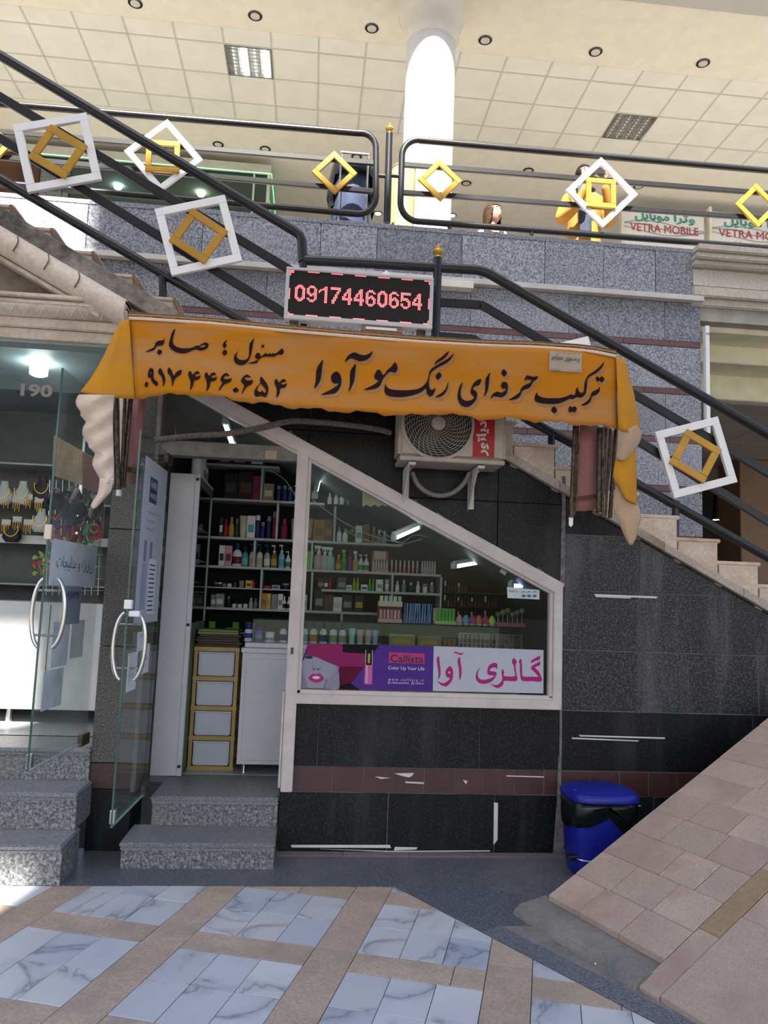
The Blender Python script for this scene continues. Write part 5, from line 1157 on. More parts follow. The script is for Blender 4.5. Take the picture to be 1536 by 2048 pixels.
# right wing falling round the corner
patch('right_wing', [[P(1232,714,-0.40), P(1242,716,-0.36), P(1250,722,-0.28), P(1252,728,-0.2)], [P(1234,760,-0.41), P(1248,764,-0.40), P(1258,768,-0.33), P(1264,772,-0.22)], [P(1236,810,-0.41), P(1252,812,-0.42), P(1266,814,-0.36), P(1274,818,-0.24)], [P(1236,858,-0.40), P(1250,862,-0.43), P(1266,868,-0.38), P(1281,862,-0.26)]], M_YEL2)
patch('right_lining', [[P(1236,856,-0.38), P(1255,858,-0.42), P(1272,850,-0.38), P(1283,866,-0.26)], [P(1234,890,-0.36), P(1252,896,-0.4), P(1268,892,-0.36), P(1281,880,-0.26)], [P(1232,918,-0.34), P(1246,922,-0.37), P(1258,914,-0.34), P(1270,900,-0.26)]], M_BACK2)
patch('right_fold', [[P(1232,916,-0.33), P(1246,918,-0.35), P(1262,905,-0.33), P(1271,892,-0.26)], [P(1226,950,-0.33), P(1244,954,-0.36), P(1262,948,-0.34), P(1272,940,-0.27)], [P(1232,966,-0.33), P(1246,976,-0.36), P(1262,980,-0.34), P(1273,976,-0.27)], [P(1240,978,-0.33), P(1250,996,-0.35), P(1262,1004,-0.34), P(1273,1010,-0.28)]], M_YEL2)
patch('right_tail', [[P(1232,968,-0.30), P(1246,978,-0.32), P(1262,990,-0.31), P(1274,1005,-0.26)], [P(1226,1010,-0.28), P(1244,1016,-0.31), P(1264,1022,-0.3), P(1282,1032,-0.25)], [P(1238,1046,-0.28), P(1252,1050,-0.31), P(1266,1054,-0.3), P(1276,1056,-0.26)], [P(1254,1084,-0.28), P(1260,1090,-0.3), P(1266,1088,-0.29), P(1272,1076,-0.27)]], M_BACK2)
# folded arms and pink side cloths
def arm(pa, pb, Y, r): return MB().tube([P(*pa, Y), P(*pb, Y)], r, 8).out('arm_tube', M_RUSTY, aw, smooth=True)
for pa, pb, Y, r in (((224,792),(230,978),-0.22,0.017),((232,790),(237,985),-0.26,0.014),((262,795),(246,975),-0.18,0.014),((250,795),(243,970),-0.2,0.01)): arm(pa, pb, Y, r)
MB().lathe([(0.016, 0), (0.016, 0.035)], P(237, 992, -0.26), 10).out('end_plug', M_WHITE, aw, smooth=True)
patch('side_cloth', [[P(240,795,-0.14), P(250,795,-0.15), P(258,795,-0.14)], [P(240,880,-0.13), P(246,880,-0.15), P(250,880,-0.13)], [P(242,940,-0.12), P(244,940,-0.13), P(246,940,-0.12)]], M_BACK, sub=2)
patch('side_cloth', [[P(264,795,-0.1), P(278,795,-0.12), P(290,795,-0.08)], [P(258,880,-0.1), P(270,880,-0.12), P(286,880,-0.08)], [P(252,965,-0.1), P(262,968,-0.12), P(276,968,-0.08)]], M_PINKC, sub=2)
MB().beam(P(250,938,-0.14), P(284,944,-0.1), 0.02, 0.03).out('cloth_rail', M_RUSTY, aw)
for pa, pb, Y, r in (((1150,850),(1142,1035),-0.2,0.014),((1156,850),(1148,1030),-0.17,0.01),((1200,856),(1198,1024),-0.2,0.02),((1212,856),(1205,1030),-0.24,0.008),((1221,858),(1211,1032),-0.2,0.008),((1232,860),(1220,1036),-0.16,0.014)): arm(pa, pb, Y, r)
patch('side_cloth', [[P(1160,848,-0.13), P(1178,848,-0.15), P(1198,852,-0.13)], [P(1156,930,-0.12), P(1176,930,-0.15), P(1197,932,-0.12)], [P(1150,1022,-0.12), P(1172,1022,-0.14), P(1194,1018,-0.12)]], M_PINKC, sub=3)
patch('side_cloth', [[P(1206,852,-0.14), P(1218,853,-0.18), P(1228,855,-0.14)], [P(1208,930,-0.13), P(1216,930,-0.17), P(1224,930,-0.13)], [P(1210,990,-0.13), P(1212,990,-0.15), P(1215,990,-0.13)]], M_BACK, sub=3)
MB().beam(P(1150,998,-0.19), P(1194,992,-0.17), 0.014, 0.025).out('cloth_rail', plain((0.1, 0.03, 0.02), 0.5, key='red_brown_rail'), aw)
br_ = MB().prism([P(1138,1030,-0.2), P(1147,1030,-0.2), P(1146,1050,-0.2), P(1142,1054,-0.2), P(1138,1050,-0.2)], (0, 0.006, 0)); br_.out('bracket_tab', M_WHITE, aw, bevel=0.002)
# painted lettering traced on the cloth
GLY = {(280,650,9.6): [
 [[(100,525),(180,470),(250,440),(280,400),(300,340),(350,305),(420,295),(455,285),(468,250),(474,280),(460,340),(430,385),(370,395),(310,410),(290,460),(240,490),(170,510)]],
 [[(325,520),(375,465),(425,515),(372,572)]],
 [[(668,72),(672,110),(645,200),(630,290),(640,360),(690,410),(780,440),(900,445),(1010,430),(1090,390),(1130,400),(1180,365),(1250,335),(1300,345),(1318,385),(1290,440),(1220,480),(1140,488),(1065,465),(980,500),(880,535),(780,540),(680,515),(600,460),(555,400),(560,330),(585,240),(610,150)], [(1150,425),(1190,390),(1240,385),(1260,400),(1230,420),(1190,430)]],
 [[(90,1140),(118,1088),(158,1115),(132,1195),(88,1165)]],
 [[(150,960),(165,870),(210,822),(255,850),(262,920),(258,1000),(290,1060),(345,1100),(325,1170),(270,1140),(220,1070),(205,1015),(155,1005)], [(190,925),(205,912),(222,928),(200,942)]],
 [[(345,905),(390,822),(440,910),(480,1010),(482,1090),(440,1180),(435,1080),(410,990)]],
 [[(525,900),(555,815),(610,880),(650,970),(700,900),(800,858),(775,955),(700,1000),(660,1060),(620,1175),(608,1080),(590,1000)]]]
 + [[[(x+dx, y+dy) for x, y in [(922,940),(965,880),(1010,950),(1060,900),(1110,885),(1150,930),(1100,940),(1055,965),(1075,990),(1120,985),(1165,965),(1130,1040),(1050,1062),(1030,1090),(1020,1160),(960,1250),(970,1130),(960,1050)]]] for dx, dy in ((0,0),(315,24),(1658,152))],
 (430,670,9.6): [
 [[(230,88),(222,120),(200,155),(225,190),(185,255),(147,205),(170,140)]], [[(138,340),(185,278),(237,330),(180,393)]],
 [[(752,60),(735,140),(712,270),(695,370),(650,480),(580,555),(490,577),(400,545),(362,470),(375,390),(455,292),(430,340),(410,400),(440,450),(510,480),(590,470),(640,430),(655,350),(655,240),(670,160)]],
 [[(1290,258),(1322,320),(1280,382),(1215,370),(1150,410),(1060,415),(960,415),(900,430),(840,470),(810,530),(740,548),(630,545),(740,510),(800,485),(825,470),(775,440),(770,400),(800,350),(840,342),(868,370),(885,410),(940,370),(980,340),(1000,370),(1060,345),(1080,375),(1120,340),(1150,360),(1210,320),(1250,285)]],
 [[(955,185),(930,195),(950,215),(920,245),(870,243),(910,230),(885,205),(910,185)]],
 [[(75,1080),(85,1010),(140,920),(105,870),(120,800),(180,740),(230,735),(285,785),(220,785),(165,810),(190,845),(250,845),(325,830),(285,905),(200,935),(130,1000)]],
 [[(340,1055),(400,1005),(458,1055),(393,1108)]],
 [[(515,1140),(525,1070),(560,965),(500,900),(520,830),(580,770),(630,762),(690,815),(620,810),(568,825),(600,865),(660,870),(730,865),(695,950),(620,985),(560,1060)]],
 [[(885,798),(950,870),(1010,960),(1025,1060),(990,1170),(950,1190),(880,1165),(800,1185),(755,1140),(770,1040),(870,910),(860,870)], [(875,935),(920,980),(970,1040),(975,1100),(930,1100),(910,1060),(870,1095),(820,1070),(815,1020)]]],
 (615,690,7.68): [
 [[(240,225),(225,330),(212,460),(185,570),(100,672),(125,560),(135,400),(170,310)]],
 [[(440,405),(500,450),(522,540),(500,650),(430,735),(330,755),(205,762),(330,700),(430,640),(480,592),(410,590),(365,540),(370,460)]],
 [[(575,268),(610,180),(680,125),(740,115),(800,145),(880,155),(950,130),(1005,92),(965,180),(900,230),(810,250),(740,230),(680,205),(630,220)]],
 [[(745,290),(735,400),(722,520),(690,620),(628,722),(650,600),(655,420),(690,345)]],
 [[(1345,262),(1385,350),(1345,425),(1260,410),(1160,520),(1110,630),(1020,675),(860,688),(1000,620),(1090,550),(1035,520),(1030,460),(1075,382),(1120,390),(1165,460),(1230,380),(1290,330)]]],
 (760,690,10.24): [
 [[(115,785),(135,850),(220,905),(420,925),(650,920),(820,880),(930,790),(985,680),(1010,560),(1060,480),(1200,390),(1400,270),(1515,168),(1450,290),(1350,375),(1200,450),(1050,560),(1005,720),(1010,860),(1060,920),(1110,890),(1135,870),(1120,950),(1080,1030),(1020,1052),(960,990),(940,890),(850,960),(700,1020),(500,1060),(300,1065),(150,1030),(95,960),(95,860)]],
 [[(1415,120),(1370,220),(1270,310),(1180,360),(1112,415),(1160,320),(1270,240)]], [[(1138,640),(1210,558),(1262,630),(1185,712)]],
 [[(1395,750),(1398,800),(1370,920),(1300,1020),(1220,1060),(1130,1072),(1210,1010),(1300,950),(1360,860)]]],
 (900,720,8.533): [
 [[(222,375),(200,450),(180,560),(200,650),(270,695),(350,685),(415,640),(355,570),(360,490),(400,400),(470,340),(535,330),(500,425),(420,450),(390,490),(450,540),(465,600),(430,700),(340,785),(250,800),(170,750),(130,650),(140,530),(175,430)]],
 [[(688,212),(672,300),(655,480),(620,570),(575,628),(600,520),(605,340),(640,270)]], [[(875,220),(918,158),(972,215),(928,280)]],
 [[(925,368),(980,400),(988,480),(960,580),(890,635),(800,625),(740,620),(690,670),(720,590),(800,540),(880,555),(940,520),(950,485),(900,490),(870,440),(890,385)]],
 [[(1270,352),(1300,275),(1340,265),(1420,285),(1500,275),(1480,330),(1420,370),(1360,470),(1240,520),(1200,610),(1130,665),(1000,685),(1110,610),(1190,550),(1210,490),(1260,435),(1350,400),(1395,355),(1320,330)]]],
 (1060,690,9.035): [
 [[(130,850),(145,905),(240,950),(400,960),(560,955),(680,920),(735,890),(790,905),(820,880),(830,810),(862,762),(880,830),(930,865),(975,830),(985,700),(1020,600),(1060,540),(1180,460),(1280,370),(1342,298),(1310,390),(1220,490),(1100,560),(1040,620),(1030,750),(1000,880),(930,950),(860,940),(820,950),(775,980),(720,970),(640,1010),(520,1055),(360,1065),(190,1050),(95,1010),(85,940)]],
 [[(382,1180),(430,1112),(488,1160),(450,1235)]], [[(690,1180),(725,1100),(765,1130),(800,1105),(848,1150),(800,1225),(770,1195),(735,1220)]],
 [[(1190,615),(1215,562),(1255,595),(1300,565),(1348,620),(1295,680),(1260,640),(1225,665)]],
 [[(1262,755),(1258,830),(1200,900),(1125,930),(1085,1030),(1010,1085),(920,1088),(1010,1030),(1080,960),(1110,870),(1150,830),(1220,800)]]]}
M_LET = plain((0.02, 0.009, 0.012), 0.8, spec=0.1, var=0.1, vs=12, key='black_brown_paint')
M_HALO = plain((0.34, 0.18, 0.075), 0.6, var=0.08, key='painted_letter_shadow')
ban_o = [o for o in aw.children if o.name.startswith('banner')][0]
def letter(loops, off, mat, name, dx=0, dy=0):
    v, f = flat_fill([[(x, -y) for x, y in lp] for lp in loops])
    bm = bmesh.new(); vs = [bm.verts.new(q) for q in v]
    for q in f:
        try: bm.faces.new([vs[i] for i in q])
        except ValueError: pass
    for _ in range(2):
        lg = [e for e in bm.edges if e.calc_length() > 9.0]
        if lg: bmesh.ops.subdivide_edges(bm, edges=lg, cuts=1); bmesh.ops.triangulate(bm, faces=bm.faces)
    bm.verts.index_update()
    vv = [onban(q.co.x+dx, -q.co.y+dy, off) for q in bm.verts]; ff = [tuple(q.index for q in p.verts) for p in bm.faces]; bm.free()
    return mesh(name, vv, ff, mat, ban_o)
for (ox, oy, sc), gl in GLY.items():
    for g in gl:
        loops = [[(ox+x/sc, oy+y/sc) for x, y in catmull(lp, 3)] for lp in g]
        if ox >= 600: letter(loops[:1], 0.0035, M_HALO, 'letter_shadow', 4.0, 6.0)
        letter(loops, 0.006, M_LET, 'painted_letter')
# paper notice pinned on the banner
nt_ = tag(empty('paper_notice', onban(1130, 743, 0.01)), 'small beige printed notice pinned at the right of the yellow banner', 'notice')
MB().grid([[onban(1099+65*i/4, 701+6*i/4, 0.008) for i in range(5)], [onban(1098+65*i/4, 741+4*i/4, 0.008) for i in range(5)]]).out('paper', plain((0.42, 0.34, 0.26), 0.7, key='aged_paper'), nt_)
text_on('lettering', fa('پرستوی مهاجر'), onban(1102, 722, 0.011), EX, EZ, 0.18, M_INK, nt_, 0.012, 0.045)
text_on('lettering', '09173214455', onban(1101, 741, 0.011), EX, EZ, 0.06, M_INK2, nt_, 0.0, 0.012); text_on('lettering', fa('آگهی دهنده'), onban(1131, 742, 0.011), EX, EZ, 0.09, M_INK2, nt_, 0.0, 0.014)
text_on('lettering', fa('به نام خدا یاد تو'), onban(1118, 708, 0.011), EX, EZ, 0.13, M_INK2, nt_, 0.0, 0.014)

# ================================================================== LED SIGN
LY = -0.06
ls = tag(empty('led_sign', W(717, 655, LY)), 'red LED number sign in a white frame mounted above the awning', 'LED sign')
c0, c1, c2 = W(573, 534, LY), W(867, 557, LY), W(568, 632, LY)
lx = (c1-c0).normalized(); LWd = (c1-c0).length; lz = EZ; LH = 0.365; tilt = Vector((0, -0.12, 1)).normalized()
o0 = Vector((c0.x, LY, c0.z-LH)); lx = Vector((lx.x, 0, lx.z)).normalized(); lv = lx.cross(EY)*-1; lv = Vector((-lx.z, 0, lx.x))
def LP(u, v, d=0.0): return o0+lx*u+lv*v-EY*d
def lbox(u0, u1, v0, v1, d0, d1, name, mat, parent=ls, bev=0.0):
    return MB().prism([LP(u0,v0,d0), LP(u1,v0,d0), LP(u1,v1,d0), LP(u0,v1,d0)], -EY*(d1-d0)).out(name, mat, parent, bevel=bev)
M_ALW = plain((0.55, 0.55, 0.56), 0.35, 0.2, var=0.03, key='white_aluminium')
lbox(0.0, LWd, 0.0, LH, -0.07, 0.0, 'case', M_ALW, bev=0.004)
bw = 0.03
for q in ((0, LWd, 0, bw), (0, LWd, LH-bw*0.7, LH), (0, bw*0.8, bw, LH-bw*0.7), (LWd-bw*0.8, LWd, bw, LH-bw*0.7)): lbox(*q, 0.0, 0.014, 'frame_bar', M_ALW, bev=0.004)
pu0, pu1, pv0, pv1 = bw*0.8, LWd-bw*0.8, bw, LH-bw*0.7
scr = lbox(pu0, pu1, pv0, pv1, 0.0, 0.004, 'screen', plain((0.006, 0.005, 0.005), 0.4, key='led_mask'))
MB().prism([LP(LWd*0.64, LH, 0), LP(LWd*0.71, LH, 0), LP(LWd*0.675, LH+0.035, 0)], EY*0.05).out('sensor_cap', M_WHITE, ls, bevel=0.002)
for u in (0.07, LWd-0.07): lbox(u-0.03, u+0.03, -0.04, 0.0, -0.06, -0.02, 'mount', M_RUSTY, bev=0.003)
lbox(LWd*0.52, LWd*0.8, -0.035, -0.004, -0.03, -0.0, 'rating_plate', plain((0.25, 0.17, 0.12), 0.5, key='plate_brown')); lbox(LWd*0.55, LWd*0.76, -0.028, -0.012, 0.0, 0.002, 'plate_strip', M_WHITE)
NCx, NRw = 96, 32
DG = {'0':["..XXX..",".XXXXX.","XXX.XXX","XX...XX","XX...XX","XX...XX","XX...XX","XX...XX","XX...XX","XXX.XXX",".XXXXX.","..XXX.."],
'9':["..XXX..",".XXXXX.","XX...XX","XX...XX","XX...XX","XXX.XXX",".XXXXXX","..XX.XX",".....XX","XX...XX",".XXXXX.","..XXX.."],
'1':["....XX.","...XXX.",".XXXXX.","XX..XX.","X...XX.","....XX.","....XX.","....XX.","....XX.","....XX.","....XX.","....XX."],
'7':["XXXXXXX","XXXXXXX",".....XX","....XX.","....XX.","...XX..","...XX..","..XXX..","..XX...",".XXX...",".XX....",".XX...."],
'4':["....XX.","...XXX.","...XXX.","..XXXX.",".XX.XX.",".XX.XX.","XX..XX.","XXXXXXX","XXXXXXX","....XX.","....XX.","....XX."],
'6':["..XXX..",".XXXXX.","XX...XX","XX.....","XX.XX..","XXXXXX.","XXX.XXX","XX...XX","XX...XX","XX...XX",".XXXXX.","..XXX.."],
'5':["XXXXXXX","XXXXXXX","XX.....","XX.....","XXXXX..","XXXXXX.","X...XXX",".....XX","XX...XX","XX...XX",".XXXXX.","..XXX.."]}
lit = set()
for k_, ch in enumerate('09174460654'):
    for r_, ln in enumerate(DG[ch]):
        for c_, q in enumerate(ln):
            if q == 'X': lit.add((4+8*k_+c_, 10+r_))
for k_ in range(6):
    for i in range(8):
        u = 12+16*k_+i-(0 if k_ else 0)
        if u < NCx: lit.add((u, 0)); lit.add((u, NRw-1))
for i in range(3): lit.add((i, 0)); lit.add((i, 1)); lit.add((0, i)); lit.add((0, i+1)); lit.add((NCx-1-i, NRw-1)); lit.add((NCx-1, NRw-1-i)); lit.add((i, NRw-1)); lit.add((i+1, NRw-1)); lit.add((0, NRw-2)); lit.add((NCx-1-i, 0)); lit.add((NCx-2-i, 0)); lit.add((NCx-1, i))
for i in range(8): lit.add((0, 13+i)); lit.add((NCx-1, 13+i))
dl, do = MB(), MB(); su = (pu1-pu0)/NCx; sv_ = (pv1-pv0)/NRw
for r_ in range(NRw):
    for c_ in range(NCx):
        u = pu0+(c_+0.5)*su; v = pv1-(r_+0.5)*sv_; on = (c_, r_) in lit; h = su*(0.33 if on else 0.2)
        (dl if on else do).add([LP(u-h, v-h, 0.006), LP(u+h, v-h, 0.006), LP(u+h, v+h, 0.006), LP(u-h, v+h, 0.006)], [(0, 1, 2, 3)])
tag(mesh('lit_diodes', dl.v, dl.f, emit((1.0, 0.018, 0.03), 2.2, 'red_led'), scr), 'glowing red diodes spelling the telephone number', None, kind='stuff')
tag(mesh('dark_diodes', do.v, do.f, plain((0.045, 0.035, 0.03), 0.3, key='unlit_led'), scr), None, None, kind='stuff')

# ================================================================== AIR CONDITIONER
AY = -0.30
ac = tag(empty('air_conditioner', W(900, 925, -0.15)), 'beige outdoor air conditioner unit on brackets under the awning', 'air conditioner')
M_ACB = plain((0.43, 0.37, 0.32), 0.5, var=0.1, vs=5, key='dusty_beige_enamel')
ax0, ax1 = W(797, 900, AY).x, W(1013, 900, AY).x; az0 = W(900, 925, AY).z; az1 = az0+0.56
MB().box(ax0, ax1, AY, -0.03, az0+0.02, az1).out('casing', M_ACB, ac, bevel=0.025, seg=3)
MB().box(ax0+0.01, ax1-0.01, AY-0.008, -0.02, az0, az0+0.03).out('base_pan', M_ACB, ac, bevel=0.006)
fc = W(876, 848, AY); fr_ = (W(946, 848, AY)-W(804, 848, AY)).length/2*0.97
MB().lathe([(fr_*1.06, 0.0), (fr_*1.06, 0.012), (fr_*0.99, 0.018), (fr_*0.97, 0.004)], (fc.x, AY+0.003, fc.z), 48, (0, -1, 0)).out('fan_ring', M_ACB, ac, smooth=True)
MB().lathe([(fr_*0.97, 0.0), (fr_*0.97, 0.004)], (fc.x, AY, fc.z), 48, (0, -1, 0)).out('fan_recess', plain((0.02, 0.02, 0.018), 0.6, key='fan_dark'), ac)
fan = MB()
for b in range(3):
    a0 = b*2.094
    fan.prism([(fc.x+r_*math.cos(a0+a), AY-0.006, fc.z+r_*math.sin(a0+a)) for r_, a in ((fr_*0.2, 0), (fr_*0.85, -0.35), (fr_*0.88, 0.35), (fr_*0.25, 0.9))], (0, 0.003, 0))
fan.out('fan_blades', plain((0.05, 0.045, 0.04), 0.5, key='fan_blade'), ac)
gm = plain((0.38, 0.34, 0.3), 0.4, var=0.05, key='grille_wire')
for i in range(1, 12):
    r_ = fr_*(0.22+0.76*i/11); MB().tube([(fc.x+r_*math.cos(a), AY-0.022, fc.z+r_*math.sin(a)) for a in [2*math.pi*k_/40 for k_ in range(40)]], 0.0016, 4, True).out('grille_ring', gm, ac, smooth=True)
for i in range(30):
    a0 = 2*math.pi*i/30; MB().tube([(fc.x+fr_*(0.2+0.8*t_/6)*math.cos(a0+0.8*t_/6), AY-0.024, fc.z+fr_*(0.2+0.8*t_/6)*math.sin(a0+0.8*t_/6)) for t_ in range(7)], 0.0018, 4).out('grille_spoke', gm, ac, smooth=True)
MB().lathe([(fr_*0.2, 0.0), (fr_*0.2, 0.008), (fr_*0.16, 0.012)], (fc.x, AY-0.018, fc.z), 24, (0, -1, 0)).out('hub_cap', M_ACB, ac, smooth=True)
r0 = W(945, 918, AY); r1 = W(988, 918, AY); lab_ = MB().box(r0.x, r1.x, AY-0.003, AY, W(960, 914, AY).z, W(960, 806, AY).z).out('red_label', plain((0.4, 0.012, 0.02), 0.45, key='red_sticker'), ac)
text_on('lettering', fa('رادیاتور'), (r1.x-0.035, AY-0.0045, W(960, 912, AY).z), EZ, -EX, 0.29, plain((0.6, 0.55, 0.52), 0.5, key='label_white'), lab_, 0.035, 0.085)
for bx in (820, 955):
    p = W(bx, 932, -0.2).x; m_ = MB()
    m_.box(p-0.022, p+0.022, -0.32, -0.005, az0-0.03, az0-0.012)
    m_.prism([(p-0.02, -0.315, az0-0.028), (p-0.02, -0.005, az0-0.028), (p-0.02, -0.005, az0-0.27), (p-0.02, -0.03, az0-0.265)], (0.005, 0, 0))
    m_.box(p-0.022, p+0.022, -0.012, -0.004, az0-0.26, az0-0.012)
    b_ = m_.out('bracket', plain((0.62, 0.57, 0.52), 0.5, var=0.08, key='bracket_paint'), ac, bevel=0.002)
    MB().lathe([(0.008, 0), (0.008, 0.02)], (p, -0.26, az0-0.035), 8).out('bolt', M_RUSTY, b_)
tag(MB().tube(spline([W(824,945,-0.12), W(838,972,-0.12), W(868,990,-0.12), W(900,988,-0.12), W(925,970,-0.12), W(940,945,-0.14)], 8), 0.016, 10).out('drain_hose', plain((0.2, 0.18, 0.16), 0.6, var=0.1, key='grey_hose'), None, smooth=True), 'grey hose looping below the air conditioner', 'hose')
tag(MB().tube(spline([W(310,880,-0.03), W(380,872,-0.05), W(450,868,-0.06), W(520,856,-0.07), W(580,843,-0.08), W(640,845,-0.07), W(710,852,-0.06), W(760,860,-0.07), W(782,866,-0.06)], 8), 0.02, 10).out('wrapped_pipe', plain((0.16, 0.14, 0.12), 0.8, var=0.25, vs=60, key='pipe_wrap'), None, smooth=True), 'wrapped refrigerant pipe running over the door to the air conditioner', 'pipe')

# ================================================================== RAILINGS
def sq_frame(name, px, Y, wd, dp, mat, parent, cen=None):
    q = [W(x, y, Y) for x, y in px]; c = sum(q, Vector())/4
    side = sum((q[(i+1) % 4]-q[i]).length for i in range(4))/4
    an = 0.0
    e0 = q[1]-q[0]; e1 = q[2]-q[1]; d = (e0.normalized()+Vector((-e1.z, 0, e1.x)).normalized())
    ux = d.normalized(); uz_ = Vector((-ux.z, 0, ux.x)); h = side/2; g = MB()
    for s_1 in (1, -1):
        g.obox(c+uz_*(s_1*(h-wd/2)), ux, EY, uz_, h, dp/2, wd/2); g.obox(c+ux*(s_1*(h-wd/2)), uz_, EY, ux, h-wd, dp/2, wd/2)
    return g.out(name, mat, parent, bevel=0.003)
def rect_bar(a, b, name, parent, w_=0.03, h=0.055): return MB().beam(a, b, w_, h, (0, 0, 1)).out(name, M_BLACK, parent, bevel=0.004)
RY = 0.06
sr = tag(empty('stair_railing', (0, RY, 3.0)), 'black metal stair railing with tilted white and gold square frames', 'railing')
RR = 0.034
hp = [W(-300, -68, RY), W(590, 463, RY), W(600, 471, RY), W(604, 482, RY), W(606, 524, RY)]
MB().tube(hp, RR, 12).out('upper_handrail', M_BLACK, sr, smooth=True)
MB().tube(spline([W(606, 520, RY), W(740, 527, RY), W(940, 539, RY)], 3)+spline([W(955, 540, RY), W(975, 546, RY), W(1000, 560, RY)], 3)+[W(2100, 1193, RY)], RR, 12).out('lower_handrail', M_BLACK, sr, smooth=True)
for a, b in (((-300,15),(585,543)), ((-300,93),(572,628))): rect_bar(W(*a, RY), W(*b, RY), 'bar', sr, 0.03, 0.06)
MB().tube([W(-300,181,RY), W(500,650,RY), W(520,668,RY)], RR*0.95, 12).out('bottom_rail', M_BLACK, sr, smooth=True)
rect_bar(W(870,604,RY), W(962,610,RY), 'bar', sr, 0.03, 0.06); rect_bar(W(960,608,RY), W(2100,1277,RY), 'bar', sr, 0.03, 0.06)
rect_bar(W(870,672,RY), W(945,678,RY), 'bar', sr, 0.03, 0.06); rect_bar(W(943,676,RY), W(2100,1392,RY), 'bar', sr, 0.03, 0.06)
MB().tube([W(880,742,RY), W(930,748,RY), W(1000,800,RY), W(1060,842,RY), W(1150,890,RY), W(1275,968,RY), W(2100,1433,RY)], RR*0.95, 12).out('bottom_rail', M_BLACK, sr, smooth=True)
for a, b in (((325,553),(327,615)), ((1103,862),(1103,948)), ((1352,1002),(1350,1098)), ((606,520),(608,700))): MB().tube([W(*a, RY), W(*b, RY)], 0.026, 10).out('post', M_BLACK, sr, smooth=True)
nw = MB().tube([W(876,514,RY-0.01), W(870,690,RY-0.01)], 0.031, 12).out('newel_post', M_BLACK, sr, smooth=True)
def finial(c, k_, parent): return MB().lathe([(0.034*k_, 0), (0.03*k_, 0.012*k_), (0.022*k_, 0.02*k_), (0.034*k_, 0.034*k_), (0.04*k_, 0.05*k_), (0.033*k_, 0.066*k_), (0.018*k_, 0.076*k_), (0.012*k_, 0.086*k_), (0.014*k_, 0.096*k_), (0.002, 0.115*k_)], c, 18).out('finial', M_BRASS, parent, smooth=True)
finial(W(876, 516, RY-0.01), 0.95, nw)
FRN = [([(25,250),(172,228),(205,360),(58,387)], [(104,250),(176,292),(128,360),(56,312)]), ([(308,420),(450,391),(485,523),(345,552)], [(384,415),(456,463),(409,529),(339,483)]),
       ([(1307,868),(1437,834),(1474,962),(1345,996)], [(1375,859),(1444,897),(1404,968),(1338,926)]), ([(1050,705),(1177,673),(1212,798),(1085,832)], [(1118,700),(1183,737),(1146,805),(1080,766)])]
for a, b in FRN:
    f_ = sq_frame('square_frame', a, RY-0.05, 0.055, 0.03, M_WHITE, sr); sq_frame('inner_frame', b, RY-0.075, 0.052, 0.02, M_GOLD, f_)
BRY = 1.72
def balrail(name, label, path, bars, frames, joiners):
    e = tag(empty(name, (W(*path[0], BRY).x, BRY, 5.03)), label, 'railing')
    MB().tube([W(x, y, BRY) for x, y in path], 0.03, 12).out('frame_tube', M_BLACK, e, smooth=True)
    for a, b in bars: rect_bar(W(*a, BRY), W(*b, BRY), 'bar', e, 0.03, 0.05)
    for a, b in frames:
        if a: f_ = sq_frame('square_frame', a, BRY-0.05, 0.055, 0.03, M_WHITE, e)
        if b: sq_frame('inner_frame', b, BRY-(0.075 if a else 0.05), 0.05, 0.025, M_GOLD, f_ if a else e)
    for a, b in joiners: MB().tube([W(*a, BRY), W(*b, BRY)], 0.02, 8).out('foot_post', M_BLACK, e, smooth=True)
    return e
def arc(cx, cy, r_, a0, a1, n=6): return [(cx+r_*math.cos(R(a0+(a1-a0)*i/n)), cy+r_*math.sin(R(a0+(a1-a0)*i/n))) for i in range(n+1)]
balrail('balcony_railing', 'black tube balcony railing panel at the left with white and gold squares', [(-400,175),(715,266)]+arc(722,296,30,-90,0)+[(752,390)]+arc(718,394,34,0,95)+[(-400,333)],
    [((-400,231),(748,326)), ((-400,278),(748,383))], [([(332,238),(406,323),(326,383),(246,305)], [(293,280),(361,284),(358,347),(291,343)]), (None, [(669,302),(715,346),(668,389),(624,345)]), (None, [(-22,245),(25,288),(-18,335),(-66,290)])], [((520,415),(519,436)), ((120,380),(119,400))])
balrail('balcony_railing', 'black tube balcony railing panel at the right in front of the people', [(1900,373),(840,281)]+arc(836,312,32,-92,-180)+[(801,405)]+arc(838,406,37,180,90)+[(1900,524)],
    [((804,329),(1900,416)), ((802,385),(1900,464))], [(None, [(880,319),(923,361),(880,404),(835,360)]), ([(1204,315),(1275,387),(1201,457),(1132,385)], [(1172,357),(1233,360),(1231,417),(1171,413)]), (None, [(1514,370),(1560,412),(1512,454),(1468,410)])], [((1064,455),(1063,472)), ((900,443),(899,462))])
nb = tag(empty('newel_post', W(775, 442, BRY)), 'black newel post with brass finial between the balcony railing panels', 'post')
np_ = MB().tube([W(779,266,BRY), W(774,445,BRY)], 0.033, 12).out('shaft', M_BLACK, nb, smooth=True); finial(W(779, 268, BRY), 1.0, np_)
for x0, x1 in ((752, 774), (780, 802)): MB().tube([W(x0,351,BRY), W(x1,353,BRY)], 0.018, 8).out('joiner', M_BLACK, nb, smooth=True)
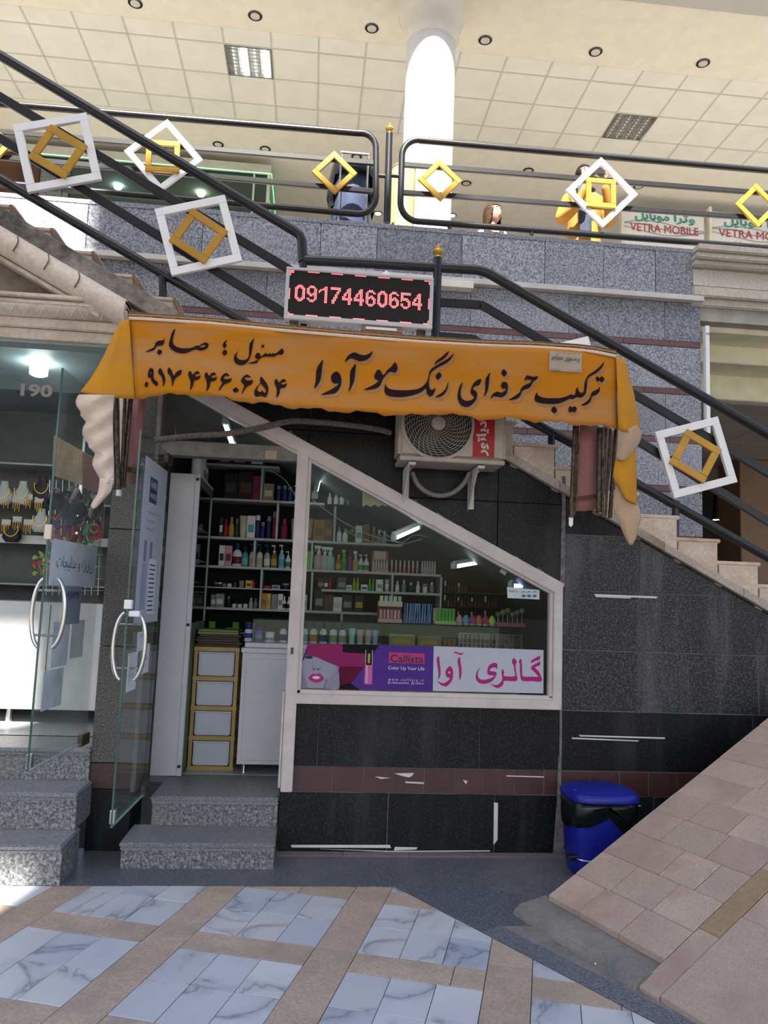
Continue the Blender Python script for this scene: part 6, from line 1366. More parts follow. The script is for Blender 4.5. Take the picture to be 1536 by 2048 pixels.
# ================================================================== BINS
def swing_bin(name, label, c, sc, blue, with_lid=True):
    e = tag(empty(name, c), label, 'trash bin'); c = Vector(c)
    def rr(hw, hd, z, n=28, p=4.0):
        o = []
        for i in range(n):
            a = 2*math.pi*i/n; ca, sa = math.cos(a), math.sin(a)
            o.append(c+Vector((hw*sc*math.copysign(abs(ca)**(2/p), ca), hd*sc*math.copysign(abs(sa)**(2/p), sa), z*sc)))
        return o+[o[0]]
    MB().grid([rr(0.165, 0.15, 0.0), rr(0.172, 0.155, 0.02), rr(0.185, 0.165, 0.12), rr(0.2, 0.175, 0.42), rr(0.2, 0.175, 0.42)]).out('body', blue, e, smooth=True, solid=0.006)
    m_ = MB(); q = rr(0.165, 0.15, 0.004)[:-1]; m_.add(q, [tuple(range(len(q)))]); m_.out('floor_plate', blue, e)
    bag = []
    for j, (hw, hd, z) in enumerate(((0.203, 0.178, 0.345), (0.212, 0.188, 0.37), (0.213, 0.188, 0.41), (0.205, 0.18, 0.455))):
        ring = rr(hw, hd, z)
        bag.append([p+Vector((mnoise.noise((p.x*14, p.y*14, j))*0.014, mnoise.noise((p.x*16+3, p.y*16, j))*0.014, (mnoise.noise((p.x*9, p.y*9, 7))*0.09-(0.05 if j == 0 else 0))*(1 if j < 2 else 0))) for p in ring[:-1]])
        bag[-1].append(bag[-1][0])
    MB().grid(bag).out('bag_liner', plain((0.008, 0.009, 0.009), 0.22, var=0.2, vs=20, key='black_bag'), e, smooth=True, solid=0.002)
    if with_lid:
        L = [rr(0.215, 0.195, 0.445), rr(0.218, 0.197, 0.465), rr(0.205, 0.185, 0.488), rr(0.15, 0.13, 0.505)]
        lid = MB().grid(L); q = rr(0.15, 0.13, 0.505)[:-1]; lid.add(q, [tuple(range(len(q)))]); lid.out('lid', blue, e, smooth=True)
        MB().box(c.x-0.19*sc, c.x-0.13*sc, c.y-0.08*sc, c.y+0.08*sc, c.z+0.485*sc, c.z+0.5*sc).out('lid_handle', blue, e, bevel=0.006)
        MB().box(c.x+0.2*sc, c.x+0.235*sc, c.y-0.03*sc, c.y+0.03*sc, c.z+0.42*sc, c.z+0.45*sc).out('hinge', M_BLACK, e, bevel=0.004)
        MB().tube([p+Vector((0,0,0)) for p in rr(0.19, 0.17, 0.11)[:-1]], 0.005, 6, True).out('steel_band', M_CHROME, e, smooth=True)
        MB().box(c.x-0.225*sc, c.x-0.17*sc, c.y-0.12*sc, c.y-0.06*sc, c.z+0.1*sc, c.z+0.125*sc).out('pedal', M_BLACK, e, bevel=0.004)
    return e
bc = G(1185, 1728, 0.002)
M_BLUEP = plain((0.009, 0.016, 0.24), 0.35, var=0.05, key='blue_plastic')
swing_bin('trash_bin', 'blue plastic bin with lid and black bag by the dark wall', (1.845, -0.32, 0.002), 1.0, M_BLUEP)
ub = tag(empty('hanging_bin', W(705, 432, 2.15)), 'grey-blue bin with a black bag on a stand behind the balcony railing', 'trash bin')
bx_, by_ = W(705, 380, 2.15).x, 2.15; zb0, zb1 = 4.6, W(705, 345, 2.15).z
MB().lathe([(0.17, 0), (0.185, 0.02), (0.2, zb1-zb0)], (bx_, by_, zb0), 24).out('body', plain((0.06, 0.075, 0.14), 0.4, key='grey_blue_plastic'), ub, smooth=True)
bag = []
for j, (r_, z) in enumerate(((0.215, -0.42), (0.25, -0.3), (0.24, -0.12), (0.215, 0.02), (0.17, 0.03))):
    ring = []
    for i in range(28):
        a = 2*math.pi*i/28; q = r_+mnoise.noise((math.cos(a)*4, math.sin(a)*4, j*0.7))*0.03; ring.append((bx_+q*math.cos(a), by_+q*math.sin(a), zb1+z+(mnoise.noise((a*3, 1, 2))*0.2 if j == 0 else 0)))
    bag.append(ring+[ring[0]])
m_ = MB().grid([[p for k_, p in enumerate(r_) if not (18 <= k_ % 28 <= 24 and j < 2)] if False else r_ for j, r_ in enumerate(bag)])
m_.f = [f for i, f in enumerate(m_.f) if not (i//28 < 2 and 17 <= i % 28 <= 24)]
m_.out('bag_liner', plain((0.01, 0.011, 0.012), 0.25, var=0.2, vs=20, key='black_bag_upper'), ub, smooth=True, solid=0.002)
for s_1 in (-1, 1):
    MB().tube([(bx_+s_1*0.13, by_-0.22, 4.6), (bx_+s_1*0.13, by_-0.22, zb1+0.08)], 0.01, 8).out('stand_leg', M_CHROME, ub, smooth=True)
MB().tube([(bx_-0.14, by_-0.22, zb1+0.07), (bx_+0.14, by_-0.22, zb1+0.07)], 0.012, 8).out('stand_bar', M_CHROME, ub, smooth=True)
p = W(802, 330, 2.3)
sb_ = tag(empty('stone_bin', (p.x, 2.3, 4.6)), 'greenish yellow round bin standing behind the newel post', 'bin')
MB().lathe([(0.12, 0), (0.125, 0.02), (0.125, p.z-4.6-0.06)], (p.x+0.03, 2.3, 4.6), 24).out('body', plain((0.42, 0.4, 0.2), 0.5, var=0.12, key='yellow_green_paint'), sb_, smooth=True)
MB().lathe([(0.128, 0), (0.12, 0.03), (0.06, 0.05)], (p.x+0.03, 2.3, p.z-0.06), 24).out('lid', plain((0.16, 0.1, 0.06), 0.5, key='brown_lid'), sb_, smooth=True)
# white strip at the corner of the balcony wall
ws_ = tag(empty('corner_strip', W(1411, 840, 1.58)), 'narrow white vertical strip fixed at the corner of the balcony wall', 'strip')
q0, q1 = W(1407, 652, 1.58), W(1415, 842, 1.58)
MB().box(q0.x+0.01, q1.x+0.02, 1.56, 1.62, q1.z-0.12, q0.z).out('strip_body', M_WHITE, ws_, bevel=0.003); MB().box(q0.x+0.014, q1.x+0.016, 1.557, 1.561, q0.z-0.09, q0.z-0.07).out('strip_clip', plain((0.4, 0.4, 0.4), 0.5, key='clip_grey'), ws_)
# cables along the lower soffit
for i, pts in enumerate(([(1416,744),(1450,738),(1490,740),(1536,738)], [(1416,746),(1440,742),(1480,744),(1520,752),(1545,756)])):
    tag(MB().tube(spline([W(x, y, 2.55) for x, y in pts], 6), 0.007, 6).out('soffit_cable', M_BLACK, None, smooth=True), 'thin dark cable strung along the pale yellow soffit, %s one' % ('upper', 'lower')[i], 'cable')

# ================================================================== NEIGHBOURING SHOP at the left
nl = struct(empty('wall_left', (-2.4, 1.5, 0.6)))
box('back_panel', (-4.5, -1.31, 1.9, 1.95, 0.6, 3.22), plain((0.12, 0.14, 0.14), 0.5, var=0.1, key='neighbour_back'), nl)
box('left_panel', (-4.55, -4.5, 0, 1.95, 0.6, 3.22), plain((0.2, 0.2, 0.2), 0.6, key='neighbour_side'), nl)
struct(box('floor_left', (-4.5, -1.31, 0.36, 1.95, 0.55, 0.62), plain((0.4, 0.41, 0.42), 0.25, var=0.06, key='neighbour_floor')))
struct(box('ceiling_left', (-4.5, -1.31, 0.0, 1.95, 3.16, 3.22), plain((0.3, 0.34, 0.34), 0.6, key='neighbour_ceiling')))
bl = tag(empty('ceiling_bulb', W(78, 738, 0.32)), 'bright white LED bulb lighting the neighbouring shop', 'bulb')
bp = W(78, 738, 0.32); MB().lathe([(0.015, 0.055), (0.055, 0.045), (0.06, 0.0), (0.058, -0.04), (0.04, -0.05)][::-1], bp, 20).out('bulb', emit((0.9, 1.0, 1.0), 30.0, 'white_bulb'), bl, smooth=True)
MB().lathe([(0.03, 0.07), (0.03, 3.16-bp.z)], bp, 12).out('socket', M_WHITE, bl)
cab = tag(empty('white_counter', (-2.3, 1.0, 0.62)), 'white base cabinet inside the neighbouring shop', 'counter')
MB().box(-4.0, -1.36, 0.85, 1.3, 0.72, 1.5).out('carcass', plain((0.68, 0.68, 0.67), 0.4, key='counter_white'), cab, bevel=0.004)
for x in (-3.4, -2.6, -1.9): MB().box(x-0.003, x+0.003, 0.847, 0.852, 0.74, 1.48).out('door_gap', M_BLACK, cab)
for x in (-2.9, -2.15, -1.5): MB().lathe([(0.03, 0), (0.025, 0.1)], (x, 0.92, 0.62), 12).out('leg', M_CHROME, cab, smooth=True)
rk = tag(empty('jewellery_rack', (-2.2, 1.6, 1.5)), 'jewellery wall rack with shelves in the neighbouring shop', 'rack')
for z in (1.62, 1.98, 2.3, 2.62): MB().box(-4.0, -1.36, 1.5, 1.9, z, z+0.015).out('shelf', plain((0.35, 0.4, 0.4), 0.2, key='glass_shelf'), rk)
for x in (-1.95, -1.62): MB().box(x, x+0.02, 1.46, 1.48, 1.5, 3.0).out('upright', M_CHROME, rk)
MB().box(-4.0, -1.62, 1.47, 1.49, 1.96, 2.03).out('light_strip', plain((0.6, 0.62, 0.6), 0.3, key='strip_white'), rk)
def bust(x, z, k_, col, label):
    e = tag(empty('necklace_bust', (x, 1.42, z)), label, 'necklace bust', 'jewellery busts'); m1 = plain(col, 0.5, key='bust_%d' % len(MATS))
    MB().lathe([(0.05*k_, 0), (0.085*k_, 0.04*k_), (0.075*k_, 0.11*k_), (0.04*k_, 0.15*k_), (0.032*k_, 0.2*k_), (0.036*k_, 0.21*k_)], (x, 1.42, z), 18, sy=0.45).out('bust', m1, e, smooth=True)
    MB().tube([(x+0.06*k_*math.sin(a), 1.42-0.035*k_, z+0.12*k_-0.07*k_*math.cos(a)) for a in [R(-110+22*i) for i in range(11)]], 0.004, 5).out('necklace', M_BRASS, e, smooth=True)
for i, (px, py, col, lb) in enumerate(((8, 985, (0.5,0.52,0.5), 'white necklace bust at the left edge of the jewellery rack'), (45, 985, (0.5,0.55,0.52), 'pale greenish necklace bust beside the glass door edge'), (85, 975, (0.03,0.03,0.035), 'black necklace bust on the upper jewellery shelf'), (82, 1040, (0.5,0.53,0.5), 'small white bust on the lower jewellery shelf'), (25, 1060, (0.02,0.02,0.025), 'black bust with dark necklace on the lower jewellery shelf'))):
    p = W(px, py, 1.42); bust(p.x, p.z-0.1, 0.92, col, lb)
for i in range(9):                                       # cards with hanging earrings
    p = W(12+i % 5*22, (1000, 1045)[i // 5]+6*(i % 2), 1.40)
    e = tag(empty('earring_card', (p.x, 1.4, p.z)), '%s small white earring card hung in the %s row of the rack' % (ORD[i % 5], ('upper', 'lower')[i//5]), 'earring card', 'earring cards on the rack')
    MB().box(p.x-0.035, p.x+0.035, 1.398, 1.402, p.z, p.z+0.05).out('card', plain((0.6, 0.58, 0.52), 0.6, key='earring_card'), e)
    for k_ in range(4): MB().tube([(p.x-0.025+0.016*k_, 1.395, p.z+0.01), (p.x-0.025+0.016*k_, 1.395, p.z-0.05-0.02*(k_ % 2))], 0.004, 5).out('earring', M_BRASS, e)
random.seed(11)
TC = [((0.5,0.03,0.03),'red'), ((0.05,0.35,0.15),'green'), ((0.02,0.02,0.025),'black'), ((0.5,0.12,0.03),'orange'), ((0.45,0.35,0.05),'yellow'), ((0.3,0.12,0.2),'mauve'), ((0.35,0.3,0.28),'grey'), ((0.07,0.03,0.12),'purple'), ((0.45,0.42,0.4),'white')]
cnt = {}
for i in range(64):                                      # hanging bunch of hair ties
    k_ = i/63; px = random.uniform(105, 200)-8*k_; py = 985+k_*115+random.uniform(-8, 8)
    yy = random.uniform(0.45, 0.75); p = W(px, py, yy)
    ci = random.choice([2, 2, 2, 6, 5, 7, 8]) if k_ < 0.42 else random.choice([4, 0, 5, 8, 2, 7]) if k_ < 0.6 else random.choice([0, 1, 0, 1, 3, 0, 2, 3])
    c, cn = TC[ci]; r_ = random.uniform(0.026, 0.05); th = r_*(0.42 if k_ < 0.45 else 0.24)
    n1 = Vector((random.uniform(-1, 1), random.uniform(-1, -0.2), random.uniform(-0.7, 0.7))).normalized(); t1 = n1.orthogonal().normalized(); t2_ = n1.cross(t1)
    o = MB().tube([p+t1*(r_*math.cos(a))+t2_*(r_*math.sin(a)) for a in [2*math.pi*j/14 for j in range(14)]], [th*(1+0.2*(j % 2)) for j in range(14)], 7, True).out('hair_tie', plain(c, 0.8, var=0.15, vs=40, key='tie_%d' % ci), None, smooth=True)
    lvl = 'top' if k_ < 0.42 else 'middle' if k_ < 0.6 else 'lower'
    tag(o, '%s hair tie in the %s part of the hanging bunch behind the left door' % (cn, lvl), 'hair tie', 'hair ties: %s, %s' % (cn, lvl))
tg = tag(empty('hair_tie_rack', (-1.6, 0.6, 1.5)), 'wire grid rack holding the bunch of hair ties', 'wire rack')
for i in range(9): MB().tube([W(100+13*i, 960, 0.8), W(92+13*i, 1190, 0.8)], 0.003, 5).out('wire', M_CHROME, tg)
for i in range(10): MB().tube([W(100, 965+24*i, 0.8), W(206, 965+24*i, 0.8)], 0.003, 5).out('wire', M_CHROME, tg)
fl = tag(empty('flower_bunch', W(80, 1140, 0.5)), 'artificial lime leaves and red blooms behind the glass door edge', 'flowers')
for i in range(26):
    p = W(80+random.uniform(-12, 22), 1122+random.uniform(-18, 26), 0.5+random.uniform(-0.05, 0.05)); a = random.uniform(0, 6.28); d = Vector((math.cos(a), -0.4, math.sin(a))).normalized(); s_1 = d.cross(EY).normalized()
    MB().add([p-d*0.022, p+s_1*0.012, p+d*0.024, p-s_1*0.012], [(0, 1, 2, 3)]).out('leaf' if i < 18 else 'petal', plain((0.3, 0.42, 0.08) if i < 18 else (0.45, 0.03, 0.05), 0.6, key='leaf_lime' if i < 18 else 'petal_red'), fl, solid=0.002)
MB().tube([W(84, 1160, 0.5), W(80, 1120, 0.5)], 0.004, 5).out('stem', plain((0.1, 0.2, 0.04), 0.6, key='stem_green'), fl)
fx_ = tag(empty('framed_board', W(150, 960, 0.35)), 'wooden board with worn lettering seen through the left glass door', 'board')
MB().prism([W(108,870,0.9), W(205,925,0.35), W(205,985,0.35), W(104,950,0.9)], (0.004, 0.01, 0)).out('board_face', plain((0.4, 0.29, 0.17), 0.6, var=0.15, key='old_wood'), fx_); MB().prism([W(165,905,0.5), W(208,928,0.3), W(208,990,0.3), W(165,975,0.5)], (0.004, 0.006, 0)).out('board_edge', plain((0.2, 0.11, 0.1), 0.6, key='old_wood_dark'), fx_)
nb2 = tag(empty('door_number', W(70, 790, 0.01)), 'raised grey number stuck on the glass above the left door', 'number')
text_on('digits', '190', W(40, 792, -0.02), EX, EZ, 0.2, plain((0.25, 0.22, 0.2), 0.4, key='number_grey'), nb2, 0.035, 0.085)
w3 = struct(empty('window_3', (-2.2, 0, 2.9))); w3['label'] = 'fixed glass beside and above the neighbouring shop door'
MB().box(-4.4, -1.33, 0.0, 0.008, 2.88, 3.2).out('pane', glass((0.85, 0.92, 0.92), 1.4, 'grimy_transom', 0.2), w3)

# ================================================================== UPSTAIRS, BEHIND THE RAILING
gsf = tag(empty('glazed_kiosk', (-2.5, 7.6, 4.6)), 'glazed shop front outlined in green light behind the left railing', 'shop front')
KY = 6.6; k0_ = W(-30, 300, KY); k1_ = W(520, 345, KY); kz = W(300, 330, KY).z; kx1 = W(535, 350, KY).x
MB().box(-7.5, kx1, KY, KY+0.02, 4.6, kz).out('pane', glass((0.55, 0.68, 0.64), 1.4, 'green_glass'), gsf)
MB().box(-7.5, kx1, KY+1.4, KY+1.44, 4.6, kz).out('inner_wall', plain((0.6, 0.7, 0.66), 0.6, key='kiosk_inner'), gsf)
MB().box(-7.5, kx1+0.06, KY-0.06, KY+1.44, kz, kz+0.14).out('fascia', plain((0.45, 0.45, 0.4), 0.7, key='kiosk_fascia'), gsf)
MB().box(kx1, kx1+0.05, KY-0.03, KY+0.05, 4.6, kz).out('corner_post', plain((0.5, 0.5, 0.45), 0.5, key='kiosk_post'), gsf)
MB().box(kx1-0.22, kx1-0.19, KY-0.02, KY+0.03, 4.6, kz).out('corner_post', plain((0.5, 0.5, 0.45), 0.5, key='kiosk_post'), gsf)
MB().box(kx1, kx1+0.03, KY+0.05, KY+1.44, 4.6, kz).out('side_wall', glass((0.6, 0.72, 0.68), 1.3, 'green_glass_side'), gsf)
MB().tube([(-4.6, KY-0.07, kz-0.01), (kx1+0.06, KY-0.07, kz-0.01)], 0.007, 6).out('green_light_strip', emit((0.1, 1.0, 0.3), 1.2, 'green_led'), gsf)
MB().tube([(kx1+0.07, KY-0.06, kz-0.01), (kx1+0.07, KY+1.44, kz-0.01)], 0.007, 6).out('green_light_strip', emit((0.1, 1.0, 0.3), 1.2, 'green_led'), gsf)
MB().box(-7.5, W(82, 340, KY).x, KY-0.04, KY-0.01, 4.6, kz+0.02).out('wood_panel', plain((0.07, 0.03, 0.015), 0.4, var=0.3, vs=3, key='dark_wood'), gsf)
MB().box(W(84, 340, KY).x, W(142, 340, KY).x, KY-0.04, KY-0.01, 4.6, kz-0.1).out('stone_panel', M_STEP, gsf)
for i, (px, py) in enumerate(((236, 372), (402, 386))):
    p = W(px, py, KY+0.7); e = tag(empty('pendant_bulb', p), ('larger cool white bulb lit inside the green glazed kiosk', 'smaller warm bulb lit inside the green glazed kiosk')[i], 'bulb')
    MB().lathe([(0.02, -0.07), (0.06, -0.04), (0.07, 0.0), (0.05, 0.05), (0.03, 0.08)], p, 16).out('bulb', emit(((0.75, 0.85, 1.0), (1.0, 0.95, 0.85))[i], 14.0, 'pendant_glow'), e, smooth=True)
    MB().lathe([(0.03, 0.08), (0.03, 0.15), (0.008, 0.16), (0.008, kz-p.z)], p, 10).out('socket', M_BLACK, e)
# phone shop sign boards
sgb = tag(empty('shop_sign', W(1330, 470, 6.6)), 'white phone shop sign with teal and red lettering, left board', 'sign')
sg2 = tag(empty('shop_sign', W(1480, 480, 6.6)), 'white phone shop sign with teal and red lettering, right board', 'sign')
SYb = 6.6
M_SGW = plain((0.7, 0.72, 0.74), 0.4, var=0.02, key='sign_face'); M_TEAL = plain((0.02, 0.28, 0.25), 0.4, key='teal_letters'); M_CRIM = plain((0.4, 0.03, 0.07), 0.4, key='crimson_letters')
def board(e, x0, x1, ytop, ybot, t1, t2_):
    a = W(x0, ytop, SYb); b = W(x1, ytop, SYb); zb_ = W(x0, ybot, SYb).z
    MB().box(a.x, b.x, SYb, SYb+0.08, zb_, a.z).out('board', M_SGW, e, bevel=0.01)
    MB().box(a.x-0.05, a.x, SYb-0.04, SYb+0.08, 4.6, a.z+0.06).out('side_frame', plain((0.72, 0.69, 0.58), 0.5, key='frame_cream'), e, bevel=0.005)
    w_ = b.x-a.x
    text_on('persian_word', fa('موبایل'), (a.x+w_*0.14, SYb-0.012, a.z-0.27), EX, EZ, w_*0.42, M_TEAL, e, 0.02, 0.2); text_on('persian_word', fa('وترا'), (a.x+w_*0.62, SYb-0.012, a.z-0.27), EX, EZ, w_*0.26, M_TEAL, e, 0.02, 0.19)
    text_on('latin_name', 'VETRA MOBILE', (a.x+w_*0.08, SYb-0.012, a.z-0.44), EX, EZ, w_*0.84, M_CRIM, e, 0.0, 0.14)
    for i in range(3): MB().tube(spline([(a.x+w_*t_, SYb-0.006, a.z-0.3-0.06*i+0.06*math.sin(t_*5+i)) for t_ in (0, 0.25, 0.5, 0.75, 1.0)], 5), 0.006, 5).out('swoosh', plain((0.25, 0.25, 0.27), 0.4, key='swoosh_grey'), e, smooth=True)
    text_on('small_print', fa('خرید فروش تعمیر لوازم'), (a.x+w_*0.2, SYb-0.012, a.z-0.6), EX, EZ, w_*0.7, M_INK, e, 0.0, 0.1)
board(sgb, 1247, 1408, 410, 500, '', ''); board(sg2, 1422, 1600, 422, 510, '', '')

# ================================================================== PEOPLE
def skin_body(name, joints, edges, mat, parent, root=0, sub=2):
    me = bpy.data.meshes.new(name); me.from_pydata([j[0] for j in joints], edges, []); me.update()
    o = bpy.data.objects.new(name, me); COL.objects.link(o)
    md = o.modifiers.new('skin', 'SKIN'); md.use_smooth_shade = True
    for v, j in zip(me.skin_vertices[0].data, joints): v.radius = j[1] if isinstance(j[1], tuple) else (j[1], j[1])
    me.skin_vertices[0].data[root].use_root = True
    sbd = o.modifiers.new('smooth', 'SUBSURF'); sbd.levels = sub; sbd.render_levels = sub
    me.materials.append(mat)
    dg = bpy.context.evaluated_depsgraph_get(); ev = o.evaluated_get(dg); nm = bpy.data.meshes.new_from_object(ev)
    bpy.data.objects.remove(o)
    o2 = bpy.data.objects.new(name, nm); nm.materials.clear(); nm.materials.append(mat)
    for p in nm.polygons: p.use_smooth = True
    return link(o2, parent)
SKIN = plain((0.42, 0.24, 0.17), 0.55, var=0.04, key='skin')
def head(parent, c, k_, yaw, tilt, hair_col, hair_long, skin=SKIN):
    """head of height 0.23*k_, centre c, facing -Y turned by yaw"""
    rot = Matrix.Rotation(yaw, 3, 'Z') @ Matrix.Rotation(tilt, 3, 'X'); c = Vector(c)
    bm = bmesh.new(); bmesh.ops.create_uvsphere(bm, u_segments=32, v_segments=24, radius=1.0)
    for v in bm.verts:
        x, y, z = v.co; f = max(0, -y)
        w_ = 0.074*(1-0.22*max(0, -z)**1.5); d_ = 0.092; hh = 0.115
        X, Y, Z = x*w_, y*d_, z*hh
        if z < -0.2: Y -= 0.012*f*(-z)                                     # chin forward
        g = lambda cx, cz, s_1: math.exp(-(((X-cx)**2+(Z-cz)**2)/(s_1*s_1)))
        if y < 0:
            Y -= 0.020*g(0, -0.022, 0.013)+0.012*g(0, 0.0, 0.010)          # nose
            Y += 0.010*(g(0.03, 0.012, 0.014)+g(-0.03, 0.012, 0.014))      # eye sockets
            Y -= 0.005*(g(0.03, 0.034, 0.02)+g(-0.03, 0.034, 0.02))        # brow
            Y -= 0.006*g(0, -0.058, 0.018); Y += 0.004*g(0, -0.074, 0.01)  # mouth, chin crease
            Y -= 0.006*g(0, -0.096, 0.02)
        v.co = c+rot @ (Vector((X, Y, Z))*k_)
    me = bpy.data.meshes.new('head'); bm.to_mesh(me); bm.free(); me.materials.append(skin)
    for p in me.polygons: p.use_smooth = True
    h = link(bpy.data.objects.new('head', me), parent)
    def at(x, y, z): return c+rot @ (Vector((x, y, z))*k_)
    for sx_ in (-1, 1):
        MB().lathe([(0.002, -0.011), (0.009, -0.007), (0.011, 0), (0.009, 0.007), (0.002, 0.011)], at(sx_*0.03, -0.072, 0.012), 12).out('eye', plain((0.5, 0.48, 0.46), 0.2, key='eye_white'), h, smooth=True)
        MB().lathe([(0.001, -0.005), (0.005, -0.002), (0.005, 0.002), (0.001, 0.005)], at(sx_*0.03, -0.083, 0.012), 10).out('iris', plain((0.03, 0.015, 0.01), 0.2, key='iris'), h, smooth=True)
        MB().tube([at(sx_*0.014, -0.088, 0.03), at(sx_*0.03, -0.086, 0.036), at(sx_*0.046, -0.074, 0.03)], [0.002, 0.0032, 0.001], 6).out('eyebrow', plain((0.03, 0.018, 0.012), 0.7, key='brow'), h, smooth=True)
        MB().lathe([(0.004, -0.026), (0.012, -0.015), (0.014, 0.006), (0.012, 0.02), (0.004, 0.028)], at(sx_*0.074, 0.004, 0.0), 10, sx=0.5).out('ear', skin, h, smooth=True)
    MB().tube([at(-0.022, -0.088, -0.056), at(0, -0.096, -0.053), at(0.022, -0.088, -0.056)], [0.002, 0.005, 0.002], 8).out('lips', plain((0.35, 0.12, 0.1), 0.4, key='lips'), h, smooth=True)
    hb = bmesh.new(); bmesh.ops.create_uvsphere(hb, u_segments=36, v_segments=26, radius=1.0); hm = plain(hair_col, 0.75, spec=0.15, var=0.25, vs=70, key='hair_%d' % len(MATS))
    kill = []
    for v in hb.verts:
        x, y, z = v.co; rr_ = 1.0+0.02*mnoise.noise((x*6, y*6, z*3))
        X, Y, Z = x*0.084*rr_, y*0.104*rr_+0.006, z*0.124*rr_+0.006
        if y < -0.25 and z < 0.42 and abs(x) < 0.72: kill.append(v)
        elif not hair_long and z < -0.25: kill.append(v)
        if hair_long and z < -0.1:
            t_ = (-0.1-z)/0.9; Z = 0.006-0.0124-t_*0.26; X *= 1.12+0.1*t_ if t_ < 1 else 1; 
            rad = math.hypot(x, y) or 1; X = x/rad*0.092*(1+0.12*t_); Y = y/rad*0.1+0.012
        v.co = c+rot @ (Vector((X, Y, Z))*k_)
    bmesh.ops.delete(hb, geom=kill, context='VERTS')
    me = bpy.data.meshes.new('hair'); hb.to_mesh(me); hb.free(); me.materials.append(hm)
    for p in me.polygons: p.use_smooth = True
    ho = link(bpy.data.objects.new('hair', me), parent); md = ho.modifiers.new('thickness', 'SOLIDIFY'); md.thickness = 0.012*k_
    return h
# seated-height woman looking to the right
hc = W(985, 430, 3.3); FZB = 4.6
wm = tag(empty('person', (hc.x, 3.3, FZB)), 'person with long brown hair in a white top looking right from the balcony', 'person')
X0, Y0, HZ = hc.x, 3.3, hc.z
def J(dx, dy, z, r_): return ((X0+dx, Y0+dy, z), r_)
hip = FZB+(HZ-FZB)*0.58
skin_body('body', [J(0, 0, hip, (0.15, 0.11)), J(0, 0, hip+0.18, (0.13, 0.1)), J(0, 0, HZ-0.36, (0.15, 0.1)), J(0, 0, HZ-0.22, (0.09, 0.075)), J(0, -0.01, HZ-0.13, 0.045), J(0, -0.01, HZ-0.05, 0.045),
   J(-0.15, 0, HZ-0.245, 0.058), J(-0.21, 0.0, HZ-0.5, 0.045), J(-0.2, -0.08, HZ-0.75, 0.035), J(0.15, 0, HZ-0.245, 0.058), J(0.21, 0.0, HZ-0.5, 0.045), J(0.2, -0.08, HZ-0.75, 0.035),
   J(-0.09, 0, hip-0.1, 0.085), J(-0.1, 0, FZB+0.48, 0.06), J(-0.1, 0, FZB+0.07, 0.045), J(-0.1, -0.16, FZB+0.035, 0.035), J(0.09, 0, hip-0.1, 0.085), J(0.1, 0, FZB+0.48, 0.06), J(0.1, 0, FZB+0.07, 0.045), J(0.1, -0.16, FZB+0.035, 0.035)],
   [(0,1),(1,2),(2,3),(3,4),(4,5),(3,6),(6,7),(7,8),(3,9),(9,10),(10,11),(0,12),(12,13),(13,14),(14,15),(0,16),(16,17),(17,18),(18,19)], plain((0.7, 0.7, 0.68), 0.7, key='white_top'), wm)
MB().tube([(X0, Y0-0.012, HZ-0.2), (X0, Y0-0.012, HZ-0.06)], [0.056, 0.05], 14).out('neck', SKIN, wm, smooth=True)
head(wm, (X0, Y0-0.02, HZ), 1.12, R(38), R(-6), (0.05, 0.026, 0.015), True)
for s_1 in (-1, 1): MB().tube(spline([(X0+s_1*0.075, Y0+0.02, HZ-0.165), (X0+s_1*0.09, Y0-0.075, HZ-0.21), (X0+s_1*0.085, Y0-0.118, HZ-0.36), (X0+s_1*0.09, Y0-0.1, HZ-0.6)], 4), 0.026, 8).out('black_strap', plain((0.01, 0.01, 0.012), 0.7, key='black_cloth'), wm, smooth=True)
def hand(parent, wrist, d, up, k_, mat, curl=0.5):
    d = Vector(d).normalized(); up = Vector(up).normalized(); sd_ = d.cross(up).normalized(); wv = Vector(wrist)
    js = [(wv, 0.025*k_), (wv+d*0.045*k_, 0.03*k_)]; ed = [(0, 1)]
    for i, L in enumerate((0.06, 0.07, 0.066, 0.052)):
        b = wv+d*0.085*k_+sd_*((i-1.5)*0.02*k_); n0 = len(js)
        js += [(b, 0.0105*k_), (b+d*(L*0.5*k_)-up*(0.01*curl*k_), 0.009*k_), (b+d*(L*0.75*k_)-up*(L*0.55*curl*k_), 0.008*k_)]; ed += [(1, n0), (n0, n0+1), (n0+1, n0+2)]
    n0 = len(js); b = wv+d*0.03*k_-sd_*0.03*k_
    js += [(b, 0.012*k_), (b+d*0.03*k_-sd_*0.022*k_-up*0.01*k_, 0.0105*k_), (b+d*0.06*k_-sd_*0.018*k_-up*0.02*k_, 0.009*k_)]; ed += [(1, n0), (n0, n0+1), (n0+1, n0+2)]
    return skin_body('hand', [(tuple(p), r_) for p, r_ in js], ed, mat, parent, 0, 2)
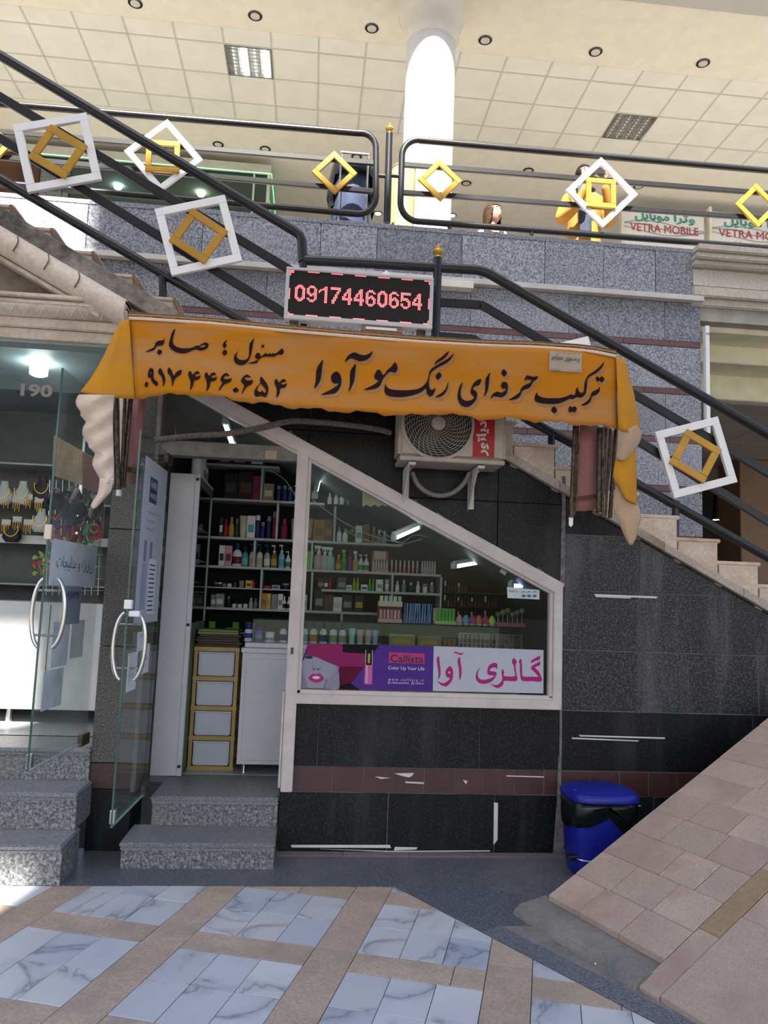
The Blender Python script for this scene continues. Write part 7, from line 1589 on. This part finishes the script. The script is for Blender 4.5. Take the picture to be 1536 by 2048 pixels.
# standing man in a mustard coat with a grey scarf, holding a phone before his face
X0 = W(1163, 400, 2.9).x; Y0 = 2.9; HZ = W(1163, 352, 2.9).z-0.01
mn = tag(empty('person', (X0, Y0, FZB)), 'person in a mustard coat and grey scarf photographing from the balcony', 'person')
hip = FZB+(HZ-FZB)*0.56; COAT = plain((0.42, 0.19, 0.03), 0.8, var=0.1, vs=8, key='mustard_wool')
skin_body('body', [J(0.03, 0, hip, (0.2, 0.15)), J(0.03, 0, hip+0.22, (0.2, 0.15)), J(0.03, 0, HZ-0.42, (0.21, 0.15)), J(0.02, 0, HZ-0.25, (0.12, 0.1)), J(0.01, -0.01, HZ-0.14, 0.06), J(0.01, -0.01, HZ-0.06, 0.055),
   J(-0.16, 0, HZ-0.3, 0.085), J(-0.27, -0.04, HZ-0.58, 0.075), J(-0.16, -0.27, HZ-0.52, 0.06), J(-0.07, -0.36, HZ-0.3, 0.042),
   J(0.2, 0, HZ-0.3, 0.085), J(0.32, -0.04, HZ-0.58, 0.075), J(0.22, -0.27, HZ-0.5, 0.06), J(0.13, -0.36, HZ-0.28, 0.042),
   J(-0.08, 0, hip-0.2, 0.15), J(-0.1, 0, FZB+0.5, 0.085), J(-0.1, 0, FZB+0.08, 0.055), J(-0.1, -0.2, FZB+0.04, 0.042), J(0.14, 0, hip-0.2, 0.15), J(0.14, 0, FZB+0.5, 0.085), J(0.14, 0, FZB+0.08, 0.055), J(0.14, -0.2, FZB+0.04, 0.042)],
   [(0,1),(1,2),(2,3),(3,4),(4,5),(3,6),(6,7),(7,8),(8,9),(3,10),(10,11),(11,12),(12,13),(0,14),(14,15),(15,16),(16,17),(0,18),(18,19),(19,20),(20,21)], COAT, mn)
head(mn, (X0+0.01, Y0-0.03, HZ), 1.02, R(10), R(-4), (0.015, 0.01, 0.008), False)
SCF = plain((0.05, 0.06, 0.1), 0.85, var=0.2, vs=50, key='grey_blue_scarf')
MB().tube([(X0+0.01+0.1*math.cos(a), Y0-0.02+0.085*math.sin(a), HZ-0.165+0.02*math.sin(a)) for a in [2*math.pi*i/18 for i in range(18)]], 0.04, 10, True).out('scarf_loop', SCF, mn, smooth=True)
MB().grid([[(X0-0.10+0.045*i+0.02*t_, Y0-0.13-0.05*math.sin(t_*2.2)+0.01*(i % 2), HZ-0.16-0.62*t_) for i in range(4)] for t_ in [j/10 for j in range(11)]]).out('scarf_end', SCF, mn, smooth=True, solid=0.02)
hand(mn, (X0-0.06, Y0-0.37, HZ-0.28), (0.35, 0.05, 1), (0, 1, 0), 1.0, SKIN); hand(mn, (X0+0.12, Y0-0.37, HZ-0.26), (-0.35, 0.05, 1), (0, 1, 0), 1.0, SKIN)
ph = tag(empty('mobile_phone', (X0+0.03, Y0-0.40, HZ-0.22)), 'dark mobile phone held up by the person in the mustard coat', 'phone')
MB().box(X0-0.045, X0+0.115, Y0-0.41, Y0-0.40, HZ-0.2, HZ-0.12).out('phone_body', M_BLACK, ph, bevel=0.004); MB().lathe([(0.008, 0), (0.008, 0.003)], (X0+0.09, Y0-0.41, HZ-0.14), 10, (0, -1, 0)).out('lens', M_CHROME, ph)

p = G(1195, 1930, 0.004); tag(MB().tube([p+Vector((-0.012, 0.004, 0.004)), p+Vector((0.012, -0.006, 0.004))], 0.004, 8).out('cigarette_butt', plain((0.75, 0.72, 0.68), 0.8, key='butt_paper'), None, smooth=True), 'tiny white cigarette butt on the ground below the ramp lip', 'cigarette butt')
